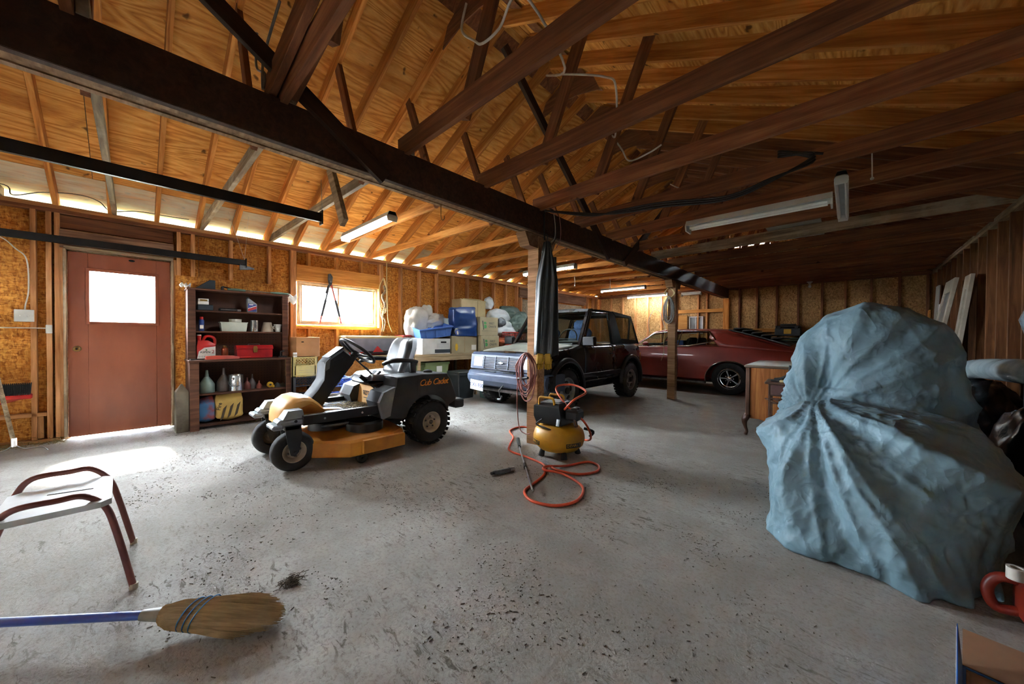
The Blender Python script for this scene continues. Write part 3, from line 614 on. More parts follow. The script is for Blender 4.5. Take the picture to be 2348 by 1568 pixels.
cl = MB(); rr = random.Random(3)
for i in range(420):
    a = rr.uniform(0, 6.28); l = rr.uniform(.02, .06); cl.at((rr.gauss(.02, .13), rr.gauss(.05, .08), .427 + abs(rr.gauss(0, .008))), (0, rr.uniform(-.2, .2), a)); cl.box(-l / 2, l / 2, -.0015, .0015, -.001, .001)
g = cl.build('grass_clippings', 'dead_grass', MW); g['kind'] = 'stuff'
dk = [(.60, -.20), (.60, .22), (.48, .37), (.15, .42), (-.15, .42), (-.50, .36), (-.60, .20), (-.60, -.2), (-.42, -.44), (-.1, -.50), (.16, -.50), (.36, -.46)]
m = MB(); m.loft([[(x * k, y * k, z) for x, y in dk] for k, z in ((1.0, .085), (1.01, .10), (1.0, .205), (.97, .225), (.55, .245))]); m.build('mower_deck', 'mower_yellow', MW, smooth=25)
MB().prism([(-.10, .10), (.30, .10), (.30, .215), (-.10, .215)], 'x', .60, .645).build('deck_skirt', 'mower_yellow', MW)
for x, y in ((.30, .06), (-.30, .06), (0, -.18)): MB().lathe([(.17, .225), (.17, .31), (.15, .33), (.06, .335)], 24, c=(x, y, 0)).build('pulley_cover', 'black_plastic', MW, smooth=35)
m = MB().lathe([(.07, .33), (.07, .38), (.03, .40)], 14, c=(.05, -.22, 0)).tube([(.2, -.3, .30), (.3, -.1, .32), (.2, .2, .30)], .015, 8); m.build('idler', 'steel_dull', MW, smooth=40)
for x, y in ((.575, -.09), (-.5, -.35), (.12, -.54)): wheel('gauge_wheel', MW, (x, y, .052), .048, .045, .018, 'black_plastic', 'black_plastic', 0, 1, .005, 0)
# tray lying on the far side of the mower
TR = thing('parts_tray', 'shallow grey tray of orange cloth and papers beside the mower seat', 'tray', (-4.53, 1.72, -.045))
MB().box(-.16, .16, -.24, .24, .385, .40, .004).box(-.17, -.155, -.25, .25, .385, .47, .004).box(.155, .17, -.25, .25, .385, .455, .004).box(-.16, .16, -.25, -.235, .385, .46, .004).box(-.16, .16, .235, .25, .385, .46, .004).build('tray', 'grey_plastic', TR)
flat('orange_cloth', '#d9751f', .8); flat('paper_white', '#d9d4c8', .8)
MB().grid(lambda u, v: (-.14 + .28 * u, -.22 + .2 * v, .41 + .04 * math.sin(u * 5) * math.sin(v * 6) + .02), 8, 8).build('orange_cloth', 'orange_cloth', TR, smooth=60, solid=.004); MB().grid(lambda u, v: (-.13 + .27 * u, .0 + .21 * v, .415 + .03 * math.sin(u * 3 + v * 2) + .02), 8, 8).build('paper', 'paper_white', TR, smooth=60, solid=.003)
MB().tube(curve_pts([(0, .05, .46), (.1, .12, .47), (.02, .19, .47), (-.06, .12, .47), (.05, .06, .475), (.12, .15, .47)], 6), .006, 7).build('coiled_wire', 'lumber_grey', TR, smooth=60)
MB().box(-.05, .05, -.2, .2, .045, .385, .01).build('leg', 'charcoal_plastic', TR)
# ------------------------------------------------------------------ helper: cut one mesh from another
def cut(o, cutter):
    c = cutter.build('cut_tmp', 'black_plastic', o.parent); md = o.modifiers.new('b', 'BOOLEAN'); md.operation = 'DIFFERENCE'; md.object = c; md.solver = 'EXACT'
    dg = bpy.context.evaluated_depsgraph_get(); dg.update(); me = bpy.data.meshes.new_from_object(o.evaluated_get(dg)); o.modifiers.clear(); old = o.data; me.name = old.name; o.data = me
    bpy.data.objects.remove(c); return o
# ------------------------------------------------------------------ black soft-top off-roader, front looks to -y
pm('suv_black', '#12151a', '#0b0d10', 3, .22, coat=.6, rough2=.4); pm('suv_front', '#4a566c', '#3b465a', 4, .42); pm('hood_dust', '#8f8f82', '#3b3d3c', 1.6, .5, lo=.4, hi=.75); pm('soft_top', '#1c1e1e', '#121313', 8, .8, bmp=.15); pm('seat_blue', '#5f78ab', '#4a608c', 25, .9, bmp=.2)
pm('alloy_dull', '#b6b9bb', '#989b9e', 9, .45, .35); flat('lamp_glass', '#dfe6ea', .15, spec=.8); flat('plate_white', '#d9dee4', .5); flat('plate_blue', '#233f7a', .5); flat('amber', '#c9742a', .3); glass('plastic_window', '#a9a9a2')
SV = thing('off_road_car', 'black two-door soft-top off-roader parked behind the timber post', 'car', (-3.86, 3.80, 0))
def ring(y, zb, zt, wb, wm, wt, crown=.02, zm=None):
    zm = zm or (zb + .2, zt - .16)
    half = [(wb, zb), (wm - .01, zb + .06), (wm, zm[0]), (wm, zm[1]), (wt + .02, zt - .05), (wt - .015, zt - .012), (wt - .07, zt)]
    r = [(x, y, z) for x, z in half] + [(wt * .5, y, zt + crown * .8), (0, y, zt + crown), (-wt * .5, y, zt + crown * .8)] + [(-x, y, z) for x, z in half[::-1]] + [(-wb * .4, y, zb), (wb * .4, y, zb)]
    return r
st = [(.10, .55, .80, .70, .74, .70), (.13, .52, .86, .71, .755, .715), (.22, .46, .905, .72, .775, .73), (.5, .40, .945, .72, .785, .735), (.9, .38, .985, .72, .79, .74), (1.08, .38, 1.03, .72, .79, .745), (1.5, .38, 1.045, .72, .79, .745), (2.2, .38, 1.045, .72, .79, .745), (2.9, .40, 1.045, .72, .785, .74), (3.25, .46, 1.03, .71, .77, .73), (3.32, .52, 1.0, .69, .75, .71)]
m = MB(); m.loft([ring(*s) for s in st]); body = m.build('body', 'suv_black', SV)
c = MB()
for y in (.68, 2.83):
    for s in (1, -1): c.lathe([(.405, s * .50), (.405, s * .9)], 32, 'x', (0, y, .36)); 
cut(body, c); body.data.polygons.foreach_set('use_smooth', [True] * len(body.data.polygons)); body.data.set_sharp_from_angle(angle=D(28))
# wheel-arch flares and inner wells
for y in (.68, 2.83):
    for s in (1, -1):
        A = [D(a) for a in range(-12, 193, 8)]
        m = MB().loft([[(s * x, y + r * math.cos(a), .36 + r * math.sin(a)) for x, r in ((.765, .405), (.82, .402), (.835, .425), (.82, .465), (.785, .485))] for a in A], closed=False); m.build('wheel_flare', 'black_plastic', SV, smooth=50, solid=.006)
        m = MB().loft([[(s * x, y + .404 * math.cos(a), .36 + .404 * math.sin(a)) for x in (.50, .78)] for a in A], closed=False); m.build('wheel_well', 'black_plastic', SV)
        h = .115
        wh = wheel('wheel', SV, (s * .695, y, .345), .335, .23, .195, 'dusty_rubber', 'alloy_dull', 34, s, .05, 5, prof=[(.205, s * h * .86), (.19, s * h * .9), (.18, s * h * .78), (.175, s * h * .45), (.16, s * h * .40), (.15, s * h * .55), (.085, s * h * .62), (.06, s * h * .50), (.058, s * h * .75), (.004, s * h * .78)])
        m = MB()
        for i in range(5):
            a = 2 * math.pi * i / 5 + .2; m.at((s * (.695 + h * .60), y + .122 * math.cos(a), .345 + .122 * math.sin(a)), (a, 0, 0)); m.lathe([(.034, -.012 * s), (.036, .003 * s), (.03, .006 * s)], 14, 'x', sx=.75, sy=1.25)
        m.build('wheel_slot', 'black_plastic', wh); MB().lathe([(.052, s * h * .75), (.05, s * h * .95), (.03, s * h * 1.0)], 16, 'x', (s * .695, y, .345)).build('hub_cap', 'black_plastic', wh, smooth=40)
# hood panel, cowl, fender line
m = MB().grid(lambda u, v: ((u - .5) * 2 * (.66 + .03 * v), .16 + v * .90, .905 + .115 * v ** .8 + .022 * (1 - (2 * u - 1) ** 4) + (.0 if 0 < u < 1 else -.01) - .05 * max(0, .12 - v) / .12), 16, 14); m.build('hood', 'hood_dust', SV, smooth=60, solid=.01)
MB().box(-.62, .62, 1.06, 1.13, 1.035, 1.05, .004).build('cowl', 'black_plastic', SV)
for x in (-.35, .15): MB().tube([(x, 1.09, 1.055), (x + .30, 1.14, 1.12)], .007, 6).build('wiper', 'black_plastic', SV)
# grille face
gf = MB().prism([(.115, .62), (.075, .635), (.10, .86), (.15, .90), (.2, .90), (.2, .62)], 'x', -.735, .735).build('front_panel', 'suv_front', SV)
MB().prism([(.062, .655), (.085, .835), (.12, .835), (.12, .655)], 'x', -.40, .40).build('grille_recess', 'black_plastic', gf)
for k in range(7):
    z = .672 + k * .0245; y = .06 + (z - .655) * .128
    MB().box(-.395, .395, y - .010, y + .012, z, z + .010, .002).build('grille_slat', 'suv_front', gf)
for x in (-.40, -.135, .135, .40): MB().prism([(.048, .652), (.073, .838), (.1, .838), (.1, .652)], 'x', x - .01, x + .01).build('grille_bar', 'suv_front', gf)
flat('bowtie_gold', '#8f97a3', .4, .5)
MB().at((0, .058, .748), (D(-7), 0, 0)).prism([(-.05, -.008), (-.018, -.008), (-.018, -.018), (.018, -.018), (.018, -.008), (.05, -.008), (.05, .008), (.018, .008), (.018, .018), (-.018, .018), (-.018, .008), (-.05, .008)], 'y', -.012, 0).build('grille_emblem', 'bowtie_gold', gf)
for s in (1, -1):
    MB().prism([(.066, .675), (.084, .825), (.14, .825), (.14, .675)], 'x', s * .435, s * .645).build('headlight', 'lamp_glass', SV); MB().prism([(.080, .675), (.098, .825), (.16, .825), (.16, .675)], 'x', s * .65, s * .728).build('turn_signal', 'lamp_glass', SV)
# bumper: deep moulded bar with a step, wrap-round corners
bp = [(.10, .36), (-.01, .40), (-.055, .47), (-.055, .53), (-.035, .55), (-.03, .575), (.0, .60), (.13, .615), (.20, .60), (.20, .36)]
m = MB()
def bs(x): return .0 if abs(x) < .55 else (.14 * ((abs(x) - .55) / .27) ** 2)
m.loft([[(x, q[0] + bs(x) + (.22 if abs(x) > .82 and q[0] > .1 else 0), q[1]) for q in bp] for x in (-.825, -.80, -.74, -.66, -.55, -.3, 0, .3, .55, .66, .74, .80, .825)]); bpr = m.build('front_bumper', 'suv_front', SV, smooth=30)
for x in (-.2, .2): MB().box(x - .11, x + .11, .0, .05, .602, .612, .003).build('bumper_slot', 'black_plastic', bpr)
for s in (1, -1): MB().box(s * .80, s * .835, .15, .34, .37, .60, .02).build('bumper_end', 'suv_black', SV)
lp = MB().box(-.155, .155, -.008, 0, -.08, .08, .004).build('licence_plate', 'plate_white', SV, loc=(-.42, -.062, .385), rot=(0, D(3), 0)); text('plate_text', 'CX1-930', .085, 'plate_blue', lp, (0, -.009, 0), (D(90), 0, 0), 0, .0008, offset=-.0005)
m = MB().box(-.55, .55, .10, .16, .29, .35, .01); m.tube(curve_pts([(.12, -.02, .42), (.10, -.07, .36), (.08, -.05, .28), (.04, -.0, .25)], 5), .010, 8).tube(curve_pts([(.05, .02, .25), (.08, -.03, .215), (.02, -.03, .21)], 4), .016, 8); m.build('tow_hook', 'steel_dull', SV, smooth=60)
MB().box(-.6, .6, .2, 3.1, .27, .40, .03).build('chassis', 'black_plastic', SV)
# side moulding, door shells, handles, mirror
for s in (1, -1):
    MB().box(s * .786, s * .802, 1.10, 2.40, .50, .575, .006).build('side_moulding', 'black_plastic', SV)
    d = MB().grid(lambda u, v: (s * (.7935 - (.0 if v < .72 else .042 * ((v - .72) / .28) ** 1.5) - .012 * max(0, .12 - v) / .12), 1.17 + u * .98, .455 + v * .58), 12, 10); d.build('door', 'suv_black', SV, smooth=60, solid=.01)
    m = MB().box(s * .80, s * .815, 1.98, 2.09, .86, .885, .005); m.build('door_handle', 'black_plastic', SV)
    m = MB().loft([[(s * (.77 + dx), 1.16 + dy, 1.09 + dz) for dy, dz in ((-.04, -.07), (.05, -.075), (.055, .05), (.02, .075), (-.05, .06))] for dx in (0, .03, .17, .20)]); m.build('wing_mirror', 'black_plastic', SV, smooth=30, bevel=.01)
    MB().tube([(s * .792, .36, .70), (s * .795, .55, .72)], .002, 4).build('body_crease', 'suv_front', SV)
# windscreen frame, glass, roof
for s in (1, -1):
    MB().loft([[(s * (.735 - dx), 1.10 + dy, 1.03) for dx, dy in ((0, 0), (.055, 0), (.055, .07), (0, .07))], [(s * (.66 - dx), 1.47 + dy, 1.60) for dx, dy in ((0, 0), (.05, 0), (.05, .06), (0, .06))]]).build('windscreen_pillar', 'suv_black', SV)
    MB().tube([(s * .735, 1.145, 1.04), (s * .665, 1.50, 1.57)], .006, 6).build('drip_trim', 'alloy_dull', SV)
MB().loft([[(x, y, z) for y, z in ((1.43, 1.585), (1.46, 1.63), (1.60, 1.645), (1.60, 1.60))] for x in (-.665, -.6, 0, .6, .665)]).build('windscreen_header', 'suv_black', SV, smooth=30)
MB().grid(lambda u, v: ((u - .5) * 2 * (.69 - .065 * v), 1.105 + .36 * v - .05 * (1 - (2 * u - 1) ** 2), 1.04 + .55 * v), 12, 6).build('windscreen', 'car_glass', SV, smooth=60)
def rfz(y): return 1.645 + .02 * math.sin(math.pi * (y - 1.55) / .9) if y < 2.35 else 1.655 - .02 * (y - 2.35) - .04
m = MB().grid(lambda u, v: ((u - .5) * 2 * .668, 1.56 + v * .72, 1.625 + .03 * (1 - (2 * u - 1) ** 4) + .012 * math.sin(v * math.pi)), 14, 8); m.build('front_roof', 'soft_top', SV, smooth=60, solid=.02)
m = MB().grid(lambda u, v: ((u - .5) * 2 * (.668 - .01 * v), 2.26 + v * .72, 1.605 + .025 * (1 - (2 * u - 1) ** 4) - .055 * v + .01 * math.sin(v * math.pi)), 14, 8); m.build('rear_roof', 'soft_top', SV, smooth=60, solid=.02)
for s in (1, -1):
    # door window frame and glass; B pillar; rear quarter fabric with clear plastic windows
    fr = [(1.20, 1.05), (1.53, 1.575), (2.10, 1.585), (2.17, 1.05)]
    m = MB().tube([(s * (.735 if z < 1.3 else .668), y, z) for y, z in fr], .022, 8); m.build('door_window_frame', 'suv_black', SV, smooth=40)
    MB().loft([[(s * (.733), 1.23, 1.05), (s * .733, 2.14, 1.05)], [(s * .668, 1.545, 1.565), (s * .668, 2.085, 1.575)]], closed=False).build('door_window', 'car_glass', SV)
    MB().loft([[(s * .74, 2.15, 1.03), (s * .74, 2.30, 1.03)], [(s * .672, 2.09, 1.62), (s * .672, 2.27, 1.63)]], closed=False).build('centre_pillar', 'soft_top', SV, solid=.03)
    P = lambda y, z: (s * (.74 - .07 * (z - 1.03) / .6), y, z)
    q = MB()
    def quad(a, b_, c_, d_): q.add([P(*a), P(*b_), P(*c_), P(*d_)], [(0, 1, 2, 3)])
    quad((2.27, 1.63), (2.36, 1.56), (2.52, 1.13), (2.30, 1.03)); quad((2.27, 1.63), (2.98, 1.575), (2.93, 1.53), (2.36, 1.56)); quad((2.30, 1.03), (2.52, 1.13), (2.80, 1.12), (2.70, 1.03)); quad((2.93, 1.53), (2.98, 1.575), (3.0, 1.54), (2.80, 1.12)); quad((2.98, 1.56), (3.02, 1.50), (2.86, 1.10), (2.80, 1.12)); quad((2.70, 1.03), (2.80, 1.12), (3.18, 1.10), (3.24, 1.03)); quad((2.98, 1.575), (3.02, 1.57), (3.26, 1.03), (3.20, 1.03))
    q.build('soft_top_side', 'soft_top', SV, solid=.012)
    q = MB(); quad((2.36, 1.56), (2.93, 1.53), (2.80, 1.12), (2.52, 1.13)); q.build('quarter_window', 'plastic_window', SV); q = MB(); quad((3.0, 1.52), (3.02, 1.50), (3.18, 1.10), (2.86, 1.10)); q.build('quarter_window', 'plastic_window', SV)
MB().grid(lambda u, v: ((u - .5) * 2 * (.66 + .07 * v), 3.0 + .25 * v, 1.57 - .54 * v), 8, 6).build('rear_screen', 'plastic_window', SV); MB().box(-.72, .72, 3.24, 3.36, .42, .60, .02).build('rear_bumper', 'black_plastic', SV)
for s in (1, -1): MB().box(s * .70, s * .765, 3.22, 3.34, .70, .86, .01).build('tail_lamp', 'amber', SV)
m = MB()
m.tube(curve_pts([(-.62, 2.35, 1.05), (-.60, 2.33, 1.52), (-.4, 2.32, 1.58), (.4, 2.32, 1.58), (.60, 2.33, 1.52), (.62, 2.35, 1.05)], 6), .022, 8); m.build('roll_bar', 'black_plastic', SV, smooth=60)
for x in (-.34, .34):
    m = MB().at((x, 1.66, .98), (D(-14), 0, 0)); m.box(-.23, .23, -.07, .07, 0, .34, .06); m.box(-.16, .16, -.05, .05, .32, .50, .05); m.build('seat_back', 'seat_blue', SV, smooth=50, bevel=.0)
MB().box(-.68, .68, 1.16, 1.38, 1.04, 1.10, .03).build('dashboard', 'black_plastic', SV)
m = MB(); cw = Vector((.34, 1.33, 1.12)); 
m.tube([cw + Vector((.18 * math.cos(a), .06 * math.sin(a), .17 * math.sin(a))) for a in [2 * math.pi * i / 28 for i in range(28)]], .011, 8, loop=True).tube([cw + Vector((-.18, 0, 0)), cw, cw + Vector((.18, 0, 0))], .012, 6); m.build('steering_wheel', 'black_plastic', SV, smooth=60)
MB().box(-.20, .16, 1.18, 1.34, 1.105, 1.115, .002).build('map_sheet', 'seat_blue', SV)
MB().box(-.06, .06, 1.43, 1.45, 1.49, 1.54, .01).build('inner_mirror', 'black_plastic', SV)
# ------------------------------------------------------------------ red fastback coupe; nose to -x, its flank faces the camera (-y)
pm('car_red', '#9e3a2e', '#822a20', 1.2, .4, coat=.2, rough2=.55); pm('car_interior', '#2c2b2b', '#1c1b1b', 6, .8); pm('louvre_black', '#161719', '#0e0e10', 6, .45)
RC = thing('red_coupe', 'red fastback coupe with black rear louvres parked along the back wall', 'car', (-1.76, 9.21, 0))
HW = .96
# stations along x (0 = rear axle); belt height, half width, sill height
def rc_ring(x, zb, zt, wm, wt, crown=.03):
    half = [(wm - .14, zb), (wm - .05, zb + .05), (wm - .015, zb + .16), (wm, zb + .32), (wm - .012, zb + .42), (wt + .03, zt - .06), (wt, zt - .01), (wt - .06, zt)]
    return [(x, -a, z) for a, z in half] + [(x, -wt * .4, zt + crown), (x, wt * .4, zt + crown)] + [(x, a, z) for a, z in half[::-1]] + [(x, .3, zb), (x, -.3, zb)]
S = [(-3.98, .42, .66, .80, .72), (-3.85, .32, .78, .90, .82), (-3.5, .27, .86, .94, .86), (-2.9, .25, .90, .955, .87), (-2.2, .24, .93, .955, .87), (-1.8, .24, .945, .95, .86), (-1.2, .24, .955, .95, .86), (-.6, .24, .975, .955, .86), (-.2, .26, .985, .965, .86), (.2, .27, .965, .965, .85), (.7, .30, .935, .955, .84), (1.1, .36, .90, .93, .83), (1.32, .42, .86, .89, .80), (1.38, .48, .82, .84, .76)]
m = MB(); m.loft([rc_ring(*s) for s in S]); body = m.build('body', 'car_red', RC)
c = MB()
for x in (0.0, -3.0):
    for s in (1, -1):
        c.lathe([(.44, s * .60), (.44, s * 1.1)], 36, 'y', (x, 0, .31), sx=.86)
cut(body, c); body.data.polygons.foreach_set('use_smooth', [True] * len(body.data.polygons)); body.data.set_sharp_from_angle(angle=D(26))
for x in (0.0, -3.0):
    for s in (1, -1):
        A = [D(a) for a in range(-8, 189, 7)]
        arc = lambda a, k: (x + .44 * k * math.cos(a), .31 + .378 * k * math.sin(a))
        m = MB().tube([(arc(a, 1.0)[0], s * (.957 - .05 * max(0, .25 - math.sin(a))), arc(a, 1.0)[1]) for a in A], .010, 6); m.build('wheel_arch_trim', 'chrome', RC, smooth=60)
        m = MB().loft([[(arc(a, 1)[0], s * q, arc(a, 1)[1]) for q in (.60, .95)] for a in A], closed=False); m.build('wheel_well', 'black_plastic', RC)
        # five-spoke wheel: axle along y, made as an x-axle wheel and turned
        wt_ = bpy.data.objects.new('wheel', None); wm_ = Matrix.Rotation(-math.pi / 2, 4, 'Z')
        h = .105; sd = 1
        p = [(.19, -h * .8), (.27, -h), (.318, -h * .8), (.33, -h * .4), (.33, h * .4), (.318, h * .8), (.27, h), (.205, h * .94), (.19, h * .8)]
        cx, cy = x, s * .845
        tr = MB().lathe([(r, cy + s * q) for r, q in p], 40, 'y', (cx, 0, .33), cap=False).build('wheel', 'black_rubber', RC, smooth=40)
        MB().lathe([(.207, cy + s * h * .95), (.198, cy + s * h * .99), (.185, cy + s * h * .85), (.175, cy + s * h * .3), (.165, cy + s * h * .28), (.165, cy + s * h * .2)], 40, 'y', (cx, 0, .33), cap=False).build('trim_ring', 'chrome', tr, smooth=40)
        MB().lathe([(.17, cy + s * h * .2), (.004, cy + s * h * .2)], 28, 'y', (cx, 0, .33)).build('wheel_disc', 'louvre_black', tr)
        m = MB()
        for i in range(5):
            a = 2 * math.pi * i / 5 + .63; dx, dz = math.cos(a), math.sin(a); px, pz = -dz, dx
            m.loft([[(cx + dx * r + px * w_ * t, cy + s * (h * .2 + d * (1 if abs(t) < 1 else .3)), .33 + dz * r + pz * w_ * t) for t in (-1, -.5, .5, 1)] for r, w_, d in ((.045, .016, .045), (.10, .012, .04), (.165, .018, .03))], closed=False)
        m.build('spoke', 'alloy_dull', tr); m = MB().lathe([(.05, cy + s * h * .2), (.048, cy + s * h * .7), (.03, cy + s * h * .8), (.004, cy + s * h * .8)], 20, 'y', (cx, 0, .33))
        for i in range(5): a = 2 * math.pi * i / 5; m.lathe([(.011, cy + s * h * .2), (.011, cy + s * h * .55)], 8, 'y', (cx + .075 * math.cos(a), 0, .33 + .075 * math.sin(a)))
        m.build('hub', 'chrome', tr, smooth=40)
# greenhouse
GX = lambda z: (z - .95) / .38
def rz_(x):
    pts = [(-1.62, 1.29), (-1.35, 1.335), (-.9, 1.35), (-.4, 1.345), (-.15, 1.33), (.1, 1.27), (.5, 1.15), (.9, 1.02), (1.2, .93), (1.32, .885)]
    for (a, za), (b_, zb) in zip(pts, pts[1:]):
        if a <= x <= b_: t = (x - a) / (b_ - a); return za + (zb - za) * t
    return pts[-1][1] if x > 0 else pts[0][1]
def rw_(x): return .60 + .0 * x if x < -.2 else .60 + .20 * min(1, (x + .2) / 1.4)
m = MB().grid(lambda u, v: (-1.62 + 2.94 * u, (v - .5) * 2 * rw_(-1.62 + 2.94 * u), rz_(-1.62 + 2.94 * u) + .02 * (1 - (2 * v - 1) ** 2) - .045 * abs(2 * v - 1) ** 6), 26, 14); m.build('roof', 'car_red', RC, smooth=40, solid=.018)
for s in (1, -1):
    # sail panel running from behind the quarter glass down to the tail
    top = [(x, rz_(x) - .035, rw_(x)) for x in (-.42, -.15, .1, .5, .9, 1.2, 1.32)]; bot = [(-.42, 1.16), (-.32, 1.10), (-.2, .99), (.3, .96), (.8, .93), (1.15, .90), (1.32, .86)]
    m = MB(); R = []
    for (x, z, w_), (bx_, bz) in zip(top, bot):
        wb = .862 if bz < 1.05 else .862 - .24 * (bz - .98) / .37
        R.append([(x + (bx_ - x) * t, s * (w_ + (wb - w_) * t ** .9), z + (bz - z) * t) for t in (0, .25, .5, .75, 1)])
    m.loft(R, closed=False); m.build('sail_panel', 'car_red', RC, smooth=50, solid=.02)
    W = lambda x, z: (x, s * (.875 - .26 * (z - .96) / .37), z)
    out = [(-1.98, .97), (-1.62, 1.255), (-1.3, 1.30), (-.9, 1.315), (-.45, 1.30), (-.29, 1.115), (-.45, 1.055), (-.8, .985), (-1.2, .968)]
    m = MB().tube([W(*q) for q in curve_pts([(a, b_, 0) for a, b_ in out], 1, True)] if False else [W(a, b_) for a, b_ in out], .016, 8, loop=True); m.build('window_trim', 'chrome', RC, smooth=60)
    MB().tube([W(-1.02, .975), W(-1.0, 1.31)], .014, 6).build('window_divider', 'chrome', RC); MB().tube([W(-.64, 1.02), W(-.63, 1.30)], .006, 6).build('quarter_divider', 'black_plastic', RC)
    for seg in ([(-1.96, .975), (-1.62, 1.25), (-1.3, 1.29), (-1.01, 1.305), (-1.02, .972)], [(-1.01, .975), (-1.0, 1.305), (-.9, 1.31), (-.46, 1.295), (-.30, 1.115), (-.45, 1.06), (-.8, .99)]): MB().add([W(*q) for q in seg], [tuple(range(len(seg)))]).build('side_glass', 'car_glass', RC)
    MB().tube([W(-2.02, .96), (-1.62, s * .615, 1.275), (-1.35, s * .60, 1.325)], .022, 8).build('windscreen_pillar', 'car_red', RC, smooth=50)
    m = MB().tube([(-1.66, s * .90, .955), (-1.68, s * .98, 1.0)], .012, 7).sphere((-1.69, s * 1.0, 1.02), (.07, .07, .045)); m.build('wing_mirror', 'car_red', RC, smooth=60)
    MB().tube([(-1.0, s * .952, .90), (-.985, s * .957, .55), (-1.0, s * .945, .32)], .004, 5).build('door_gap', 'black_plastic', RC); MB().tube([(-1.12, s * .955, .845), (-1.04, s * .955, .845)], .012, 6).build('door_handle', 'black_plastic', RC)
    MB().box(-2.4, -.45, s * .83, s * .90, .19, .245, .01).build('rocker_trim', 'steel_dull', RC)
    MB().box(-3.97, -3.9, s * .5, s * .8, .55, .66, .01).build('headlamp', 'lamp_glass', RC)
MB().grid(lambda u, v: (-2.02 + .42 * v, (u - .5) * 2 * (.80 - .20 * v), .95 + .34 * v + .02 * (1 - (2 * u - 1) ** 2)), 10, 5).build('windscreen', 'car_glass', RC, smooth=60)
# rear window louvres
for k in range(5):
    x = .0 + k * .165; z = rz_(x) + .03
    MB().at((x, 0, z), (0, D(-6), 0)).prism([(-.03, .0), (.0, .05), (.17, .03), (.17, .018), (.02, .02)], 'y', -rw_(x) + .10, rw_(x) - .10).build('louvre', 'louvre_black', RC)
MB().loft([[(x, y, rz_(x) + .028) for y in (-rw_(x) + .08, rw_(x) - .08)] for x in (-.1, .2, .5, .8, .95)], closed=False).build('louvre_frame', 'louvre_black', RC, solid=.02)
# interior and floor
MB().box(-1.8, -.3, -.70, .70, .55, .93, .03).build('interior_tub', 'car_interior', RC)
for y in (-.36, .36):
    m = MB().at((-.95, y, .80), (0, D(16), 0)); m.box(-.06, .06, -.25, .25, 0, .38, .05); m.build('seat_back', 'car_interior', RC)
m = MB(); cw = Vector((-1.42, -.36, 1.07)); m.tube([cw + Vector((.07 * math.sin(a), .18 * math.cos(a), .17 * math.sin(a))) for a in [2 * math.pi * i / 28 for i in range(28)]], .011, 8, loop=True).tube([cw, cw + Vector((-.25, 0, -.10))], .02, 8); m.build('steering_wheel', 'black_plastic', RC, smooth=60)
MB().box(-1.85, -1.6, -.7, .7, .90, 1.03, .03).build('dashboard', 'car_interior', RC); MB().box(-3.6, 1.0, -.6, .6, .20, .30, .02).build('chassis', 'black_plastic', RC)
pm('bin_blue', '#2f55a8', '#26488f', 5, .5)
bb = MB().box(-1.16, -.98, -.62, -.30, .93, 1.10, .01).build('bin_in_car', 'bin_blue', RC)
# ------------------------------------------------------------------ lights, tracks, cables overhead
pm('fixture_white', '#d6d9d4', '#c2c5c0', 6, .45); flat('tube_on', '#f2fbff', .3, emit=9); flat('tube_off', '#e6e8e4', .25); pm('cable_white', '#cfcdc6', '#aeaaa0', 9, .55); pm('cable_black', '#151516', '#0c0c0d', 9, .5); pm('cable_grey', '#84827c', '#6a6862', 9, .55); pm('track_steel', '#23201f', '#171514', 5, .45, .5); pm('board_white', '#b9b7ac', '#9e9b8f', 4, .8)
def strip_light(label, loc, L, on, rz=0, group=None, wide=.12):
    t = thing('fluorescent_light', label, 'ceiling light', loc, rz, group)
    MB().prism([(-wide / 2, .0), (-wide * .28, .055), (wide * .28, .055), (wide / 2, 0), (wide * .30, .02), (-wide * .30, .02)], 'x', -L / 2, L / 2).build('housing', 'fixture_white', t)
    for s in (-1, 1):
        MB().at((s * (L / 2 - .006), 0, 0)).prism([(-wide * .42, -.045), (-wide / 2, .0), (-wide * .28, .056), (wide * .28, .056), (wide / 2, 0), (wide * .42, -.045)], 'x', -.006, .006).build('end_cap', 'fixture_white', t)
    for y in (-.03, .03): MB().tube([(-L / 2 + .03, y, -.012), (L / 2 - .03, y, -.012)], .0135, 10).build('lamp_tube', 'tube_on' if on else 'tube_off', t, smooth=40)
    return t
strip_light('lit fluorescent fixture nearest the window, left of the beam', (-4.07, 1.86, 2.385), 1.2, True)
strip_light('lit fluorescent fixture partly hidden behind the hanging dark jacket', (-4.12, 5.36, 2.40), 1.2, True, group='lit fluorescent fixtures')
strip_light('lit fluorescent fixture above the roof of the black off-roader', (-4.26, 8.66, 2.40), 1.2, True, group='lit fluorescent fixtures')
strip_light('lit fluorescent fixture closest to the back wall', (-4.36, 10.45, 2.39), 1.2, True, group='lit fluorescent fixtures')
strip_light('short unlit white fixture beside the second post by the back wall', (-3.16, 10.5, 2.36), .5, False)
strip_light('long unlit white reflector fixture under the right-hand roof ties', (-.63, 3.70, 2.21), 1.05, False, wide=.16)
strip_light('unlit fixture running lengthwise at the near end of the long reflector fixture', (-.06, 4.35, 2.385), 1.2, False, D(90), wide=.085)
m = thing('bare_bulb', 'unlit bare bulb in a porcelain holder high on the back wall', 'light bulb', (-.66, 10.46, 2.44))
MB().lathe([(.055, 0), (.055, -.015), (.03, -.03), (.025, -.055)], 16).build('holder', 'fixture_white', m, smooth=40); MB().lathe([(.013, -.05), (.02, -.075), (.031, -.10), (.03, -.12), (.018, -.138), (.003, -.142)], 16).build('bulb', 'tube_off', m, smooth=50)
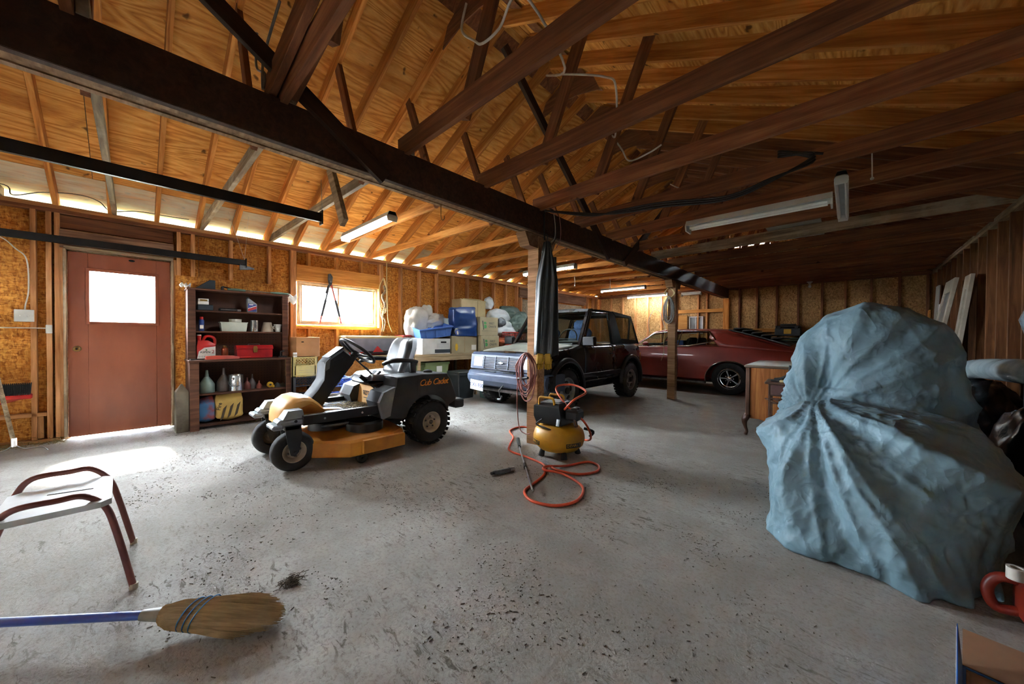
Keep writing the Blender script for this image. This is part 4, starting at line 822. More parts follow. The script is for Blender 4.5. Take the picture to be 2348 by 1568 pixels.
for n_, (x, y1, z, lab) in enumerate(((-3.33, 1.13, 2.165, 'black overhead-door track with a slanted board hanger at its end'), (-5.93, 1.06, 2.12, 'black overhead-door track running above the brown door'))):
    t = thing('door_track', lab, 'door track', (x, 0, z)); m = MB()
    m.box(-.004, .0, YF + .05, y1, -.034, .034).box(-.03, 0, YF + .05, y1, -.037, -.032).box(-.03, 0, YF + .05, y1, .032, .037).box(-.03, -.026, YF + .05, y1, -.037, -.024).box(-.03, -.026, YF + .05, y1, .024, .037); m.build('channel', 'track_steel', t)
    m = MB().box(-.05, .02, y1 - .005, y1 + .003, -.06, .06); m.build('end_plate', 'track_steel', t)
    if n_ == 0:
        MB().at((.25, y1 + .03, .14), (0, D(-29 + 90), 0)).box(-.30, .30, -.019, .019, -.045, .045, .003).build('hanger_board', 'lumber_grey', t); MB().tube([(0, y1, .04), (-.02, y1, .33)], .002, 5).build('hanger_wire', 'steel_dull', t)
    else:
        MB().tube([(0, y1 - .02, .04), (.03, y1 + .02, .62)], .002, 5).tube([(0, y1 - .02, .04), (.0, y1 - .2, .66)], .002, 5).build('hanger_wire', 'cable_white', t); MB().prism([(-.07, -.02), (.09, -.06), (.09, -.075), (-.07, -.10)], 'x', -.03, .0).build('end_bracket', 'steel_dull', t, loc=(0, y1, 0))
def cable(label, pts, r, mat, name='cable', n=6, group=None):
    o = MB().tube(curve_pts(pts, n), r, 7).build(name, mat, smooth=60); return tag(o, label, 'cable', group)
cable('white cable looping below the nearest roof tie', [(-1.62, 1.32, 3.05), (-1.66, 1.32, 2.92), (-1.55, 1.32, 2.80), (-1.48, 1.32, 2.745), (-1.35, 1.32, 2.75), (-1.17, 1.30, 2.80), (-1.2, 1.7, 2.68), (-1.63, 2.08, 3.05), (-1.45, 2.08, 2.97), (-1.16, 2.08, 2.81), (-1.08, 2.08, 2.70), (-1.3, 2.5, 2.67), (-1.55, 2.93, 2.93), (-1.46, 2.93, 2.78), (-1.39, 2.93, 2.66), (-1.22, 2.93, 2.67), (-1.12, 2.93, 2.70)], .007, 'cable_white')
cable('thin white cable sagging between ties near the long reflector fixture', [(-1.32, 3.69, 2.68), (-1.2, 3.69, 2.60), (-1.04, 3.68, 2.58), (-.93, 3.7, 2.56), (-.7, 4.0, 2.62)], .006, 'cable_white')
cable('pair of grey wires dropping beside the double timber near the top edge', [(-2.60, .52, 2.95), (-2.62, .52, 2.76), (-2.42, .52, 2.62), (-2.37, .50, 2.50), (-2.44, .52, 2.72), (-2.2, .54, 2.90)], .007, 'cable_grey')
for k, dx in enumerate((-.012, .012)):
    cable(('lower', 'upper')[k] + ' dark hose lying along the top of the beam', [(-2.44 + dx, YF + .1, 2.47), (-2.44 + dx, -.5, 2.50 + .015 * k), (-2.43 + dx, -.1, 2.475 + .01 * k), (-2.43 + dx, .45, 2.48), (-2.43 + dx, .8, 2.475), (-2.42 + dx, 1.3, 2.462 + .02 * k), (-2.42 + dx, 2.1, 2.468), (-2.42 + dx, 2.8, 2.462 + .01 * k)], .0085, 'cable_black')
for k in range(3):
    cable(('top', 'middle', 'bottom')[k] + ' black cable of the bundle strung towards the long reflector fixture', [(-2.25, 2.86, 2.42), (-1.95, 3.25, 2.40 + .01 * k), (-1.65, 3.3, 2.40 - .015 * k), (-1.25, 3.32, 2.38 - .02 * k), (-.75, 3.32, 2.30 - .015 * k), (-.45, 3.36, 2.37 - .01 * k), (-.2, 3.42, 2.45 + .02 * k), (-.42, 3.46, 2.60 - .02 * k), (-.28, 3.5, 2.56), (-.16, 3.55, 2.53)], .009, 'cable_black', group='black cables strung under the roof ties')
cable('thin wire wandering along the eaves above the brown door', [(-6.16, YF + .2, 2.62), (-6.15, -.87, 2.63), (-6.16, -.82, 2.545), (-6.13, -.63, 2.62), (-6.12, -.40, 2.66), (-6.12, -.25, 2.63), (-6.14, -.16, 2.55), (-6.14, .05, 2.60), (-6.12, .28, 2.60), (-6.12, .50, 2.61)], .005, 'cable_grey')
cable('pale cable running down to the light switch', [(-6.15, YF + .1, 2.16), (-6.14, -.93, 2.12), (-6.12, -.80, 2.0), (-6.115, -.735, 1.90), (-6.115, -.725, 1.6), (-6.115, -.745, 1.44), (-6.12, -.75, 1.39)], .006, 'cable_white')
cable('straight white conduit crossing the studs left of the brown door', [(-6.125, YF + .02, 1.205), (-6.125, -1.0, 1.205), (-6.125, -.62, 1.205)], .006, 'cable_white', n=2)
sw = thing('light_switch', 'white double light switch plate beside the brown door', 'light switch', (-6.13, -.755, 1.33)); MB().box(-.02, .012, -.062, .062, -.062, .062, .004).build('plate', 'fixture_white', sw)
for y in (-.025, .025): MB().box(.012, .026, y - .005, y + .005, -.012, .006, .003).build('toggle', 'tube_off', sw)
jb = thing('junction_box', 'small white junction box on the stud beside the door conduit', 'electrical box', (-6.128, -.60, 1.195)); MB().box(-.012, .012, -.022, .022, -.045, .045, .004).build('box', 'fixture_white', jb)
hk = MB().tube(curve_pts([(0, 0, 0), (0, .0, -.10), (.0, .018, -.125), (0, .035, -.10), (0, .03, -.085)], 5), .004, 6).build('beam_hook', 'brass_old', loc=(-2.42, 1.72, 2.215), smooth=60); tag(hk, 'small curled metal hook under the beam', 'hook')
for k, (y, x) in enumerate(((6.05, -4.0), (6.75, -3.6))):
    pc = MB().tube(curve_pts([(0, 0, 0), (.01, 0, -.12), (0, .01, -.2)], 4), .004, 6).sphere((0, .01, -.2), .012, 8, 6).build('pull_cord', 'cable_white', loc=(x, y, 2.38), smooth=60); tag(pc, ('pale knotted cord hanging nearer the jacket', 'pale knotted cord hanging nearer the second post')[k], 'cord')
pc = MB().tube([(0, 0, 0), (.005, 0, -.3)], .004, 6).sphere((.005, 0, -.305), .011, 8, 6).build('pull_cord', 'cable_white', loc=(.10, 3.64, 2.60), smooth=60); tag(pc, 'long pull cord beside the long reflector fixture', 'cord')
sb_ = MB().box(-.28, .28, -1.1, 1.1, 0, .02, .003).build('stored_board', 'board_white', loc=(-.55, 5.55, 2.612)); tag(sb_, 'pale flat board stored on top of the right-hand roof ties', 'board')
db = thing('double_timber', 'reddish doubled timber with an open end resting on the beam', 'timber', (-2.38, .586, 2.452))
for y in (-.048, .048): MB().at((0, y, .075), (0, D(-9), 0)).box(-.05, 1.4, -.019, .019, -.07, .07, .003).build('timber', 'lumber_dark', db)
# roofing and siding that close the building from outside
pm('roofing', '#4a4a48', '#3a3a38', 6, .9)
for s in (0, 1):
    m = MB().box(-.02, Ls + .0, YF - .12, YB + .17, .0135, .024); o = m.build('roofing_felt', 'roofing', CE)
    o.location = (XL - .45, 0, sh - SL * .45) if s == 0 else (XR + .45, YB + YF + .05, sh - SL * .45); o.rotation_euler = (0, -ang, math.pi * s)
m = MB(); x = XL - SD - .022
for (a, c_, z0, z1) in ((YF - .1, DY0 - .02, 0, PT + .03), (DY0 - .02, DY1 + .02, DZ + .02, PT + .03), (DY1 + .02, WY0, 0, PT + .03), (WY0, WY1, 0, WZ0), (WY0, WY1, WZ1, PT + .03), (WY1, YB + .1, 0, PT + .03)): m.box(x - .01, x, a, c_, z0, z1)
m.build('siding', 'board_white', WL); MB().box(XL - .1, XR + .1, YB + SD + .022, YB + SD + .03, 0, 2.46).build('siding', 'board_white', WB); MB().box(XR + SD + .03, XR + SD + .04, YF - .1, YB + .1, 0, PT + .1).build('siding', 'board_white', WR)
# ------------------------------------------------------------------ brown shelf unit and what stands on it (open side looks to +x)
wood('shelf_brown', '#6d4a38', '#553628', '#38221a', knots=False, axis=1, vr=.08); pm('peg_brown', '#5d3a29', '#472a1d', 3, .7)
SH = thing('shelf_unit', 'dark brown wooden shelf unit between the brown door and the window', 'shelf', (-6.12, 1.0, 0))
Y0, Y1 = -.54, .53
for s, y in ((1, Y0), (-1, Y1)):
    MB().box(.0, .50, y, y + s * .022, 0, .82, .003).build('lower_side', 'shelf_brown', SH); MB().box(.0, .27, y, y + s * .022, .84, 1.70, .003).build('upper_side', 'shelf_brown', SH)
    MB().box(.482, .502, y + (0 if s > 0 else -.085), y + (.085 if s > 0 else 0), 0, .82, .003).build('lower_stile', 'shelf_brown', SH); MB().box(.27, .288, y + (0 if s > 0 else -.075), y + (.075 if s > 0 else 0), .84, 1.70, .003).build('upper_stile', 'shelf_brown', SH)
MB().box(.0, .52, Y0 - .01, Y1 + .01, .82, .842, .003).build('ledge', 'shelf_brown', SH); MB().box(.0, .30, Y0 - .01, Y1 + .01, 1.70, 1.722, .003).build('top_board', 'shelf_brown', SH)
for z in (.06, .435): MB().box(.01, .47, Y0 + .024, Y1 - .024, z - .022, z, .003).build('shelf_board', 'shelf_brown', SH)
for z in (1.195, 1.455): MB().box(.01, .268, Y0 + .024, Y1 - .024, z - .020, z, .003).build('shelf_board', 'shelf_brown', SH)
bk = MB().box(.0, .008, Y0 + .02, Y1 - .02, .05, 1.70).build('pegboard_back', 'peg_brown', SH)
m = MB()
for i in range(26):
    for k in range(9): m.box(.0078, .0092, -.46 + i * .036, -.453 + i * .036, .50 + k * .036, .507 + k * .036)
    for k in range(8): m.box(.0078, .0092, -.46 + i * .036, -.453 + i * .036, .90 + k * .036, .907 + k * .036)
hh = m.build('peg_holes', 'black_hole', bk); hh['kind'] = 'stuff'
def PX(x): return -6.12 + x
pm('red_plastic', '#c4221b', '#a51914', 6, .38); pm('red_metal', '#b81d22', '#97151a', 8, .35); pm('tin', '#b8bbbd', '#8f9295', 9, .25, .95); pm('beige_plastic', '#a99c88', '#8d8170', 6, .55); pm('white_plastic', '#cfcdc4', '#b5b2a8', 6, .5); pm('funnel_grey', '#7f9188', '#62736b', 5, .5); pm('funnel_dark', '#5c5450', '#443d3a', 5, .5); pm('copper_tin', '#a8512a', '#7d3a1e', 8, .35, .5); pm('blue_can', '#27458f', '#1d3670', 8, .35); pm('dark_case', '#1e2a33', '#141d24', 6, .5); pm('salmon', '#c94f3d', '#b0402f', 5, .5); flat('label_white', '#e2e0da', .6); flat('label_blue', '#2a3f8a', .6); flat('label_red', '#b02a2a', .6); flat('print_dark', '#28303a', .6); flat('print_green', '#3f8a4a', .6); pm('yellow_plastic', '#d9a81c', '#b98a12', 6, .45); pm('red_dark_plastic', '#7a3a30', '#5f2a22', 6, .5); pm('green_rod', '#6f9283', '#557467', 6, .5); flat('brass', '#b49350', .3, .9)
# top of the shelf
o = MB().prism([(-.10, 0), (.10, 0), (.10, .12), (.045, .12)], 'x', -.05, .05).build('wedge_holder', 'dark_case', loc=(PX(.18), .63, 1.722), bevel=.006); tag(o, 'black wedge-shaped holder on top of the shelf unit', 'holder')
r_ = thing('fishing_rod', 'pale green rod with grips lying along the top of the shelf unit', 'rod', (PX(.24), 1.1, 1.74)); MB().tube([(0, -.22, .0), (.02, .42, .0)], .007, 8).build('shaft', 'steel_dull', r_); MB().tube([(0, -.25, 0), (0, -.16, .002), (.004, -.06, 0)], [.012, .02, .014], 10).build('front_grip', 'green_rod', r_, smooth=60); MB().tube([(.014, .22, 0), (.018, .32, .002), (.02, .44, 0)], [.010, .017, .012], 10).build('rear_grip', 'green_rod', r_, smooth=60)
o = MB().box(-.03, .03, -.012, .012, 0, .05, .004).tube([(0, 0, .05), (0, .09, .03)], .01, 6).build('hand_tool', 'black_plastic', loc=(PX(.22), .80, 1.722)); tag(o, 'small dark hand tool beside the pale green rod', 'tool')
rg = MB().grid(lambda u, v: (.0 + .05 * math.sin(v * 3) + .03 * u, -.05 + .1 * u, .0 - .12 * v + .02 * math.sin(7 * u)), 7, 7).build('paper_tag', 'label_white', loc=(PX(.26), 1.575, 1.73), smooth=60, solid=.003); tag(rg, 'crumpled white paper hanging off the shelf corner nearest the window', 'paper')
rg = MB().grid(lambda u, v: ((u - .5) * .1, (v - .5) * .1, .03 * math.sin(u * 9) * math.sin(v * 8) + .012), 9, 9).build('cobweb_rag', 'label_white', loc=(PX(.27), .44, 1.735), smooth=60, solid=.003); tag(rg, 'wispy pale rag on the shelf corner nearest the door', 'rag')
# row 1
bxs = thing('small_box', 'small white cartons stacked on a dark tray, topmost shelf', 'box', (PX(.20), .63, 1.455)); MB().box(-.06, .06, -.075, .075, 0, .07, .006).build('dark_tray', 'dark_case', bxs); MB().box(-.04, .04, -.07, .035, .071, .108, .002).build('carton', 'label_white', bxs); MB().box(-.04, .04, -.068, .033, .110, .145, .002).build('carton', 'label_white', bxs); MB().box(.0405, .0415, -.05, .02, .115, .135).build('print', 'brass', bxs)
cs = thing('tool_case', 'flat black tool case with a metal end, topmost shelf', 'case', (PX(.20), .88, 1.455)); MB().box(-.05, .05, -.11, .07, 0, .04, .008).build('case', 'black_plastic', cs); MB().box(-.03, .03, .07, .115, .002, .034, .006).build('metal_end', 'steel', cs); MB().tube([(.05, -.1, .02), (.06, .06, .02)], .004, 6).build('rib', 'steel', cs)
ob = thing('oil_bottle', 'grey motor oil bottle with blue and red label, topmost shelf', 'bottle', (PX(.20), 1.115, 1.455)); MB().prism([(-.055, 0), (.055, 0), (.055, .115), (-.03, .185), (-.055, .185)], 'x', -.04, .04).build('bottle', 'grey_plastic', ob, bevel=.008); MB().lathe([(.016, .185), (.016, .205)], 12, c=(0, -.042, 0)).build('cap', 'black_plastic', ob)
MB().prism([(-.047, .012), (.047, .012), (.047, .105), (-.047, .12)], 'x', .0405, .0415).build('label', 'label_blue', ob); MB().prism([(-.047, .012), (.047, .05), (.047, .085), (-.047, .045)], 'x', .0416, .0422).build('label_stripe', 'label_red', ob); MB().prism([(-.047, .047), (.047, .087), (.047, .094), (-.047, .054)], 'x', .0416, .0422).build('label_line', 'label_white', ob); MB().box(.0416, .0424, -.035, .01, .098, .108).build('label_mark', 'label_white', ob)
# row 2
sp = thing('spray_can', 'blue spray can with a red cap, second shelf down', 'can', (PX(.21), .595, 1.195)); MB().lathe([(.026, 0), (.027, .005), (.027, .13), (.02, .145)], 18).build('can', 'blue_can', sp, smooth=40); MB().lathe([(.019, .143), (.019, .172), (.014, .178)], 14).build('cap', 'red_plastic', sp, smooth=40); MB().lathe([(.0275, .03), (.0275, .075)], 18, cap=False, a0=-.7, a1=.7).build('label', 'label_white', sp)
pm('frosted', '#b8bdb2', '#9ea498', 4, .45)
tb = thing('food_tub', 'frosted plastic tub with a small white tub set in it, second shelf down', 'tub', (PX(.18), .92, 1.195)); m = MB(); m.loft([[(x * k, y * k, z) for x, y in ((-.07, -.14), (.07, -.14), (.07, .14), (-.07, .14))] for k, z in ((.92, 0), (1.0, .112), (1.05, .114), (1.05, .122), (.97, .122), (.90, .01))], cap=(True, True)); m.build('tub', 'frosted', tb); MB().lathe([(.062, .06), (.068, .155), (.07, .16), (.066, .163), (.03, .15)], 22, c=(0, .02, 0)).build('inner_tub', 'white_plastic', tb, smooth=40)
tc = thing('tin_can', 'tall bright tin can on the second shelf down', 'can', (PX(.19), 1.145, 1.195)); MB().lathe([(.046, 0), (.048, .004), (.046, .01), (.046, .15), (.048, .155), (.044, .157), (.042, .15), (.041, .02)], 24).build('can', 'tin', tc, smooth=40)
p_ = thing('plastic_pot', 'beige upturned pot on the second shelf down', 'pot', (PX(.18), 1.30, 1.195)); MB().lathe([(.075, 0), (.074, .01), (.05, .13), (.046, .134)], 22).build('pot', 'beige_plastic', p_, smooth=40); MB().tube(curve_pts([(.06, .03, .10), (.075, .045, .06), (.06, .055, .04)], 4), .006, 6).build('handle', 'beige_plastic', p_, smooth=60)
p_ = thing('plastic_cup', 'pale cup at the window end of the second shelf down', 'cup', (PX(.19), 1.425, 1.195)); MB().lathe([(.035, 0), (.05, .10), (.053, .108), (.049, .11), (.046, .1), (.033, .01)], 20).build('cup', 'white_plastic', p_, smooth=40); MB().tube(curve_pts([(.03, -.045, .09), (.03, -.065, .07), (.03, -.05, .04)], 4), .006, 6).build('handle', 'white_plastic', p_, smooth=60)
# row 3 on the ledge
jg = thing('fuel_jug', 'red fuel jug with a white printed label on the shelf ledge', 'jug', (PX(.22), .635, .842))
m = MB(); prf = lambda k, z: [(x * k, y * k, z) for x, y in ((-.05, -.09), (.05, -.09), (.055, -.08), (.055, .08), (.05, .09), (-.05, .09), (-.055, .08), (-.055, -.08))]
m.loft([prf(.96, 0), prf(1, .01), prf(1, .165), prf(.95, .19)] + [[(x * .8, (y * .55 - .03), z) for x, y, _ in prf(1, 0)] for z in (.235,)]); m.build('jug', 'red_plastic', jg, smooth=35)
MB().tube(curve_pts([(0, -.03, .23), (0, .0, .285), (0, .05, .285), (0, .085, .25), (0, .085, .18)], 6), .017, 10).build('handle', 'red_plastic', jg, smooth=60); MB().lathe([(.02, .235), (.02, .27), (.024, .272), (.024, .295)], 14, c=(0, -.065, 0)).build('neck', 'red_plastic', jg, smooth=40); MB().lathe([(.023, .285), (.023, .305), (.02, .308)], 14, c=(0, -.065, 0)).build('cap', 'label_white', jg, smooth=40)
MB().prism([(-.088, .012), (.088, .012), (.088, .16), (-.02, .145), (-.07, .10)], 'x', .0552, .0560).build('label', 'label_white', jg); text('label_name', 'ASPEN', .034, 'print_dark', jg, (.0563, -.012, .088), (D(90), 0, D(90)), 0, .0005, offset=.0006); text('label_number', '2', .06, 'label_red', jg, (.0563, .064, .092), (D(90), 0, D(90)), 0, .0005); MB().at((.0563, .0, .117), (0, D(90), 0)).lathe([(.009, 0), (.009, .0006)], 10).build('label_leaf', 'print_green', jg)
for k in range(3): MB().at((.0563, -.065 + k * .026, .035), (0, D(90), 0)).tube([(.009 * math.cos(a), .009 * math.sin(a), 0) for a in [2 * math.pi * i / 4 for i in range(4)]], .0013, 4, loop=True).build('hazard_mark', 'print_dark', jg)
ot = thing('metal_bottle', 'copper-coloured tin bottle between the fuel jug and the red toolbox', 'bottle', (PX(.20), .825, .842)); MB().lathe([(.035, 0), (.037, .004), (.037, .125), (.028, .14), (.02, .145)], 18).build('body', 'copper_tin', ot, smooth=40); MB().lathe([(.024, .14), (.024, .165), (.02, .168)], 14).build('cap', 'brass_old', ot, smooth=40)
tbx = thing('toolbox', 'red metal toolbox with a brass latch on the shelf ledge', 'toolbox', (PX(.22), 1.135, .842)); MB().box(-.09, .09, -.20, .20, 0, .12, .006).build('box', 'red_metal', tbx); MB().prism([(-.095, .12), (.095, .12), (.095, .14), (.06, .172), (-.06, .172), (-.095, .14)], 'y', -.204, .204).build('lid', 'red_metal', tbx); MB().prism([(-.02, .075), (.02, .075), (.026, .125), (.018, .16), (-.018, .16), (-.026, .125)], 'x', .091, .101).build('latch', 'brass', tbx); MB().tube(curve_pts([(0, -.06, .172), (0, -.055, .185), (0, .055, .185), (0, .06, .172)], 4), .005, 6).build('handle', 'steel', tbx, smooth=60)
pr = thing('plastic_trough', 'long salmon-red plastic scraper with a handle lying before the toolbox', 'scraper', (PX(.43), .83, .842)); MB().loft([[(x, y, z) for x, z in ((-w_, .005), (-w_ * .7, h_), (w_ * .7, h_), (w_, .005))] for y, w_, h_ in ((-.22, .035, .045), (-.1, .045, .05), (.05, .04, .045), (.11, .018, .03))]).build('blade', 'salmon', pr, smooth=40); MB().tube(curve_pts([(0, .09, .02), (.012, .14, .022), (.014, .21, .022), (0, .225, .022), (-.014, .21, .022), (-.012, .14, .022), (0, .09, .02)], 4), .006, 6).build('handle', 'red_plastic', pr, smooth=60)
pl = thing('pliers', 'small metal pliers at the door end of the shelf ledge', 'pliers', (PX(.46), .52, .842)); MB().tube([(0, -.06, .012), (.01, 0, .012), (-.012, .06, .012)], .008, 6).build('jaw_arm', 'steel', pl); MB().tube([(0.02, -.05, .012), (.01, 0, .012), (.03, .07, .012)], .008, 6).build('handle_arm', 'black_plastic', pl)
wr = thing('clamp_tool', 'small dark clamp at the window end of the shelf ledge', 'clamp', (PX(.35), 1.44, .842)); MB().box(-.03, .03, -.05, .05, 0, .02, .005).build('base', 'black_plastic', wr); MB().tube([(0, -.02, .02), (0, -.02, .08), (0, .02, .09)], .012, 8).build('arm', 'black_plastic', wr, smooth=40)
# row 4
def funnel(lab, y, x, r, h, mat, nm='funnel'):
    t = thing(nm, lab, 'funnel', (PX(x), y, .435)); MB().lathe([(r, 0), (r, h * .35), (r * .85, h * .45), (r * .35, h * .68), (r * .25, h * .72)], 24).build('cone', mat, t, smooth=50); MB().lathe([(r * .27, h * .70), (r * .17, h), (r * .14, h)], 14).build('spout', mat, t, smooth=50)
funnel('large grey-green upturned funnel nearest the door on the lower shelf', .63, .34, .078, .275, 'funnel_grey'); funnel('large brown-grey upturned funnel partly behind the paint can', .80, .30, .075, .29, 'funnel_dark')
pc_ = thing('paint_can', 'shiny metal paint can on the lower shelf', 'can', (PX(.38), .915, .435)); MB().lathe([(.076, 0), (.08, .004), (.078, .012), (.078, .195), (.081, .2), (.078, .206), (.07, .205), (.068, .195)], 30).build('can', 'tin', pc_, smooth=40); MB().tube(curve_pts([(.0, -.08, .12), (.06, -.075, .08), (.085, -.03, .06), (.085, .02, .065)], 6), .003, 6).build('bail_handle', 'steel', pc_, smooth=60); MB().at((.07, -.045, .15), (0, D(90), D(-30))).lathe([(.014, 0), (.014, .012), (.006, .016)], 12).build('lug', 'tin', pc_)
funnel('small dull-red funnel right behind the paint can', 1.04, .33, .042, .15, 'red_dark_plastic'); funnel('small dark funnel between two red funnels', 1.10, .30, .045, .19, 'funnel_dark'); funnel('smallest dull-red funnel on the lower shelf', 1.165, .36, .033, .105, 'red_dark_plastic')
tm = thing('tape_measure', 'yellow tape measure on the lower shelf', 'tape measure', (PX(.36), 1.29, .435)); MB().at((0, 0, .04), (0, D(90), 0)).lathe([(.03, -.02), (.038, -.015), (.038, .015), (.03, .02)], 16).build('case', 'yellow_plastic', tm, smooth=40); MB().box(-.015, .015, .02, .05, 0, .03, .004).build('mouth', 'yellow_plastic', tm); MB().at((.02, 0, .04), (0, D(90), 0)).lathe([(.014, 0), (.014, .004)], 12).build('badge', 'black_plastic', tm)
gl = MB().grid(lambda u, v: ((u - .5) * .1, (v - .5) * .14, .06 * math.sin(math.pi * u) * math.sin(math.pi * v) ** .6 * (1 + .3 * math.sin(9 * v))), 9, 12).box(-.05, .05, -.07, .07, 0, .004).build('work_glove', 'charcoal_plastic', loc=(PX(.34), 1.41, .435), smooth=60); tag(gl, 'crumpled dark glove beside the yellow tape measure', 'glove')
# row 5
pm('bag_blue', '#3b6f9e', '#8a4440', 7, .45, lo=.45, hi=.6); pm('bag_yellow', '#c2a35a', '#a98a44', 4, .6); flat('bag_print', '#3a2f20', .7)
def sack(name, lab, loc, w_, d_, h_, mat, seed, rz=0, tilt=0):
    t = thing(name, lab, 'bag', loc, rot=(0, tilt, rz)); rr = random.Random(seed); ph = [rr.uniform(0, 6) for _ in range(6)]
    def f(u, v):
        a = u * 2 * math.pi; c_, s_ = math.cos(a), math.sin(a); e = .35
        x = math.copysign(abs(c_) ** e, c_) * d_ / 2; y = math.copysign(abs(s_) ** e, s_) * w_ / 2; k = math.sin(min(1, v * 6) * math.pi / 2) * (1 - .0 * v)
        top = max(0, (v - .72) / .28); x *= k * (1 - .9 * top ** 1.3); y *= k * (1 - .12 * top)
        n_ = .02 * math.sin(5 * a + ph[0] + 4 * v) * math.sin(9 * v + ph[1]) + .012 * math.sin(11 * a + ph[2]) * top
        return (x * (1 + n_ * 3), y * (1 + n_ * 2), h_ * v + .02 * math.sin(3 * a + ph[3]) * top)
    MB().grid(f, 36, 18, lu=True).build('sack', mat, t, smooth=50); return t
sack('blue_bag', 'crumpled blue and red plastic bag on the bottom shelf', (PX(.33), .62, .061), .17, .16, .31, 'bag_blue', 2)
yb = sack('yellow_sack', 'yellow paper sack printed with dark stripes on the bottom shelf', (PX(.36), .845, .061), .28, .15, .36, 'bag_yellow', 5, 0, D(-4))
for k, (a, b_) in enumerate(((-.10, .07), (-.03, .09), (.04, .10))): MB().prism([(a, b_ - .06), (a + .035, b_ - .02), (a + .07, b_ + .13), (a + .035, b_ + .09)], 'x', .0775, .0795).build('stripe_print', 'bag_print', yb)
text('bag_lettering', 'Fire', .06, 'bag_print', yb, (.0795, -.105, .19), (D(90), D(-78), D(90)), 0, .0008, offset=.001)
wd = MB(); rr = random.Random(8)
for i in range(160):
    a = rr.uniform(0, 6.28); l = rr.uniform(.02, .09); wd.at((rr.gauss(0, .03), rr.gauss(0, .10), abs(rr.gauss(0, .014)) + .002), (0, rr.uniform(-.4, .4), a)); wd.box(-l / 2, l / 2, -.001, .001, -.001, .001)
o = wd.build('shelf_nest', 'dead_grass', loc=(PX(.40), 1.15, 0.004)); o['kind'] = 'stuff'; tag(o, 'tuft of dry grass and lint under the bottom shelf', 'debris')
# post stub beside the shelf
pm('weathered_block', '#6d6658', '#4c463c', 7, .9, bmp=.3)
bs_ = thing('timber_stub', 'grey weathered timber stub with a pointed top beside the shelf unit', 'post', (-5.72, .395, 0), D(5)); m = MB(); m.loft([[(x * k, y * k, z) for x, y in ((-.055, -.055), (.055, -.055), (.055, .055), (-.055, .055))] for k, z in ((1, 0), (1, .47), (.97, .48), (.12, .565))]); m.build('stub', 'weathered_block', bs_)
from mathutils import noise as mn
# ------------------------------------------------------------------ crates, workbench and the clutter along the left wall
pm('cardboard', '#a9855a', '#94714a', 3, .85); pm('cardboard_pale', '#a89a7c', '#95876a', 3, .85); pm('cardboard_orange', '#b98a5a', '#a5754a', 3, .85); pm('crate_yellow', '#c9b876', '#b5a361', 5, .55); pm('crate_blue', '#3a5fae', '#2d4c92', 5, .5); pm('crate_dark', '#2b2d31', '#1e2023', 6, .55); pm('green_tote', '#8da073', '#788b60', 4, .5); pm('grey_tote', '#8b8b92', '#74747b', 4, .5); pm('lid_cream', '#d3bf8a', '#bda772', 4, .55); pm('bin_dark', '#3b4044', '#2b3033', 4, .5); pm('bin_green', '#4e6a63', '#3d5650', 4, .5); pm('basket_red', '#c94a40', '#b13a31', 5, .5); pm('bag_white', '#cfcbc0', '#b7b2a5', 4, .6, bmp=.2); pm('bag_clear', '#d9dde0', '#c3c9cd', 5, .3, bmp=.15); pm('tarp_green', '#6d7f77', '#55665f', 5, .6); pm('blue_bag2', '#1d3f7d', '#163266', 3, .3); pm('tote_blue', '#4a6fb5', '#3c5d9c', 4, .45); pm('box_white', '#d3d2cf', '#bfbdb8', 4, .8); pm('cabinet_tan', '#c7b489', '#b5a176', 3, .6); pm('bench_wood', '#b09a78', '#927c5c', 5, .8, stretch=(5, .6, 5)); pm('pail_white', '#b9c2bd', '#a5aea8', 4, .5)
def open_box(name, t, x, y, z0, h, mat, th=.012, taper=1.0, bottom=True, solidtop=None):
    m = MB(); k = taper
    o_ = [(-x, -y), (x, -y), (x, y), (-x, y)]; i_ = [(-x + th, -y + th), (x - th, -y + th), (x - th, y - th), (-x + th, y - th)]
    m.loft([[(a * k, b_ * k, z0) for a, b_ in o_], [(a, b_, z0 + h) for a, b_ in o_], [(a, b_, z0 + h) for a, b_ in i_], [(a * k, b_ * k, z0 + th) for a, b_ in i_]]); return m.build(name, mat, t)
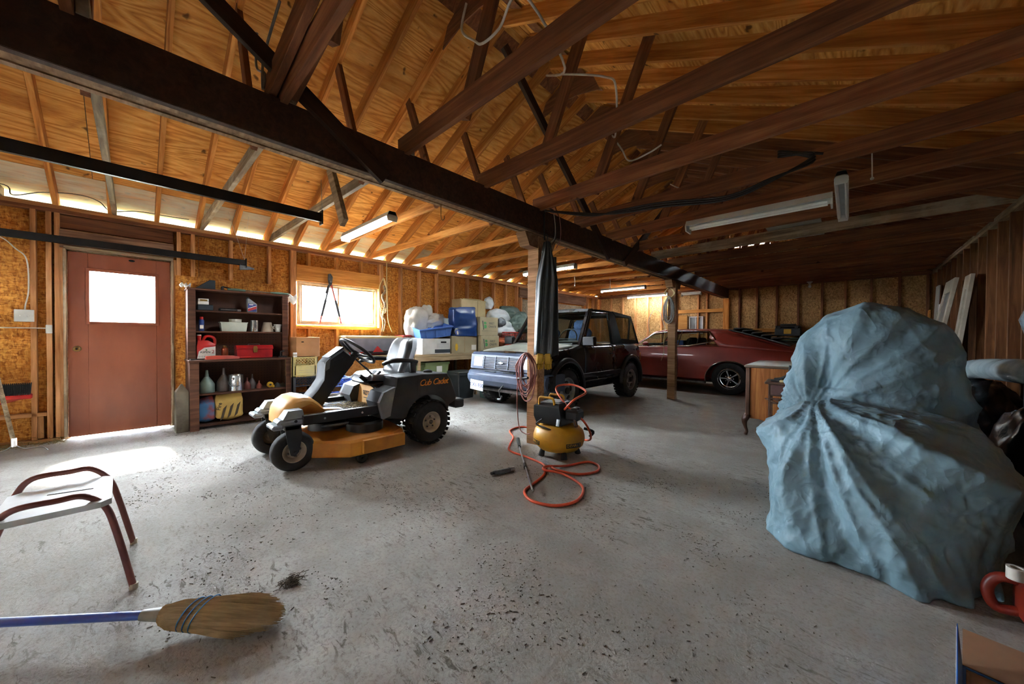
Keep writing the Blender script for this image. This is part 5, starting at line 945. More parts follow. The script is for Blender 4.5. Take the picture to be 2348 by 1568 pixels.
def crate(lab, loc, x, y, h, mat, rz=0, group=None, solid=False):
    t = thing('milk_crate', lab, 'crate', loc, rz, group); th = .012
    MB().box(-x, x, -y, y, 0, .012).build('base', mat, t)
    for sx, sy in ((1, 1), (1, -1), (-1, 1), (-1, -1)): MB().box(sx * x - (th if sx > 0 else 0), sx * x + (0 if sx > 0 else th), sy * y - (.045 if sy > 0 else 0), sy * y + (0 if sy > 0 else .045), 0, h).box(sx * x - (.045 if sx > 0 else 0), sx * x + (0 if sx > 0 else .045), sy * y - (th if sy > 0 else 0), sy * y + (0 if sy > 0 else th), 0, h).build('corner', mat, t)
    def panel(fn, w_):
        m = MB(); n_ = 7
        m.tube([fn(-w_, h - .015), fn(w_, h - .015)], .011, 4); m.tube([fn(-w_, h * .55), fn(w_, h * .55)], .009, 4); m.tube([fn(-w_, .02), fn(w_, .02)], .011, 4); z0, z1 = h * .56, h - .02
        for i in range(-3, n_ + 3):
            for s in (1, -1):
                a = -w_ + 2 * w_ * i / n_; b_ = a + s * (z1 - z0); 
                lo, hi = max(-w_, min(w_, a)), max(-w_, min(w_, b_))
                if a == b_ or lo == hi: continue
                zl = z0 + (lo - a) / (b_ - a) * (z1 - z0); zh = z0 + (hi - a) / (b_ - a) * (z1 - z0); m.tube([fn(lo, zl), fn(hi, zh)], .004, 4)
        m.build('lattice', mat, t); return m
    f1 = lambda a, z: (x - .006, a, z); f2 = lambda a, z: (-x + .006, a, z); f3 = lambda a, z: (a, y - .006, z); f4 = lambda a, z: (a, -y + .006, z)
    for f, w_ in ((f1, y - .03), (f2, y - .03), (f3, x - .03), (f4, x - .03)): panel(f, w_)
    if solid:
        for f in (1, -1): MB().box(f * x - (.008 if f > 0 else 0), f * x + (0 if f > 0 else .008), -y + .03, y - .03, .01, h * .54).build('panel', mat, t)
        MB().box(-x + .03, x - .03, -y, -y + .008, .01, h * .54).build('panel', mat, t)
    return t
CX_ = -5.73
crate('dark plastic crate under the cream milk crate', (CX_, 1.67, .28), .165, .165, .29, 'crate_dark'); o = MB().box(-.17, .17, -.17, .17, 0, .28, .01).build('storage_bin', 'crate_dark', loc=(CX_, 1.67, 0)); tag(o, 'black bin at the foot of the crate stack', 'bin')
yc = crate('cream milk crate with diamond lattice in the stack by the shelf', (CX_, 1.67, .572), .165, .165, .275, 'crate_yellow', solid=True); [MB().box(.1652, .1662, -.08, .08, z_, z_ + .004).build('moulded_line', 'beige_plastic', yc) for z_ in (.055, .085)]
cb = thing('cardboard_box', 'plain orange-brown carton on top of the cream milk crate', 'box', (CX_ - .02, 1.72, .85)); MB().box(-.15, .15, -.155, .15, 0, .275, .004).build('carton', 'cardboard_orange', cb); MB().box(.1502, .151, -.09, -.06, .20, .215).build('hand_hole', 'black_hole', cb)
o = thing('small_tin', 'small white tin on the crate in front of the orange-brown carton', 'tin', (CX_ + .145, 1.545, .848)); MB().lathe([(.024, 0), (.025, .004), (.025, .06), (.022, .063)], 16).build('tin', 'label_white', o, smooth=40); MB().lathe([(.0255, .015), (.0255, .045)], 16, cap=False).build('band', 'beige_plastic', o)
crate('blue plastic crate on the floor behind the mower', (-5.45, 2.05, .28), .16, .165, .27, 'crate_blue'); o = MB().box(-.16, .16, -.17, .17, 0, .28, .01).build('storage_bin', 'crate_dark', loc=(-5.45, 2.05, 0)); tag(o, 'black bin under the blue plastic crate', 'bin')
# box of the low bench beneath the window
LB = thing('window_bench', 'low plywood-fronted bench beneath the window', 'bench', (-5.9, 2.72, 0)); MB().box(-.24, .24, -.5, .5, .79, .83, .004).build('top', 'bench_wood', LB)
for y in (-.46, .46): MB().box(-.2, .2, y - .02, y + .02, 0, .79, .003).build('leg_panel', 'bench_wood', LB)
MB().box(.17, .185, -.44, .44, .40, .78).build('front_panel', 'header_wood', LB)
bt = thing('bench_clutter', 'tangle of red and black cords and tools on the window bench', 'cords', (-5.78, 2.72, .83))
for k in range(6):
    rr = random.Random(k + 20); MB().tube(curve_pts([(rr.uniform(-.1, .1), rr.uniform(-.35, .45), .01 + rr.random() * .05) for _ in range(6)], 6), .008, 6).build('cord', ('cable_black', 'red_plastic', 'cable_black', 'cable_grey', 'cable_black', 'red_plastic')[k], bt, smooth=60)
gt = thing('storage_tote', 'large grey storage tote with a cream lid below the window', 'tote', (-6.0, 2.86, .83)); m = MB(); m.loft([[(x * k, y * k, z) for x, y in ((-.12, -.5), (.14, -.5), (.14, .5), (-.12, .5))] for k, z in ((.86, 0), (.96, .26), (1, .28))]); m.build('tub', 'grey_tote', gt); MB().box(-.13, .16, -.53, .53, .28, .325, .015).build('lid', 'lid_cream', gt)
rd = MB().prism([(-.13, 0), (.12, 0), (.0, .15)], 'x', -.03, .03).build('red_wedge', 'red_plastic', loc=(-5.76, 2.84, .835), rot=(0, D(-20), 0), bevel=.008); tag(rd, 'red plastic wedge leaning on the grey tote', 'wedge')
def basket(lab, loc, x, y, h, mat, rz=0):
    t = thing('laundry_basket', lab, 'basket', loc, rz); k = .86; MB().box(-x * k, x * k, -y * k, y * k, 0, .012).build('base', mat, t); m = MB()
    m.tube([(-x, -y, h), (x, -y, h), (x, y, h), (-x, y, h)], .014, 6, loop=True); m.build('rim', mat, t)
    for f in (((x, -y), (x, y)), ((-x, -y), (-x, y)), ((-x, -y), (x, -y)), ((-x, y), (x, y))):
        (a0, b0), (a1, b1) = f; m = MB(); n_ = 12
        P = lambda s_, z: ((a0 + (a1 - a0) * s_) * (k + (1 - k) * z / h), (b0 + (b1 - b0) * s_) * (k + (1 - k) * z / h), z)
        for i in range(n_ + 1): m.tube([P(i / n_, 0), P(i / n_, h)], .0075, 4)
        for z in (.03, h * .28, h * .46, h * .64, h * .82): m.tube([P(0, z), P(1, z)], .0075, 4)
        m.build('side_lattice', mat, t)
    return t
basket('coral laundry basket with looped handle beside the grey tote', (-5.95, 3.52, .83), .15, .19, .33, 'basket_red')
ob_ = MB().box(-.03, .03, -.04, .04, 0, .10, .008).build('outlet_box', 'box_white', loc=(-6.11, 3.72, 1.22)); tag(ob_, 'white electrical outlet box on the stud above the coral basket', 'electrical box')
# workbench proper
WBn = thing('workbench', 'long pale plywood workbench piled with boxes along the left wall', 'workbench', (-5.72, 5.2, 0)); MB().box(-.40, .34, -1.96, 1.6, .79, .83, .004).build('top', 'bench_wood', WBn)
for y in (-1.80, -.5, .8, 1.5): MB().box(.28, .33, y - .022, y + .022, 0, .79, .003).build('leg', 'bench_wood', WBn); MB().box(-.38, -.33, y - .022, y + .022, 0, .79, .003).build('leg', 'bench_wood', WBn)
MB().box(.30, .335, -1.9, 1.55, .71, .79, .003).build('apron', 'bench_wood', WBn)
fb = thing('file_box', 'white archive box with grey base under the blue tote', 'box', (-5.62, 3.78, .83)); MB().box(-.19, .19, -.30, .30, 0, .28, .003).build('box', 'box_white', fb); MB().box(.1902, .1912, -.04, .30, .02, .085).build('print_band', 'print_dark', fb); MB().box(.1902, .1915, .09, .21, .20, .23).build('hand_hole', 'black_hole', fb)
for k in range(4): MB().box(.1902, .1912, .0, .28, .12 + k * .022, .124 + k * .022).build('print_line', 'grey_plastic', fb)
b1 = thing('cardboard_box', 'brown carton with a yellow sticker beside the white archive box', 'box', (-5.62, 4.42, .83)); MB().box(-.2, .2, -.31, .31, 0, .33, .004).build('carton', 'cardboard_pale', b1); MB().box(-.2005, .2005, -.004, .004, .02, .331).build('seam', 'cardboard', b1); MB().at((.2006, -.20, .12), (0, D(90), 0)).lathe([(.035, 0), (.035, .001)], 14, sx=2.0).build('sticker', 'yellow_plastic', b1); MB().box(.2004, .2014, .17, .29, .06, .16).build('label', 'label_white', b1)
def first_box(lab, loc, h):
    t = thing('cardboard_box', lab, 'box', loc); MB().box(-.20, .21, -.25, .25, 0, h, .004).build('carton', 'cardboard_pale', t)
    text('box_lettering', 'FIRST', .062, 'print_dark', t, (.2105, .07, h * .66), (D(90), 0, D(90)), 0, .0006); text('box_lettering', 'ONSITE', .062, 'print_dark', t, (.2105, .085, h * .66 - .065), (D(90), 0, D(90)), 0, .0006)
    m = MB(); y0, z0 = -.19, h * .66 - .10
    MB().prism([(y0, z0 + .15), (y0 + .02, z0 + .15), (y0 + .045, z0 - .03), (y0 + .03, z0 - .03)], 'x', .2102, .2112).build('logo_stroke', 'print_dark', t); MB().prism([(y0 + .045, z0 + .13), (y0 + .10, z0 + .13), (y0 + .115, z0 + .10), (y0 + .10, z0 + .085), (y0 + .05, z0 + .085)], 'x', .2102, .2112).build('logo_bow', 'print_green', t); MB().prism([(y0 + .05, z0 + .07), (y0 + .105, z0 + .07), (y0 + .125, z0 + .035), (y0 + .105, z0 + .0), (y0 + .055, z0 + .0)], 'x', .2102, .2112).build('logo_bow', 'print_green', t); MB().box(.2102, .211, -.2, .22, h * .24, h * .25).build('print_line', 'print_dark', t)
first_box('lower of the two printed cartons stacked on the workbench', (-5.55, 5.02, .83), .345); first_box('upper of the two printed cartons stacked on the workbench', (-5.55, 4.99, 1.177), .37)
b2 = thing('filing_cabinet', 'tall cream cabinet with a cord tied over it behind the printed cartons', 'cabinet', (-5.94, 4.95, .83)); MB().box(-.15, .15, -.34, .34, 0, 1.10, .006).build('carcass', 'cabinet_tan', b2); MB().box(.15, .165, -.335, .10, .02, 1.09, .004).build('door', 'cabinet_tan', b2); MB().box(.15, .165, .115, .335, .02, 1.09, .004).build('door', 'cabinet_tan', b2); MB().box(-.15, .16, .02, .2, 1.10, 1.12, .003).build('top_clip', 'lid_cream', b2); MB().tube([(.17, -.3, 1.1), (.17, .1, 1.108), (.17, .34, 1.08)], .008, 6).build('cord', 'lid_cream', b2)
def blob(name, lab, loc, r, mat, seed, cat='bag', rz=0, amp=.16, flat_=.0, group=None, rot=None, n_=30):
    rr = random.Random(seed); W = [(Vector((rr.uniform(-1, 1), rr.uniform(-1, 1), rr.uniform(-1, 1))).normalized() * rr.uniform(2, 9), rr.uniform(0, 6)) for _ in range(9)]
    def f(u, v):
        a = u * 2 * math.pi; b_ = (v - .5) * math.pi * .995; d = Vector((math.cos(a) * math.cos(b_), math.sin(a) * math.cos(b_), math.sin(b_)))
        k = 1 + amp * (.9 * mn.noise(d * 1.6 + W[0][0]) + .35 * (1 - 2.4 * abs(mn.noise(d * 2.6 + W[1][0]))) + .16 * (1 - 2.4 * abs(mn.noise(d * 5.5 + W[2][0]))))
        z = d.z * r[2] * k; z = max(z, -r[2] * (1 - flat_))
        return (d.x * r[0] * k, d.y * r[1] * k, z + r[2] * (1 - flat_))
    o = MB().grid(f, n_ + 14, n_ // 2 + 14, lu=True).build(name, mat, loc=loc, rot=rot or (0, 0, rz), smooth=80); return tag(o, lab, cat, group)
blob('white_sack', 'big white sack slumped behind the blue tote', (-5.85, 3.62, 1.14), (.16, .24, .28), 'bag_white', 4, amp=.22, flat_=.1); blob('white_sack', 'pale crinkled sack leaning right above the blue tote', (-5.82, 3.98, 1.32), (.14, .28, .14), 'bag_white', 6, amp=.3, flat_=.2, rot=(D(18), 0, 0)); blob('white_sack', 'pointed pale sack corner rising behind the blue tote', (-5.92, 3.78, 1.45), (.10, .13, .17), 'bag_white', 9, amp=.2, flat_=.1, rot=(D(-30), 0, 0))
sd_ = MB().box(-.16, .10, -.12, .12, 0, .30, .004).build('cardboard_box', 'cardboard', loc=(-5.86, 3.47, .83)); tag(sd_, 'brown carton behind the left end of the white archive box', 'box')
bt_ = thing('storage_tote', 'blue plastic tote tipped forward on the white archive box', 'tote', (-5.60, 3.80, 1.15), rot=(D(8), D(10), D(-6))); open_box('tub', bt_, .17, .33, 0, .19, 'tote_blue', .01, .88); MB().box(.16, .20, -.34, .34, .165, .19, .006).box(-.20, -.16, -.34, .34, .165, .19, .006).build('rim', 'tote_blue', bt_)
for y in (-.2, .0, .2): MB().box(.152, .168, y - .012, y + .012, .02, .17, .004).build('rib', 'tote_blue', bt_)
bb_ = thing('blue_bag', 'shiny dark blue bag standing on the brown sticker carton', 'bag', (-5.54, 4.46, 1.162), D(-4))
def bagf(u, v):
    a = u * 2 * math.pi; c_, s_ = math.cos(a), math.sin(a); x = math.copysign(abs(c_) ** .3, c_) * (.12 - .03 * v); y = math.copysign(abs(s_) ** .3, s_) * .27
    p = Vector((x * 3, y * 3, v * 1.8)); k = 1 - 2.2 * abs(mn.noise(p)); k2 = 1 - 2.2 * abs(mn.noise(p * 2.3)); x += math.copysign(1, c_) * (.022 * k + .012 * k2) * (1 if abs(c_) > .3 else .3); y += .015 * k * math.copysign(1, s_)
    return (x, y, .53 * v + .03 * math.sin(2 * a + 1) * v + .05 * (y + .2) * v)
MB().grid(bagf, 72, 26, lu=True).build('bag', 'blue_bag2', bb_, smooth=70)
pl_ = thing('pail', 'pale plastic pail behind the dark blue bag', 'pail', (-5.72, 4.24, 1.162)); MB().lathe([(.09, 0), (.11, .33), (.115, .34), (.107, .34), (.088, .01)], 22).build('pail', 'pail_white', pl_, smooth=40)
tn = thing('round_tin', 'small round blue tin lying before the dark blue bag', 'tin', (-5.47, 4.24, 1.235)); MB().at((0, 0, 0), (D(0), D(78), 0)).lathe([(.07, -.05), (.072, .04), (.072, .05), (.066, .052), (.064, .046)], 22).build('tin', 'steel_dull', tn, smooth=40); MB().at((.05, 0, -.011), (0, D(78), 0)).lathe([(.06, 0), (.06, .004)], 20).build('lid', 'label_blue', tn); MB().at((.053, 0, -.0105), (0, D(78), 0)).lathe([(.04, 0), (.04, .003)], 20, sy=.5).build('badge', 'label_white', tn)
basket('coral laundry basket full of clothes behind the off-roader hood', (-5.60, 5.85, .95), .20, .36, .30, 'basket_red'); o = MB().box(-.25, .25, -.42, .42, 0, .118, .004).build('cardboard_box', 'cardboard', loc=(-5.62, 5.85, .831)); tag(o, 'flat carton under the coral basket of clothes', 'box')
blob('clothes_heap', 'bright white laundry heap in the coral basket', (-5.62, 5.72, 1.10), (.20, .33, .20), 'bag_clear', 31, 'clothes', amp=.2, flat_=.1); blob('white_sack', 'white plastic sack on top of the laundry heap', (-5.72, 5.62, 1.45), (.18, .30, .17), 'bag_clear', 33, amp=.18, flat_=.1); blob('white_sack', 'small white knotted bag topping the laundry heap', (-5.80, 5.40, 1.76), (.09, .12, .14), 'bag_clear', 35, amp=.15, flat_=.1); blob('folded_tarp', 'crumpled grey-green tarp over the right of the laundry heap', (-5.50, 6.15, 1.25), (.22, .32, .22), 'tarp_green', 37, 'tarp', amp=.32, flat_=.1, n_=44); blob('folded_tarp', 'grey-green tarp bundle behind the white sack', (-5.85, 6.10, 1.55), (.18, .30, .17), 'tarp_green', 39, 'tarp', amp=.3, flat_=.1); blob('clothes_bundle', 'grey cloth bundle poking from the laundry heap', (-5.52, 5.50, 1.36), (.09, .12, .10), 'grey_plastic', 41, 'clothes', amp=.25)
bkl = blob('rag_bundle', 'brown patterned rag roll beside the coral basket', (-5.45, 5.42, .95), (.12, .13, .09), 'copper_tin', 43, 'rag', amp=.25); 
# under the bench
def tote(name, lab, loc, x, y, h, mat, lid=None):
    t = thing(name, lab, 'tote', loc); m = MB(); m.loft([[(a * k, b_ * k, z) for a, b_ in ((-x, -y), (x, -y), (x, y), (-x, y))] for k, z in ((.85, 0), (.98, h * .9), (1.04, h * .9), (1.04, h))]); m.build('tub', mat, t)
    if lid: MB().box(-x * 1.05, x * 1.05, -y * 1.05, y * 1.05, h, h + .03, .008).build('lid', lid, t)
    return t
t = tote('storage_tote', 'light green storage tote under the workbench nearer the dark bin', (-5.65, 3.82, .28), .2, .25, .40, 'green_tote'); MB().box(.20, .203, -.03, .09, .22, .33).build('label', 'label_white', t); tote('storage_tote', 'light green storage tote under the workbench behind the mower seat', (-5.70, 3.40, .28), .2, .17, .36, 'green_tote')
o = MB().box(-.24, .24, -.45, .45, 0, .278, .005).build('cardboard_box', 'cardboard', loc=(-5.68, 3.62, 0)); tag(o, 'long carton under the light green totes', 'box')
gb = thing('garbage_bin', 'dark grey garbage bin beneath the workbench', 'bin', (-5.36, 4.27, 0)); m = MB(); m.loft([[(a * k, b_ * k, z) for a, b_ in ((-.2, -.22), (.2, -.22), (.22, -.2), (.22, .2), (.2, .22), (-.2, .22), (-.22, .2), (-.22, -.2))] for k, z in ((.8, 0), (.97, .44), (1.06, .44), (1.06, .48))]); m.build('bin', 'bin_dark', gb); MB().box(-.235, .235, -.24, .24, .48, .50, .01).build('lid', 'bin_dark', gb)
gb = thing('garbage_bin', 'dark green bin squeezed beside the off-roader bumper', 'bin', (-4.95, 4.66, 0)); m = MB(); m.loft([[(a * k, b_ * k, z) for a, b_ in ((-.15, -.18), (.15, -.18), (.17, -.16), (.17, .16), (.15, .18), (-.15, .18), (-.17, .16), (-.17, -.16))] for k, z in ((.82, 0), (1, .45), (1.06, .46), (1.06, .49))]); m.build('bin', 'bin_green', gb)
bs2 = thing('metal_bucket', 'ribbed metal bucket on the floor behind the mower', 'bucket', (-4.72, 2.20, 0)); m = MB().lathe([(.13, 0), (.16, .40), (.17, .41), (.155, .41), (.125, .02)], 30); m.build('bucket', 'tin', bs2, smooth=40)
for k in range(24): a = 2 * math.pi * k / 24; MB().tube([(.134 * math.cos(a), .134 * math.sin(a), .03), (.160 * math.cos(a), .160 * math.sin(a), .38)], .005, 4).build('rib', 'tin', bs2)
pp = MB().tube([(0, -.35, .34), (0, .35, .36)], .03, 12).build('metal_pipe', 'brass_old', loc=(-5.15, 2.55, 0), smooth=40); tag(pp, 'brass-coloured pipe lying behind the blue crate', 'pipe')
o = MB().box(-.1, .1, -.42, .42, 0, .31, .01).build('cardboard_box', 'cardboard_orange', loc=(-5.15, 2.55, 0)); tag(o, 'orange-brown carton under the brass-coloured pipe', 'box')
# loppers, ropes by the window
lp_ = thing('loppers', 'long-handled loppers hanging by their jaws across the window', 'loppers', (-6.115, 2.20, 2.05)); MB().prism([(-.03, .09), (.0, .10), (.035, .05), (.02, -.08), (-.02, -.09), (-.035, 0)], 'x', -.012, .012).build('jaw', 'steel_dull', lp_); MB().at((.012, 0, -.03), (0, D(90), 0)).lathe([(.015, 0), (.015, .01)], 10).build('pivot', 'steel', lp_)
for s, y1 in ((-1, -.16), (1, .17)):
    P = lambda t_: (0, s * .015 + (y1 - s * .015) * t_, -.08 - .62 * t_)
    MB().tube([P(0), P(.45)], .015, 8).build('handle_tube', 'steel_dull' if s < 0 else 'salmon', lp_, smooth=40); MB().tube([P(.40), P(.82)], .022, 8).build('grip', 'cable_black', lp_, smooth=40); MB().tube([P(.82), P(1)], .014, 8).build('handle_end', 'salmon', lp_, smooth=40)
MB().tube([P(.0), (0, -.03, -.10), (0, -.07, -.22)], .011, 8).build('handle_root', 'cable_black', lp_)
rp = thing('hanging_rope', 'bundle of cream rope hanging right of the window', 'rope', (-6.07, 3.07, 2.15))
for k in range(5): MB().tube(curve_pts([(.01 * k, 0, .03), (.012 * k, -.055 - .008 * k, -.15), (.01, -.05, -.38 - .03 * k), (.015 * k, .02, -.46 - .03 * k), (.01, .065 + .005 * k, -.3), (.01 * k, .03, -.05), (.01 * k, 0, .03)], 7), .0065, 6).build('loop', 'lid_cream', rp, smooth=60)
for k in range(2): MB().tube(curve_pts([(.01, -.02 + .06 * k, -.42), (.015, -.05 + .05 * k, -.60), (.01, .0 + .04 * k, -.75), (.01, -.02 + .03 * k, -.92)], 7), .0075, 6).build('tail', 'lid_cream', rp, smooth=60)
MB().tube(curve_pts([(.0, .02, -.10), (.02, .03, -.2), (.0, -.01, -.3), (.02, .035, -.45), (.0, .0, -.62), (.02, .02, -.7)], 6), .02, 7).build('twine', 'lumber_grey', rp, smooth=60)
cable('cream cable hanging from the eaves down to the coral basket', [(-6.10, 3.16, 2.48), (-6.08, 3.15, 2.2), (-6.07, 3.16, 1.8), (-6.07, 3.17, 1.45), (-6.05, 3.24, 1.22)], .008, 'lid_cream')
# tools in the near left corner
pb = thing('push_broom', 'black-bristled push broom with a red bracket leaning at the left edge', 'broom', (-5.97, -.93, .50), rot=(0, D(14), 0)); MB().box(-.03, .03, -.24, .24, 0, .045, .01).build('head', 'red_plastic', pb)
m = MB()
for i in range(44):
    for k in range(3): y = -.235 + i * .0107; m.tube([(-.02 + k * .02, y, .045), (-.03 + k * .03, y * 1.04, .155)], .004, 3)
m.build('bristles', 'black_rubber', pb)['kind'] = 'stuff'; MB().tube([(.0, -.12, -.06), (.0, .0, -.055), (0, .2, .01)], .009, 6).tube([(0, -.2, .0), (0, -.12, -.06)], .009, 6).build('bracket', 'salmon', pb, smooth=60); MB().tube([(0, -.02, 0), (.10, -.12, -.5)], .013, 8).build('handle', 'red_plastic', pb)
rk = thing('garden_rake', 'long-handled rake with thin wire tines leaning at the left edge', 'rake', (-5.72, -.80, 0)); MB().tube([(.0, .03, .12), (-.05, -.10, 1.0)], .015, 8).build('handle', 'lumber_grey', rk, smooth=40); MB().tube([(.0, .03, .08), (.0, .03, .16)], .018, 8).build('ferrule', 'steel', rk)
for s in (-1, 1): MB().tube(curve_pts([(0, .03, .10), (0, .03 + s * .06, .05), (.02, .03 + s * .16, .05), (.03, .03 + s * .20, .012)], 6), .005, 6).build('wire_tine', 'steel', rk, smooth=60)
# ------------------------------------------------------------------ by the near post and on the open floor
pm('cord_pink', '#a9706a', '#8a534e', 9, .55); pm('coat_dark', '#2c3130', '#1d2120', 3, .55, bmp=.15); pm('coat_lining', '#4c5254', '#383d3f', 3, .6); pm('holder_yellow', '#c29a2a', '#a8831d', 6, .6); pm('comp_yellow', '#d39a1c', '#b27f12', 4, .42, rough2=.6); pm('hose_orange', '#d8532a', '#bf4420', 8, .4); pm('broom_straw', '#a99069', '#806a48', 8, .85, stretch=(1, 12, 1)); flat('broom_blue', '#24459f', .35, coat=.3); flat('stitch_blue', '#2a6aa8', .7); pm('seat_white', '#c3c5c3', '#a09e98', 4, .6, bmp=.15); pm('tube_red', '#7d4a42', '#663a34', 9, .4, .3); pm('wire_grey', '#9c9c98', '#7c7c78', 9, .5); pm('rubber_tip', '#b9ae98', '#9a8f7a', 6, .7)
ec = thing('extension_cord', 'coil of pink extension cord hung on the near post', 'cord', (-2.44, 2.87, 0)); rr = random.Random(5)
for k in range(11):
    w0 = rr.uniform(.06, .135); zt = .985 - rr.uniform(0, .02); zb = rr.uniform(.48, .66); dy = -.02 - .012 * k % .05; cx_ = rr.uniform(-.02, .02)
    MB().tube(curve_pts([(cx_, dy - .03, zt), (cx_ - w0 * .8, dy - .03, zt - .10), (cx_ - w0, dy - .02, (zt + zb) / 2), (cx_ - w0 * .6, dy - .02, zb + .04), (cx_ + .02, dy - .03, zb), (cx_ + w0 * .7, dy - .02, zb + .07), (cx_ + w0, dy - .02, (zt + zb) / 2), (cx_ + w0 * .7, dy - .02, zt - .07)], 7, True), .0055, 6, loop=True).build('loop', 'cord_pink', ec, smooth=60)
MB().tube(curve_pts([(-.11, -.05, .8), (-.135, -.05, .6), (-.13, -.05, .35), (-.09, -.06, .18), (.0, -.07, .14), (.06, -.06, .15)], 7), .0055, 6).build('tail', 'cord_pink', ec, smooth=60); MB().tube([(-.10, -.07, .705), (.04, -.08, .725)], [.017, .014], 8).build('plug', 'black_plastic', ec, smooth=40); MB().tube([(-.06, -.07, .80), (-.05, -.07, .72)], .012, 8).build('plug', 'black_plastic', ec, smooth=40)
# jacket hung on the right face of the post
jk = thing('hanging_jacket', 'long dark waxed jacket hanging on the near post', 'jacket', (-2.315, 2.985, 0), D(38)); jk.scale = (.74, .85, 1)
def coat(s):
    def f(u, v):
        z = 2.14 - 1.19 * v; w_ = .035 + .09 * min(1, v * 3) + .03 * v; a = (u - .5) * math.pi
        fold = .014 * math.sin(u * 13 + v * 2) * min(1, v * 3) + .008 * math.sin(u * 29 + 5 * v)
        return (w_ * math.sin(a) * 1.15, -.035 * 0 + (-(.055 + .02 * v) * math.cos(a) + fold) , z + .012 * math.sin(u * 9) * v)
    return f
MB().grid(coat(1), 40, 24).build('body', 'coat_dark', jk, smooth=60, solid=.01); MB().grid(lambda u, v: (-.055 - .05 * u - .045 * v * (1 - .2 * u) + .02, -.07 + .05 * u + .01 * math.sin(8 * v), 1.73 - .78 * v + .08 * u), 8, 16).build('front_flap', 'coat_lining', jk, smooth=60, solid=.008); MB().tube(curve_pts([(.0, -.02, 2.15), (.0, -.05, 2.2), (-.05, -.0, 2.24)], 4), .006, 6).build('loop', 'coat_dark', jk)
MB().loft([[(.10 + .045 * math.cos(a) * k, .0 + .04 * math.sin(a) * k, z) for a in [2 * math.pi * i / 12 for i in range(12)]] for z, k in ((1.98, .7), (1.6, 1), (1.2, .95), (.98, 1.05))]).build('sleeve', 'coat_dark', jk, smooth=60)
yh = thing('yellow_gloves', 'pair of yellow work gloves tucked on the post below the jacket', 'gloves', (-2.35, 2.97, 0), D(38))
for k, x in enumerate((-.03, .055)):
    m = MB().at((x, -.06, .905), (D(8), D(4 - 8 * k), 0)); m.box(-.038, .038, -.016, .016, -.05, .07, .014); m.build('palm', 'holder_yellow', yh)
    for j in range(4): MB().at((x - .028 + .0185 * j, -.06, .862), (D(20 + 5 * j), D(4 - 8 * k), 0)).box(-.009, .009, -.011, .011, -.055 - .008 * (j in (1, 2)), .01, .006).build('finger', 'holder_yellow', yh)
    MB().at((x + .04, -.065, .91), (0, D(35), 0)).box(-.009, .009, -.01, .01, -.045, .01, .006).build('thumb', 'holder_yellow', yh)
bc = thing('looped_hose', 'black hose and thin wires looped around the beam above the near post', 'cords', (-2.39, 2.95, 2.20)); MB().tube(curve_pts([(.10, .10, .285), (.09, .02, .285), (.10, -.04, .24), (.10, -.05, .10), (.10, -.04, -.06)], 6), .0085, 7).build('hose', 'cable_black', bc, smooth=60)
for k, dy in enumerate((.12, .14, .22)): MB().tube(curve_pts([(.095, dy, .25), (.10, dy + .02, .12), (.10, dy + .01, .0), (.07, dy - .02, -.05 - .02 * k)], 6), .004, 6).build('wire', ('cable_white', 'cable_black', 'cord_pink')[k], bc, smooth=60)
# coil on the second post
c2 = thing('wire_coil', 'grey wire coil hanging on the second post', 'cable', (-2.46, 6.915, 0)); rr = random.Random(9)
for k in range(14):
    w0 = rr.uniform(.03, .10); zb = rr.uniform(1.42, 1.55); d_ = rr.uniform(-.035, .0); MB().tube(curve_pts([(0, d_ - .01, 1.93), (-w0, d_ - .02, 1.75), (-w0 * .9, d_ - .02, zb + .08), (0, d_ - .02, zb), (w0 * .9, d_ - .02, zb + .08), (w0, d_ - .02, 1.75)], 6, True), .0055, 5, loop=True).build('loop', 'wire_grey', c2, smooth=60)
for k in range(5): MB().tube(curve_pts([(0, -.01, 2.09), (-.07 - .006 * k, -.02, 2.0), (0, -.03, 1.88 + .01 * k), (.08 + .006 * k, -.02, 1.98)], 6, True), .006, 5, loop=True).build('rope_loop', 'lid_cream', c2, smooth=60)
cable('thin cream string hanging down the left of the second post', [(-2.52, 6.92, 1.5), (-2.55, 6.90, 1.1), (-2.55, 6.90, .86), (-2.57, 6.9, .80), (-2.60, 6.9, .72)], .004, 'lid_cream', 'string')
# ---- compressor
AC = thing('air_compressor', 'yellow and black pancake air compressor at the foot of the post', 'air compressor', (-2.07, 2.88, -.042), D(10))
MB().lathe([(.02, .085), (.12, .085), (.19, .105), (.235, .15), (.25, .20), (.25, .235), (.235, .285), (.19, .325), (.12, .345), (.02, .35)], 36).build('tank', 'comp_yellow', AC, smooth=60)
m = MB().lathe([(.2515, .212), (.2515, .222)], 36, cap=False); m.build('tank_seam', 'comp_yellow', AC)
for a in (-2.2, -.85, .6, 2.3): MB().tube([(.17 * math.cos(a), .17 * math.sin(a), .12), (.19 * math.cos(a), .19 * math.sin(a), .042)], [.022, .03], 10).build('foot', 'black_rubber', AC, smooth=40)
m = MB().loft([[(x, y, z) for x, y in o_] for o_, z in (([(-.18, -.13), (.10, -.15), (.12, .12), (-.16, .13)], .35), ([(-.20, -.15), (.10, -.17), (.13, .13), (-.18, .15)], .42), ([(-.20, -.15), (.08, -.17), (.11, .13), (-.18, .15)], .52), ([(-.15, -.10), (.06, -.13), (.08, .10), (-.14, .11)], .555))]); m.build('shroud', 'black_plastic', AC, smooth=25); MB().box(-.10, .04, -.08, .08, .553, .562, .003).build('top_panel', 'grey_plastic', AC)
for s, y0 in ((0, -.13), (1, .09)): MB().tube(curve_pts([(-.15, y0, .53), (-.14, y0 - .01, .60), (-.09, y0 - .01, .605), (.0, y0 - .01, .60), (.015, y0, .53)], 5), .014, 8, flat=.8).build('handle', 'comp_yellow', AC, smooth=60)
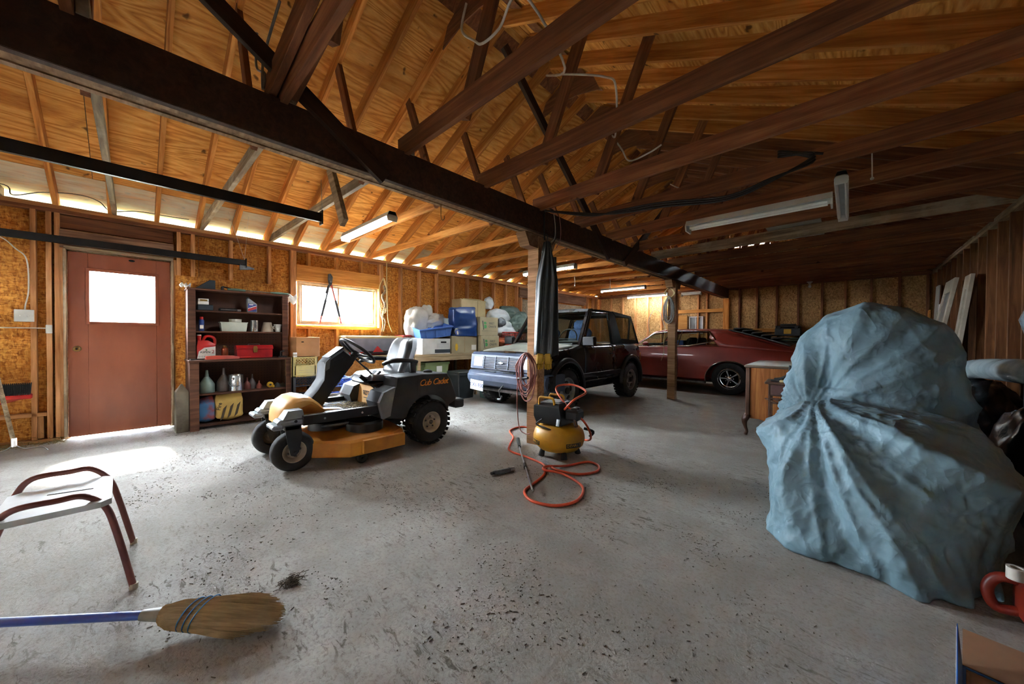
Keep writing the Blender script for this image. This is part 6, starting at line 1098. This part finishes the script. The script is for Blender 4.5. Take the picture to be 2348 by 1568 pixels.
m = MB().box(.10, .24, -.10, .06, .40, .50, .02); m.build('control_panel', 'charcoal_plastic', AC)
for y in (-.05, .01): MB().lathe([(.03, .50), (.03, .515), (.02, .52)], 16, c=(.18, y, 0)).build('gauge', 'black_plastic', AC, smooth=40)
m = MB().tube([(.20, -.08, .42), (.23, -.11, .36)], .018, 8).tube([(.08, -.18, .42), (.08, -.20, .36)], .016, 8); m.build('valve', 'steel', AC); MB().tube(curve_pts([(-.10, -.16, .40), (-.16, -.17, .345), (-.05, -.20, .33), (.02, -.19, .31)], 5), .009, 6).build('power_cord', 'cable_black', AC, smooth=60); MB().tube(curve_pts([(.22, .10, .30), (.30, .14, .27), (.27, .12, .22)], 5), .014, 7).build('drain_hose', 'charcoal_plastic', AC, smooth=60)
for a0, s_ in ((-2.25, 'DEWALT'), (-.52, 'DEWALT')):
    MB().lathe([(.2522, .165), (.2528, .205)], 14, cap=False, a0=a0 - .33, a1=a0 + .33).build('name_plate', 'black_plastic', AC)
    for k, ch in enumerate(s_): a = a0 - .25 + .10 * k; text('plate_letter', ch, .036, 'comp_yellow', AC, (.2535 * math.cos(a), .2535 * math.sin(a), .186), (D(90), 0, a + math.pi / 2), 0, .0004)
hz = .011
hs = [(-1.95, 2.80, .46), (-1.86, 2.82, .56), (-1.84, 3.00, .62), (-2.05, 3.08, .66), (-2.18, 2.98, .63), (-2.0, 2.88, .50), (-1.80, 2.92, .34), (-1.82, 3.06, .16), (-2.1, 3.3, .05), (-2.6, 3.42, hz), (-2.98, 3.38, hz), (-2.98, 3.14, hz), (-2.75, 2.95, hz), (-2.60, 2.74, hz), (-2.45, 2.58, hz), (-2.20, 2.55, hz), (-1.96, 2.50, hz), (-1.82, 2.33, hz), (-1.76, 2.12, hz), (-1.72, 1.97, hz), (-1.58, 1.89, hz), (-1.42, 1.95, hz), (-1.36, 2.12, hz), (-1.46, 2.34, hz), (-1.70, 2.42, hz * 2), (-1.84, 2.36, hz * 3), (-1.88, 2.44, hz * 3), (-1.80, 2.62, hz), (-1.72, 2.84, hz), (-1.60, 2.82, hz), (-1.54, 2.68, hz), (-1.63, 2.52, hz), (-1.80, 2.46, hz * 2), (-1.90, 2.52, hz)]
ho = thing('air_hose', 'orange air hose looping across the floor from the compressor', 'hose'); MB().tube(curve_pts(hs, 8), .0105, 8).build('hose', 'hose_orange', ho, smooth=60); MB().tube([(-1.90, 2.52, hz), (-1.99, 2.57, hz), (-2.05, 2.62, hz)], [.011, .014, .009], 8).build('coupling', 'steel', ho, smooth=40)
wa = thing('spray_wand', 'thin metal spray wand lying across the orange hose', 'wand'); MB().tube([(-2.50, 2.76, .03), (-1.66, 1.99, .03)], .008, 8).build('lance', 'steel', wa); MB().tube([(-2.57, 2.83, .05), (-2.42, 2.69, .03)], [.022, .016], 8).build('handle', 'black_plastic', wa, smooth=40); MB().tube([(-2.06, 2.36, .03), (-2.0, 2.30, .03)], .015, 8).build('collar', 'black_plastic', wa)
dr = thing('torch_tool', 'small metal torch tool on the floor left of the orange hose', 'tool', (-2.09, 2.13, 0), D(70)); MB().tube([(-.09, 0, .022), (.05, 0, .022)], .017, 10).build('barrel', 'steel_dull', dr, smooth=40); MB().tube([(.05, 0, .022), (.10, .012, .022)], [.022, .018], 10).build('head', 'steel', dr, smooth=40); MB().tube([(-.12, -.01, .022), (-.09, 0, .022)], .013, 8).build('tip', 'black_plastic', dr)
# ---- stool
SO = thing('stool', 'low white-topped stool with bent red tubular legs at the left', 'stool', (-2.55, -.215, 0), D(0))
m = MB(); pts = [(.225, -.165), (.23, .12), (.20, .15), (-.16, .145), (-.19, .11), (-.15, -.02), (-.16, -.13), (-.13, -.165)]
m.loft([[(x, y, z) for x, y in pts] for z in (.400, .404, .420, .424)]); st_ = m.build('seat', 'seat_white', SO); MB().at((-.02, .02, .4245), (0, 0, D(75))).box(-.07, .07, -.003, .003, -.001, .001).build('slot', 'black_hole', st_)
for sx in (-1, 1):
    x0 = .19 if sx > 0 else -.235; xb_ = .225 if sx > 0 else -.285; zt = .452 if sx > 0 else .46
    P = curve_pts([(xb_, -.28, .0), (x0 + .01 * sx, -.20, .26), (x0, -.16, .39), (x0, -.11, zt), (x0, 0.0, zt + .004), (x0, .07, zt), (x0, .13, .39), (x0 + .01 * sx, .165, .26), (xb_, .215, .0)], 6); MB().tube(P, .0125, 10).build('leg_hoop', 'tube_red', SO, smooth=60)
    for q in (P[0], P[-1]): MB().tube([q, q + Vector((0, 0, .025))], .015, 10).build('foot_tip', 'rubber_tip', SO)
# ---- corn broom lying on the floor
BR = thing('corn_broom', 'straw broom with a blue handle lying on the floor', 'broom', (-1.92, .055, .02), rot=(0, 0, math.atan2(.335, .30) ))
MB().tube([(-1.2, 0, .055), (-.03, 0, .05)], .0155, 12).build('handle', 'broom_blue', BR, smooth=40); MB().tube([(-.045, 0, .05), (.04, 0, .05)], [.019, .026], 12).build('collar', 'wire_grey', BR, smooth=40)
m = MB(); rr = random.Random(17)
def bw(x): return .022 + .046 * math.sin(min(1, max(0, (x - .02) / .10)) * math.pi / 2) + .045 * max(0, min(1, (x - .12) / .2)) - .012 * max(0, (x - .32) / .14)
for i in range(850):
    a = rr.uniform(-1, 1); hh_ = rr.uniform(-1, 1) * math.sqrt(max(0, 1 - a * a)); L = rr.uniform(.41, .47) - .12 * abs(a) ** 2.2; pts = []
    for x in (0.03, .08, .14, .20, .29, L):
        thick = .020 + .016 * (1 - abs(x - .09) / .35); pts.append((x, a * bw(min(x, .46)) + rr.gauss(0, .0016) + (.0), max(.004, .047 + hh_ * thick - .022 * (x / .4) ** 2 + rr.gauss(0, .001))))
    m.tube(pts, [.0022, .0022, .002, .002, .0018, .0009], 3, cap=False)
s_ = m.build('bristles', 'broom_straw', BR, smooth=60); s_['kind'] = 'stuff'
for x in (.13, .155, .18): MB().tube([(x, bw(x) * 1.03 * math.cos(a), .046 + .037 * math.sin(a)) for a in [2 * math.pi * i / 30 for i in range(30)]], .0022, 5, loop=True).build('stitching', 'stitch_blue', BR)
# ---- grit and chaff on the concrete
m = MB(); rr = random.Random(21)
spots = [(rr.uniform(-4.6, -.3), rr.uniform(.0, 3.6), rr.uniform(.03, .22)) for _ in range(46)] + [(-1.35, 1.25, .12), (-1.2, 1.4, .10), (-1.0, 1.2, .16), (-1.75, .62, .07), (-1.15, 1.0, .12), (-1.9, 1.2, .2), (-1.0, .8, .15), (-.6, 2.2, .08)]
for (x, y, r) in spots:
    for i in range(int(14 + 420 * r)):
        px_, py_ = x + rr.gauss(0, r), y + rr.gauss(0, r * .6)
        if px_ < -6 or py_ < -1: continue
        if rr.random() < .3: l = rr.uniform(.004, .018); m.at((px_, py_, .0015), (0, 0, rr.uniform(0, 3.14))); m.box(-l / 2, l / 2, -.0009, .0009, -.001, .0012)
        else:
            s2 = rr.uniform(.001, .0045); m.at((px_, py_, s2 * .4), (0, 0, rr.uniform(0, 3))); m.add([(-s2, 0, -s2 * .4), (s2 * .6, -s2, -s2 * .4), (s2, s2 * .7, -s2 * .4), (0, .1 * s2, s2 * .8)], [(0, 1, 3), (1, 2, 3), (2, 0, 3)])
pm('grit', '#5f5648', '#3c352b', 40, .95)
o = m.build('floor_chaff', 'grit'); o['kind'] = 'stuff'; tag(o, 'scattered grit and chaff over the concrete floor', 'debris')
m = MB(); rr = random.Random(33)
for i in range(140): m.at((rr.gauss(0, .018), rr.gauss(0, .022), abs(rr.gauss(.006, .008))), (rr.uniform(-.4, .4), rr.uniform(-.6, .6), rr.uniform(0, 3.14))); l = rr.uniform(.01, .04); m.box(-l / 2, l / 2, -.001, .001, -.001, .001)
o = m.build('grass_tuft', 'grit', loc=(-1.86, .50, .002)); o['kind'] = 'stuff'; tag(o, 'small dark tuft of dried grass on the floor above the straw broom', 'debris')
m = MB(); rr = random.Random(44)
for i in range(420): m.at((rr.uniform(-.09, .06), rr.uniform(-.45, .45), abs(rr.gauss(0, .025))), (rr.uniform(-.5, .5), rr.uniform(-.5, .5), rr.uniform(0, 3.14))); l = rr.uniform(.02, .09); m.box(-l / 2, l / 2, -.001, .001, -.001, .001)
o = m.build('straw_litter', 'dead_grass', loc=(-6.03, -.95, .004)); o['kind'] = 'stuff'; tag(o, 'dry straw litter along the foot of the wall left of the brown door', 'debris')
# ------------------------------------------------------------------ covered machine, desk and the things along the right wall
def cloth(name, c1, c2):
    m, nt, b = newmat(name); v = coords(nt, rnd=False); f = noise(nt, v, 2.5, 3); nt.links.new(ramp(nt, f, [(.35, srgb(c1)), (.65, srgb(c2))]), b.inputs['Base Color']); b.inputs['Roughness'].default_value = .55; b.inputs['Specular IOR Level'].default_value = .4
    hs = []
    for sc_, wgt in ((4.5, 1.0), (11, .4)):
        n_ = noise(nt, v, sc_, 2, .5, .6); s1 = N(nt, 'Math', operation='SUBTRACT'); s1.inputs[1].default_value = .5; nt.links.new(n_, s1.inputs[0]); a1 = N(nt, 'Math', operation='ABSOLUTE'); nt.links.new(s1.outputs[0], a1.inputs[0]); m1 = N(nt, 'Math', operation='MULTIPLY'); m1.inputs[1].default_value = -wgt; nt.links.new(a1.outputs[0], m1.inputs[0]); hs.append(m1.outputs[0])
    ad = N(nt, 'Math', operation='ADD'); nt.links.new(hs[0], ad.inputs[0]); nt.links.new(hs[1], ad.inputs[1]); bump(nt, b, ad.outputs[0], .6, .05)
cloth('cover_cloth', '#718d9a', '#617b87'); pm('desk_brown', '#5c3b29', '#47291b', 5, .35); wood('desk_veneer', '#b57a42', '#955a2b', '#6e3c1a', knots=False, axis=2, vr=0); pm('desk_top', '#6b5a4c', '#57473b', 4, .45); pm('plastic_clear', '#9fb0b5', '#8698a0', 5, .22, bmp=.25, spec=.7); pm('bag_black', '#0c0c0d', '#060607', 5, .25, bmp=.4); pm('saw_red', '#8e2a17', '#6f1d0f', 5, .4); pm('saw_white', '#b5b0a6', '#9a958b', 5, .45); pm('box_blue', '#1e63b8', '#174f98', 4, .55); pm('carton_brown', '#8f6c50', '#7b5a41', 4, .85); pm('door_grey', '#a79b8a', '#8d8272', 5, .7); flat('screen_dark', '#5c5e5c', .4)
def mball(items, voxel):
    m = MB()
    for c, r, rot in items: m.at(c, rot).sphere((0, 0, 0), r, 26, 17)
    m.at(); return m
CV = thing('covered_machine', 'machine shrouded in a wrinkled blue-grey cover at the right', 'cover')
def prof_ring(c, a, b_, z, e=2.4, n_=40, sh=0): return [(c[0] + math.copysign(abs(math.cos(t)) ** (2 / e), math.cos(t)) * a, c[1] + math.copysign(abs(math.sin(t)) ** (2 / e), math.sin(t)) * b_ + sh, z) for t in [2 * math.pi * i / n_ for i in range(n_)]]
m = MB()
m.loft([prof_ring((.10, 2.98), .46, .60, .0), prof_ring((.10, 2.98), .475, .59, .12), prof_ring((.095, 2.98), .49, .53, .35), prof_ring((.09, 2.99), .485, .48, .52), prof_ring((.10, 3.02), .44, .42, .64), prof_ring((.13, 3.04), .34, .32, .715), prof_ring((.15, 3.05), .16, .16, .735)])
m.loft([prof_ring((.10, 3.72), .54, .46, .0), prof_ring((.10, 3.70), .52, .42, .4), prof_ring((.10, 3.68), .475, .36, .75), prof_ring((.11, 3.68), .435, .33, 1.0), prof_ring((.12, 3.68), .36, .29, 1.2), prof_ring((.11, 3.68), .25, .23, 1.32), prof_ring((.10, 3.68), .10, .10, 1.38)])
m.loft([prof_ring((.22, 3.35), .30, .35, .1), prof_ring((.22, 3.35), .28, .33, .5), prof_ring((.24, 3.38), .2, .25, .62), prof_ring((.26, 3.42), .08, .12, .66)])
tmp = m.build('cover_tmp', 'cover_cloth'); md = tmp.modifiers.new('r', 'REMESH'); md.mode = 'VOXEL'; md.voxel_size = .022; md = tmp.modifiers.new('s', 'SMOOTH'); md.iterations = 9; md.factor = .6; md = tmp.modifiers.new('u', 'SUBSURF'); md.levels = md.render_levels = 1
dg = bpy.context.evaluated_depsgraph_get(); dg.update(); me = bpy.data.meshes.new_from_object(tmp.evaluated_get(dg)); bpy.data.objects.remove(tmp)
def ridge(x): return 1 - abs(2 * (x - math.floor(x)) - 1)
nv = len(me.vertices); nrm_ = [v.normal.copy() for v in me.vertices]
for i, v in enumerate(me.vertices):
    p = v.co; d = 0.0
    front = 1 / (1 + math.exp(-(3.32 - p.y) * 14)) * (1 if p.z < .8 else .3)
    # folds fanning out from the pinch on the front hump
    q = Vector((p.x + .16, p.z - .76)); ang_ = math.atan2(q.y, q.x); rad = q.length
    wob = .35 * mn.noise(Vector((p.x * 2, p.y * 2, p.z * 2)))
    d += front * (.075 * min(1, rad / .35) * (ridge(ang_ * 1.55 + wob * .8 + .1) ** 1.3 - .45) + .02 * min(1, rad / .3) * (ridge(ang_ * 3.7 + wob) ** 2 - .3))
    # folds of the tall rear part fan up from its left hollow
    q = Vector((p.x + .22, p.z - .62)); ang_ = math.atan2(q.y, q.x); rad = q.length
    d += (1 - front) * (.032 * min(1, rad / .4) * (ridge(ang_ * 1.9 + wob * .6 + .3) ** 1.5 - .4) + .014 * (ridge(ang_ * 4.6 + wob) ** 2 - .3))
    d -= .13 * math.exp(-((p.x + .13) / .085) ** 2 - ((p.z - .80) / .26) ** 2) * max(0, -nrm_[i].y) * (1 - front)
    # crumples
    w3 = Vector((p.x * 5.5, p.y * 5.5, p.z * 4)); cr = 1 - abs(mn.noise(w3)) * 2.2; cr2 = 1 - abs(mn.noise(w3 * 2.3 + Vector((7, 3, 1)))) * 2.2; cr3 = 1 - abs(mn.noise(w3 * 4.6 + Vector((1, 9, 4)))) * 2
    d += (.013 * cr + .009 * cr2 + .0045 * cr3) * (1 if p.z < .62 else .55)
    hem = max(0, .10 - p.z) / .10; d += hem * .02 * math.sin(p.x * 34 + p.y * 21)
    v.co = p + nrm_[i] * d
    if v.co.z < .004: v.co.z = .004
cv = link('cover', me, CV, smooth=170); me.materials.clear(); me.materials.append(M_('cover_cloth'))
MB().grid(lambda u, v: (-.33 + .26 * u + .02 * math.sin(9 * v), 2.86 - .36 * u + .06 * v * (1 - u) - .03, .006 + .10 * (1 - abs(2 * v - 1)) * (1 - .4 * u) + .025 * math.sin(17 * u + 6 * v)), 24, 9).build('hem_fold', 'cover_cloth', CV, smooth=60, solid=.006)
# ---- desk
DK = thing('writing_desk', 'wooden desk with cabriole legs and figured veneer end', 'desk', (-.88, 5.03, 0), D(2))
MB().box(-.03, .64, -.02, 1.28, .80, .832, .012).build('top', 'desk_top', DK); MB().box(.03, .59, .0, .025, .20, .80, .003).build('end_panel', 'desk_veneer', DK)
MB().prism([(.03, .20), (.12, .20), (.18, .185), (.30, .155), (.42, .185), (.5, .20), (.59, .20), (.59, .205), (.03, .205)], 'y', .0, .024).build('apron', 'desk_veneer', DK)
MB().box(.03, .59, 1.2, 1.23, .20, .80, .003).build('end_panel', 'desk_veneer', DK); MB().box(.0, .025, .03, .42, .20, .80, .003).build('side_panel', 'desk_brown', DK); MB().box(.0, .025, .85, 1.22, .20, .80, .003).build('side_panel', 'desk_brown', DK)
for x, y in ((.0, .0), (.60, .0), (.0, 1.21), (.60, 1.21)):
    MB().box(x - .012, x + .03, y - .012, y + .03, .20, .80, .006).build('corner_post', 'desk_brown', DK); sx = -1 if x < .3 else 1
    MB().tube(curve_pts([(x + .01, y + .01, .24), (x + sx * .018, y - .005, .17), (x + sx * .012, y, .10), (x - sx * .004, y + .005, .04), (x + sx * .012, y - .002, .0)], 5), [.034, .036, .038, .038, .036, .033, .03, .027, .024, .022, .019, .018, .017, .016, .016, .016, .017, .019, .02, .021, .022], 10).build('cabriole_leg', 'desk_brown', DK, smooth=50)
dr_ = thing('small_stand', 'small dark wooden stand with a drawer in front of the desk', 'stand', (-.565, 4.24, -.03), D(4)); MB().box(-.03, .34, -.03, .34, .735, .755, .006).build('top', 'desk_brown', dr_); MB().box(.0, .30, .0, .30, .62, .735, .004).build('drawer_box', 'desk_brown', dr_)
pm('drawer_red', '#5d332c', '#482520', 6, .4); MB().box(.02, .27, -.006, .0, .63, .725, .003).build('drawer_front', 'drawer_red', dr_); MB().sphere((.15, -.014, .675), .012, 10, 7).build('knob', 'brass_old', dr_)
for x, y in ((0, 0), (.29, 0), (0, .29), (.29, .29)): MB().box(x, x + .02, y, y + .02, .03, .735, .003).build('leg', 'desk_brown', dr_)
for k in range(5): MB().at((.02 + .065 * k, .15, .545), (0, 0, D(20))).box(-.012, .012, -.16, .16, 0, .012).build('shelf_slat', 'desk_brown', dr_)
for y in (.0, .29): MB().box(0, .31, y, y + .02, .545, .56).box(0, .31, y, y + .02, .59, .60).build('rail', 'desk_brown', dr_)
bk_ = thing('tape_roll', 'cream tape strip and dark block on the small stand', 'tape', (-.40, 4.25, .726)); MB().box(-.08, .05, .0, .05, 0, .022, .006).build('strip', 'lid_cream', bk_); MB().box(.055, .13, .0, .05, 0, .035, .006).build('block', 'black_plastic', bk_)
ol = thing('hand_tool', 'dark curved hand tool standing on the small stand', 'tool', (-.47, 4.36, .726)); MB().tube(curve_pts([(-.06, 0, .012), (.0, 0, .03), (.05, 0, .08), (.06, 0, .16)], 6), [.02 - .0006 * i for i in range(19)], 10).build('arm', 'charcoal_plastic', ol, smooth=50); MB().box(-.09, .07, -.03, .03, 0, .012, .005).build('base', 'charcoal_plastic', ol)
cl_ = MB().tube(curve_pts([(0, 0, 0), (.0, 0, .16), (.02, 0, .2), (.05, 0, .17), (.05, 0, .02)], 5), .012, 8).build('bent_tube', 'white_plastic', loc=(-.36, 5.1, .835), smooth=60); tag(cl_, 'pale bent tube standing on the back of the desk', 'tube')
# ---- leaning screens and boards on the right wall
def screen(lab, y, x, tilt, w_, h_, mat='door_grey', glassy=True):
    t = thing('leaning_door', lab, 'door panel', (x, y, .0), rot=(0, tilt, 0)); fw = .10
    m = MB().box(-.02, .02, -w_ / 2, -w_ / 2 + fw, 0, h_, .004).box(-.02, .02, w_ / 2 - fw, w_ / 2, 0, h_, .004); m.build('stile', mat, t); MB().box(-.02, .02, -w_ / 2 + fw, w_ / 2 - fw, h_ - .18, h_, .004).build('top_rail', mat, t); MB().box(-.02, .02, -w_ / 2 + fw, w_ / 2 - fw, 0, .25, .004).build('bottom_rail', mat, t)
    MB().box(-.005, .005, -w_ / 2 + fw, w_ / 2 - fw, .25, h_ - .18).build('panel', 'screen_dark' if glassy else mat, t)
screen('grey-framed glazed panel leaning furthest out from the right wall', 7.8, .72, D(9), .62, 2.0); screen('narrow plain panel leaning just behind the glazed one', 7.28, .90, D(6), .30, 1.98, glassy=False)
for k, (y, x, w_, h_, mt) in enumerate(((9.35, 1.05, .12, 1.75, 'white_vinyl'), (9.75, 1.06, .25, 2.1, 'board_white'), (10.15, 1.02, .14, 1.7, 'lumber_warm'))):
    o = MB().box(-.012, .012, -w_ / 2, w_ / 2, 0, h_, .003).build('leaning_board', mt, loc=(x, y, 0), rot=(0, D(2), 0)); tag(o, ('narrow white board standing by the right wall', 'wide pale board standing by the right wall near the corner', 'warm brown board standing in the back right corner')[k], 'board')
# ---- bags, plastic, chainsaw, carton at the right edge
blob('garbage_bag', 'large black garbage bag behind the covered machine', (.82, 5.38, 0), (.30, .48, .42), 'bag_black', 51, amp=.2, flat_=.15, n_=44); blob('garbage_bag', 'black garbage bag at the right edge beside the cover', (.90, 3.86, 0), (.21, .30, .40), 'bag_black', 53, amp=.22, flat_=.15, n_=44); blob('garbage_bag', 'low black garbage bag in front at the right edge', (.91, 3.22, 0), (.22, .33, .27), 'bag_black', 55, amp=.24, flat_=.15, n_=44)
pr_ = MB().tube(curve_pts([(0, .62, -.02), (0, .5, 0), (.0, .2, .03), (.02, -.5, .06), (.03, -1.7, .10)], 6), [.02 + .095 * math.sin(min(1, i / 7) * math.pi / 2) for i in range(25)], 22, flat=.75).build('plastic_roll', 'plastic_clear', loc=(.86, 4.95, .86), smooth=60); tag(pr_, 'long pale plastic-wrapped roll resting on the black bags', 'roll')
pu = MB().loft([[(x * k, -.3 + .55 * t_, z * k) for x, z in ((-.05, -.14), (.05, -.12), (.09, .0), (.05, .13), (-.05, .15), (-.09, .02))] for t_, k in ((1, .25), (.85, .8), (.5, 1.1), (0, 1.3))]).build('plastic_bundle', 'plastic_clear', loc=(1.0, 4.42, 1.28), smooth=25); tag(pu, 'pale faceted plastic bundle at the right edge above the roll', 'bundle')
st_ = thing('stacked_cases', 'dark stacked cases at the right edge carrying the plastic bundle', 'case', (1.065, 4.42, 0)); MB().box(-.09, .09, -.2, .3, 0, .55, .01).build('lower_case', 'black_plastic', st_); MB().box(-.085, .085, -.2, .28, .55, 1.075, .01).build('upper_case', 'black_plastic', st_)
SW = thing('chainsaw', 'red and white chainsaw on the floor at the right edge', 'chainsaw', (.635, 2.40, 0), D(4))
m = MB().box(-.13, .16, -.09, .09, .03, .19, .02); m.build('body', 'saw_red', SW); MB().box(-.10, .10, -.08, .08, .19, .225, .015).build('top_cover', 'saw_white', SW); MB().tube(curve_pts([(-.12, .03, .06), (-.18, .04, .05), (-.20, .05, .11), (-.17, .05, .17), (-.10, .03, .18)], 5), .019, 9).build('rear_handle', 'saw_red', SW, smooth=60); MB().tube(curve_pts([(.06, -.10, .06), (.05, -.11, .2), (.05, -.06, .29), (.05, .06, .29), (.05, .1, .1)], 5), .014, 9).build('front_handle', 'black_plastic', SW, smooth=60)
MB().lathe([(.035, .22), (.035, .25), (.022, .25), (.02, .225)], 16, c=(-.07, -.05, 0)).build('filler_cap', 'saw_white', SW, smooth=40); MB().lathe([(.026, .21), (.026, .255), (.016, .255), (.015, .21)], 14, c=(-.15, -.03, 0)).build('oil_cap', 'saw_white', SW, smooth=40); MB().box(.15, .50, -.05, -.045, .05, .13, .002).build('guide_bar', 'steel_dull', SW)
MB().at((-.02, -.091, .10), (D(90), 0, 0)).lathe([(.05, 0), (.05, .002)], 20, sx=1.3).build('badge', 'label_white', SW); text('badge_lettering', 'STIHL', .034, 'print_dark', SW, (-.02, -.0945, .102), (D(90), 0, 0), .2, .0005, offset=.0008)
BX = thing('open_carton', 'open blue-printed carton at the bottom right corner', 'box', (.42, 1.47, 0), D(-8))
wl = .19; hl = .16
for (x0, x1, y0, y1, nm) in ((-wl, -wl + .006, -.22, .22, 'wall'), (wl - .006, wl, -.22, .22, 'wall'), (-wl, wl, -.22, -.214, 'wall'), (-wl, wl, .214, .22, 'wall')): MB().box(x0, x1, y0, y1, 0, hl).build('wall', 'box_blue', BX)
MB().box(-wl, wl, -.22, .22, 0, .006).build('base', 'carton_brown', BX)
for s in (-1, 1): MB().box(-wl + .007, wl - .007, s * .207 - .003, s * .207 + .003, .006, hl - .002).build('inner_liner', 'carton_brown', BX); MB().box(s * (wl - .01) - .003, s * (wl - .01) + .003, -.2, .2, .006, hl - .002).build('inner_liner', 'carton_brown', BX)
MB().at((-wl, 0, hl), (0, D(-5), 0)).box(-.004, -.002, -.22, .22, 0, .11).build('flap', 'label_white', BX); MB().at((-wl, 0, hl), (0, D(-5), 0)).box(-.002, 0, -.22, .22, 0, .12).build('flap_inside', 'box_blue', BX); MB().at((0, .22, hl), (D(-62), 0, 0)).box(-wl, wl, -.002, .002, 0, .12).build('flap', 'carton_brown', BX); MB().at((wl, 0, hl), (0, D(40), 0)).box(0, .004, -.22, .22, 0, .13).build('flap', 'cardboard_orange', BX); MB().at((0, -.22, hl), (D(80), 0, 0)).box(-wl, wl, -.002, .002, 0, .12).build('flap', 'box_blue', BX)
# ---- along the back wall
tk = thing('tool_case', 'black toolbox with a yellow badge on the ledge of the back wall', 'toolbox', (-1.04, 10.52, 1.215)); MB().box(-.24, .24, -.12, .12, 0, .19, .015).build('box', 'black_plastic', tk); MB().box(-.235, .235, -.115, .115, .192, .245, .02).build('lid', 'black_plastic', tk); MB().box(-.07, .07, -.125, -.12, .05, .16, .004).build('badge', 'yellow_plastic', tk); MB().box(-.15, .15, -.02, .02, .245, .285, .01).build('handle', 'black_plastic', tk)
for x in (-.16, .16): MB().box(x - .03, x + .03, -.13, -.12, .15, .23, .004).build('latch', 'charcoal_plastic', tk)
pm('sheet_green', '#66837a', '#516b63', 6, .5, .3); gs = thing('roofing_stack', 'stack of green corrugated roofing sheets behind the red coupe', 'sheet metal', (-.95, 10.50, 0)); MB().box(-.9, 1.0, -.18, .18, 0, .95, .01).build('trestle', 'lumber_dark', gs)
for k in range(5): MB().grid(lambda u, v: (-1.0 + 2.3 * u, -.2 + .40 * v, .962 + k * .05 + .016 * math.sin(v * 34)), 3, 40).build('sheet', 'sheet_green', gs, smooth=60, solid=.004)
cable('thin hose looped on a nail of the back wall', [(-4.38, 10.708, 1.35), (-4.42, 10.708, 1.65), (-4.32, 10.708, 1.92), (-4.22, 10.708, 2.0), (-4.08, 10.708, 1.92), (-3.98, 10.708, 1.6), (-3.88, 10.708, 1.3)], .007, 'cable_grey', 'hose')
hs_ = thing('hand_saw', 'old hand saw hanging on the back wall behind the second post', 'saw', (-3.78, 10.69, 1.35)); MB().prism([(-.06, .10), (.06, .10), (.02, .52), (-.0, .52)], 'y', -.004, .0).build('blade', 'copper_tin', hs_); MB().tube([(-.05, -.006, .03), (-.06, -.006, .10), (.05, -.006, .12), (.06, -.006, .04), (0, -.006, .02)], .016, 8, loop=True).build('handle', 'header_wood', hs_, smooth=50)
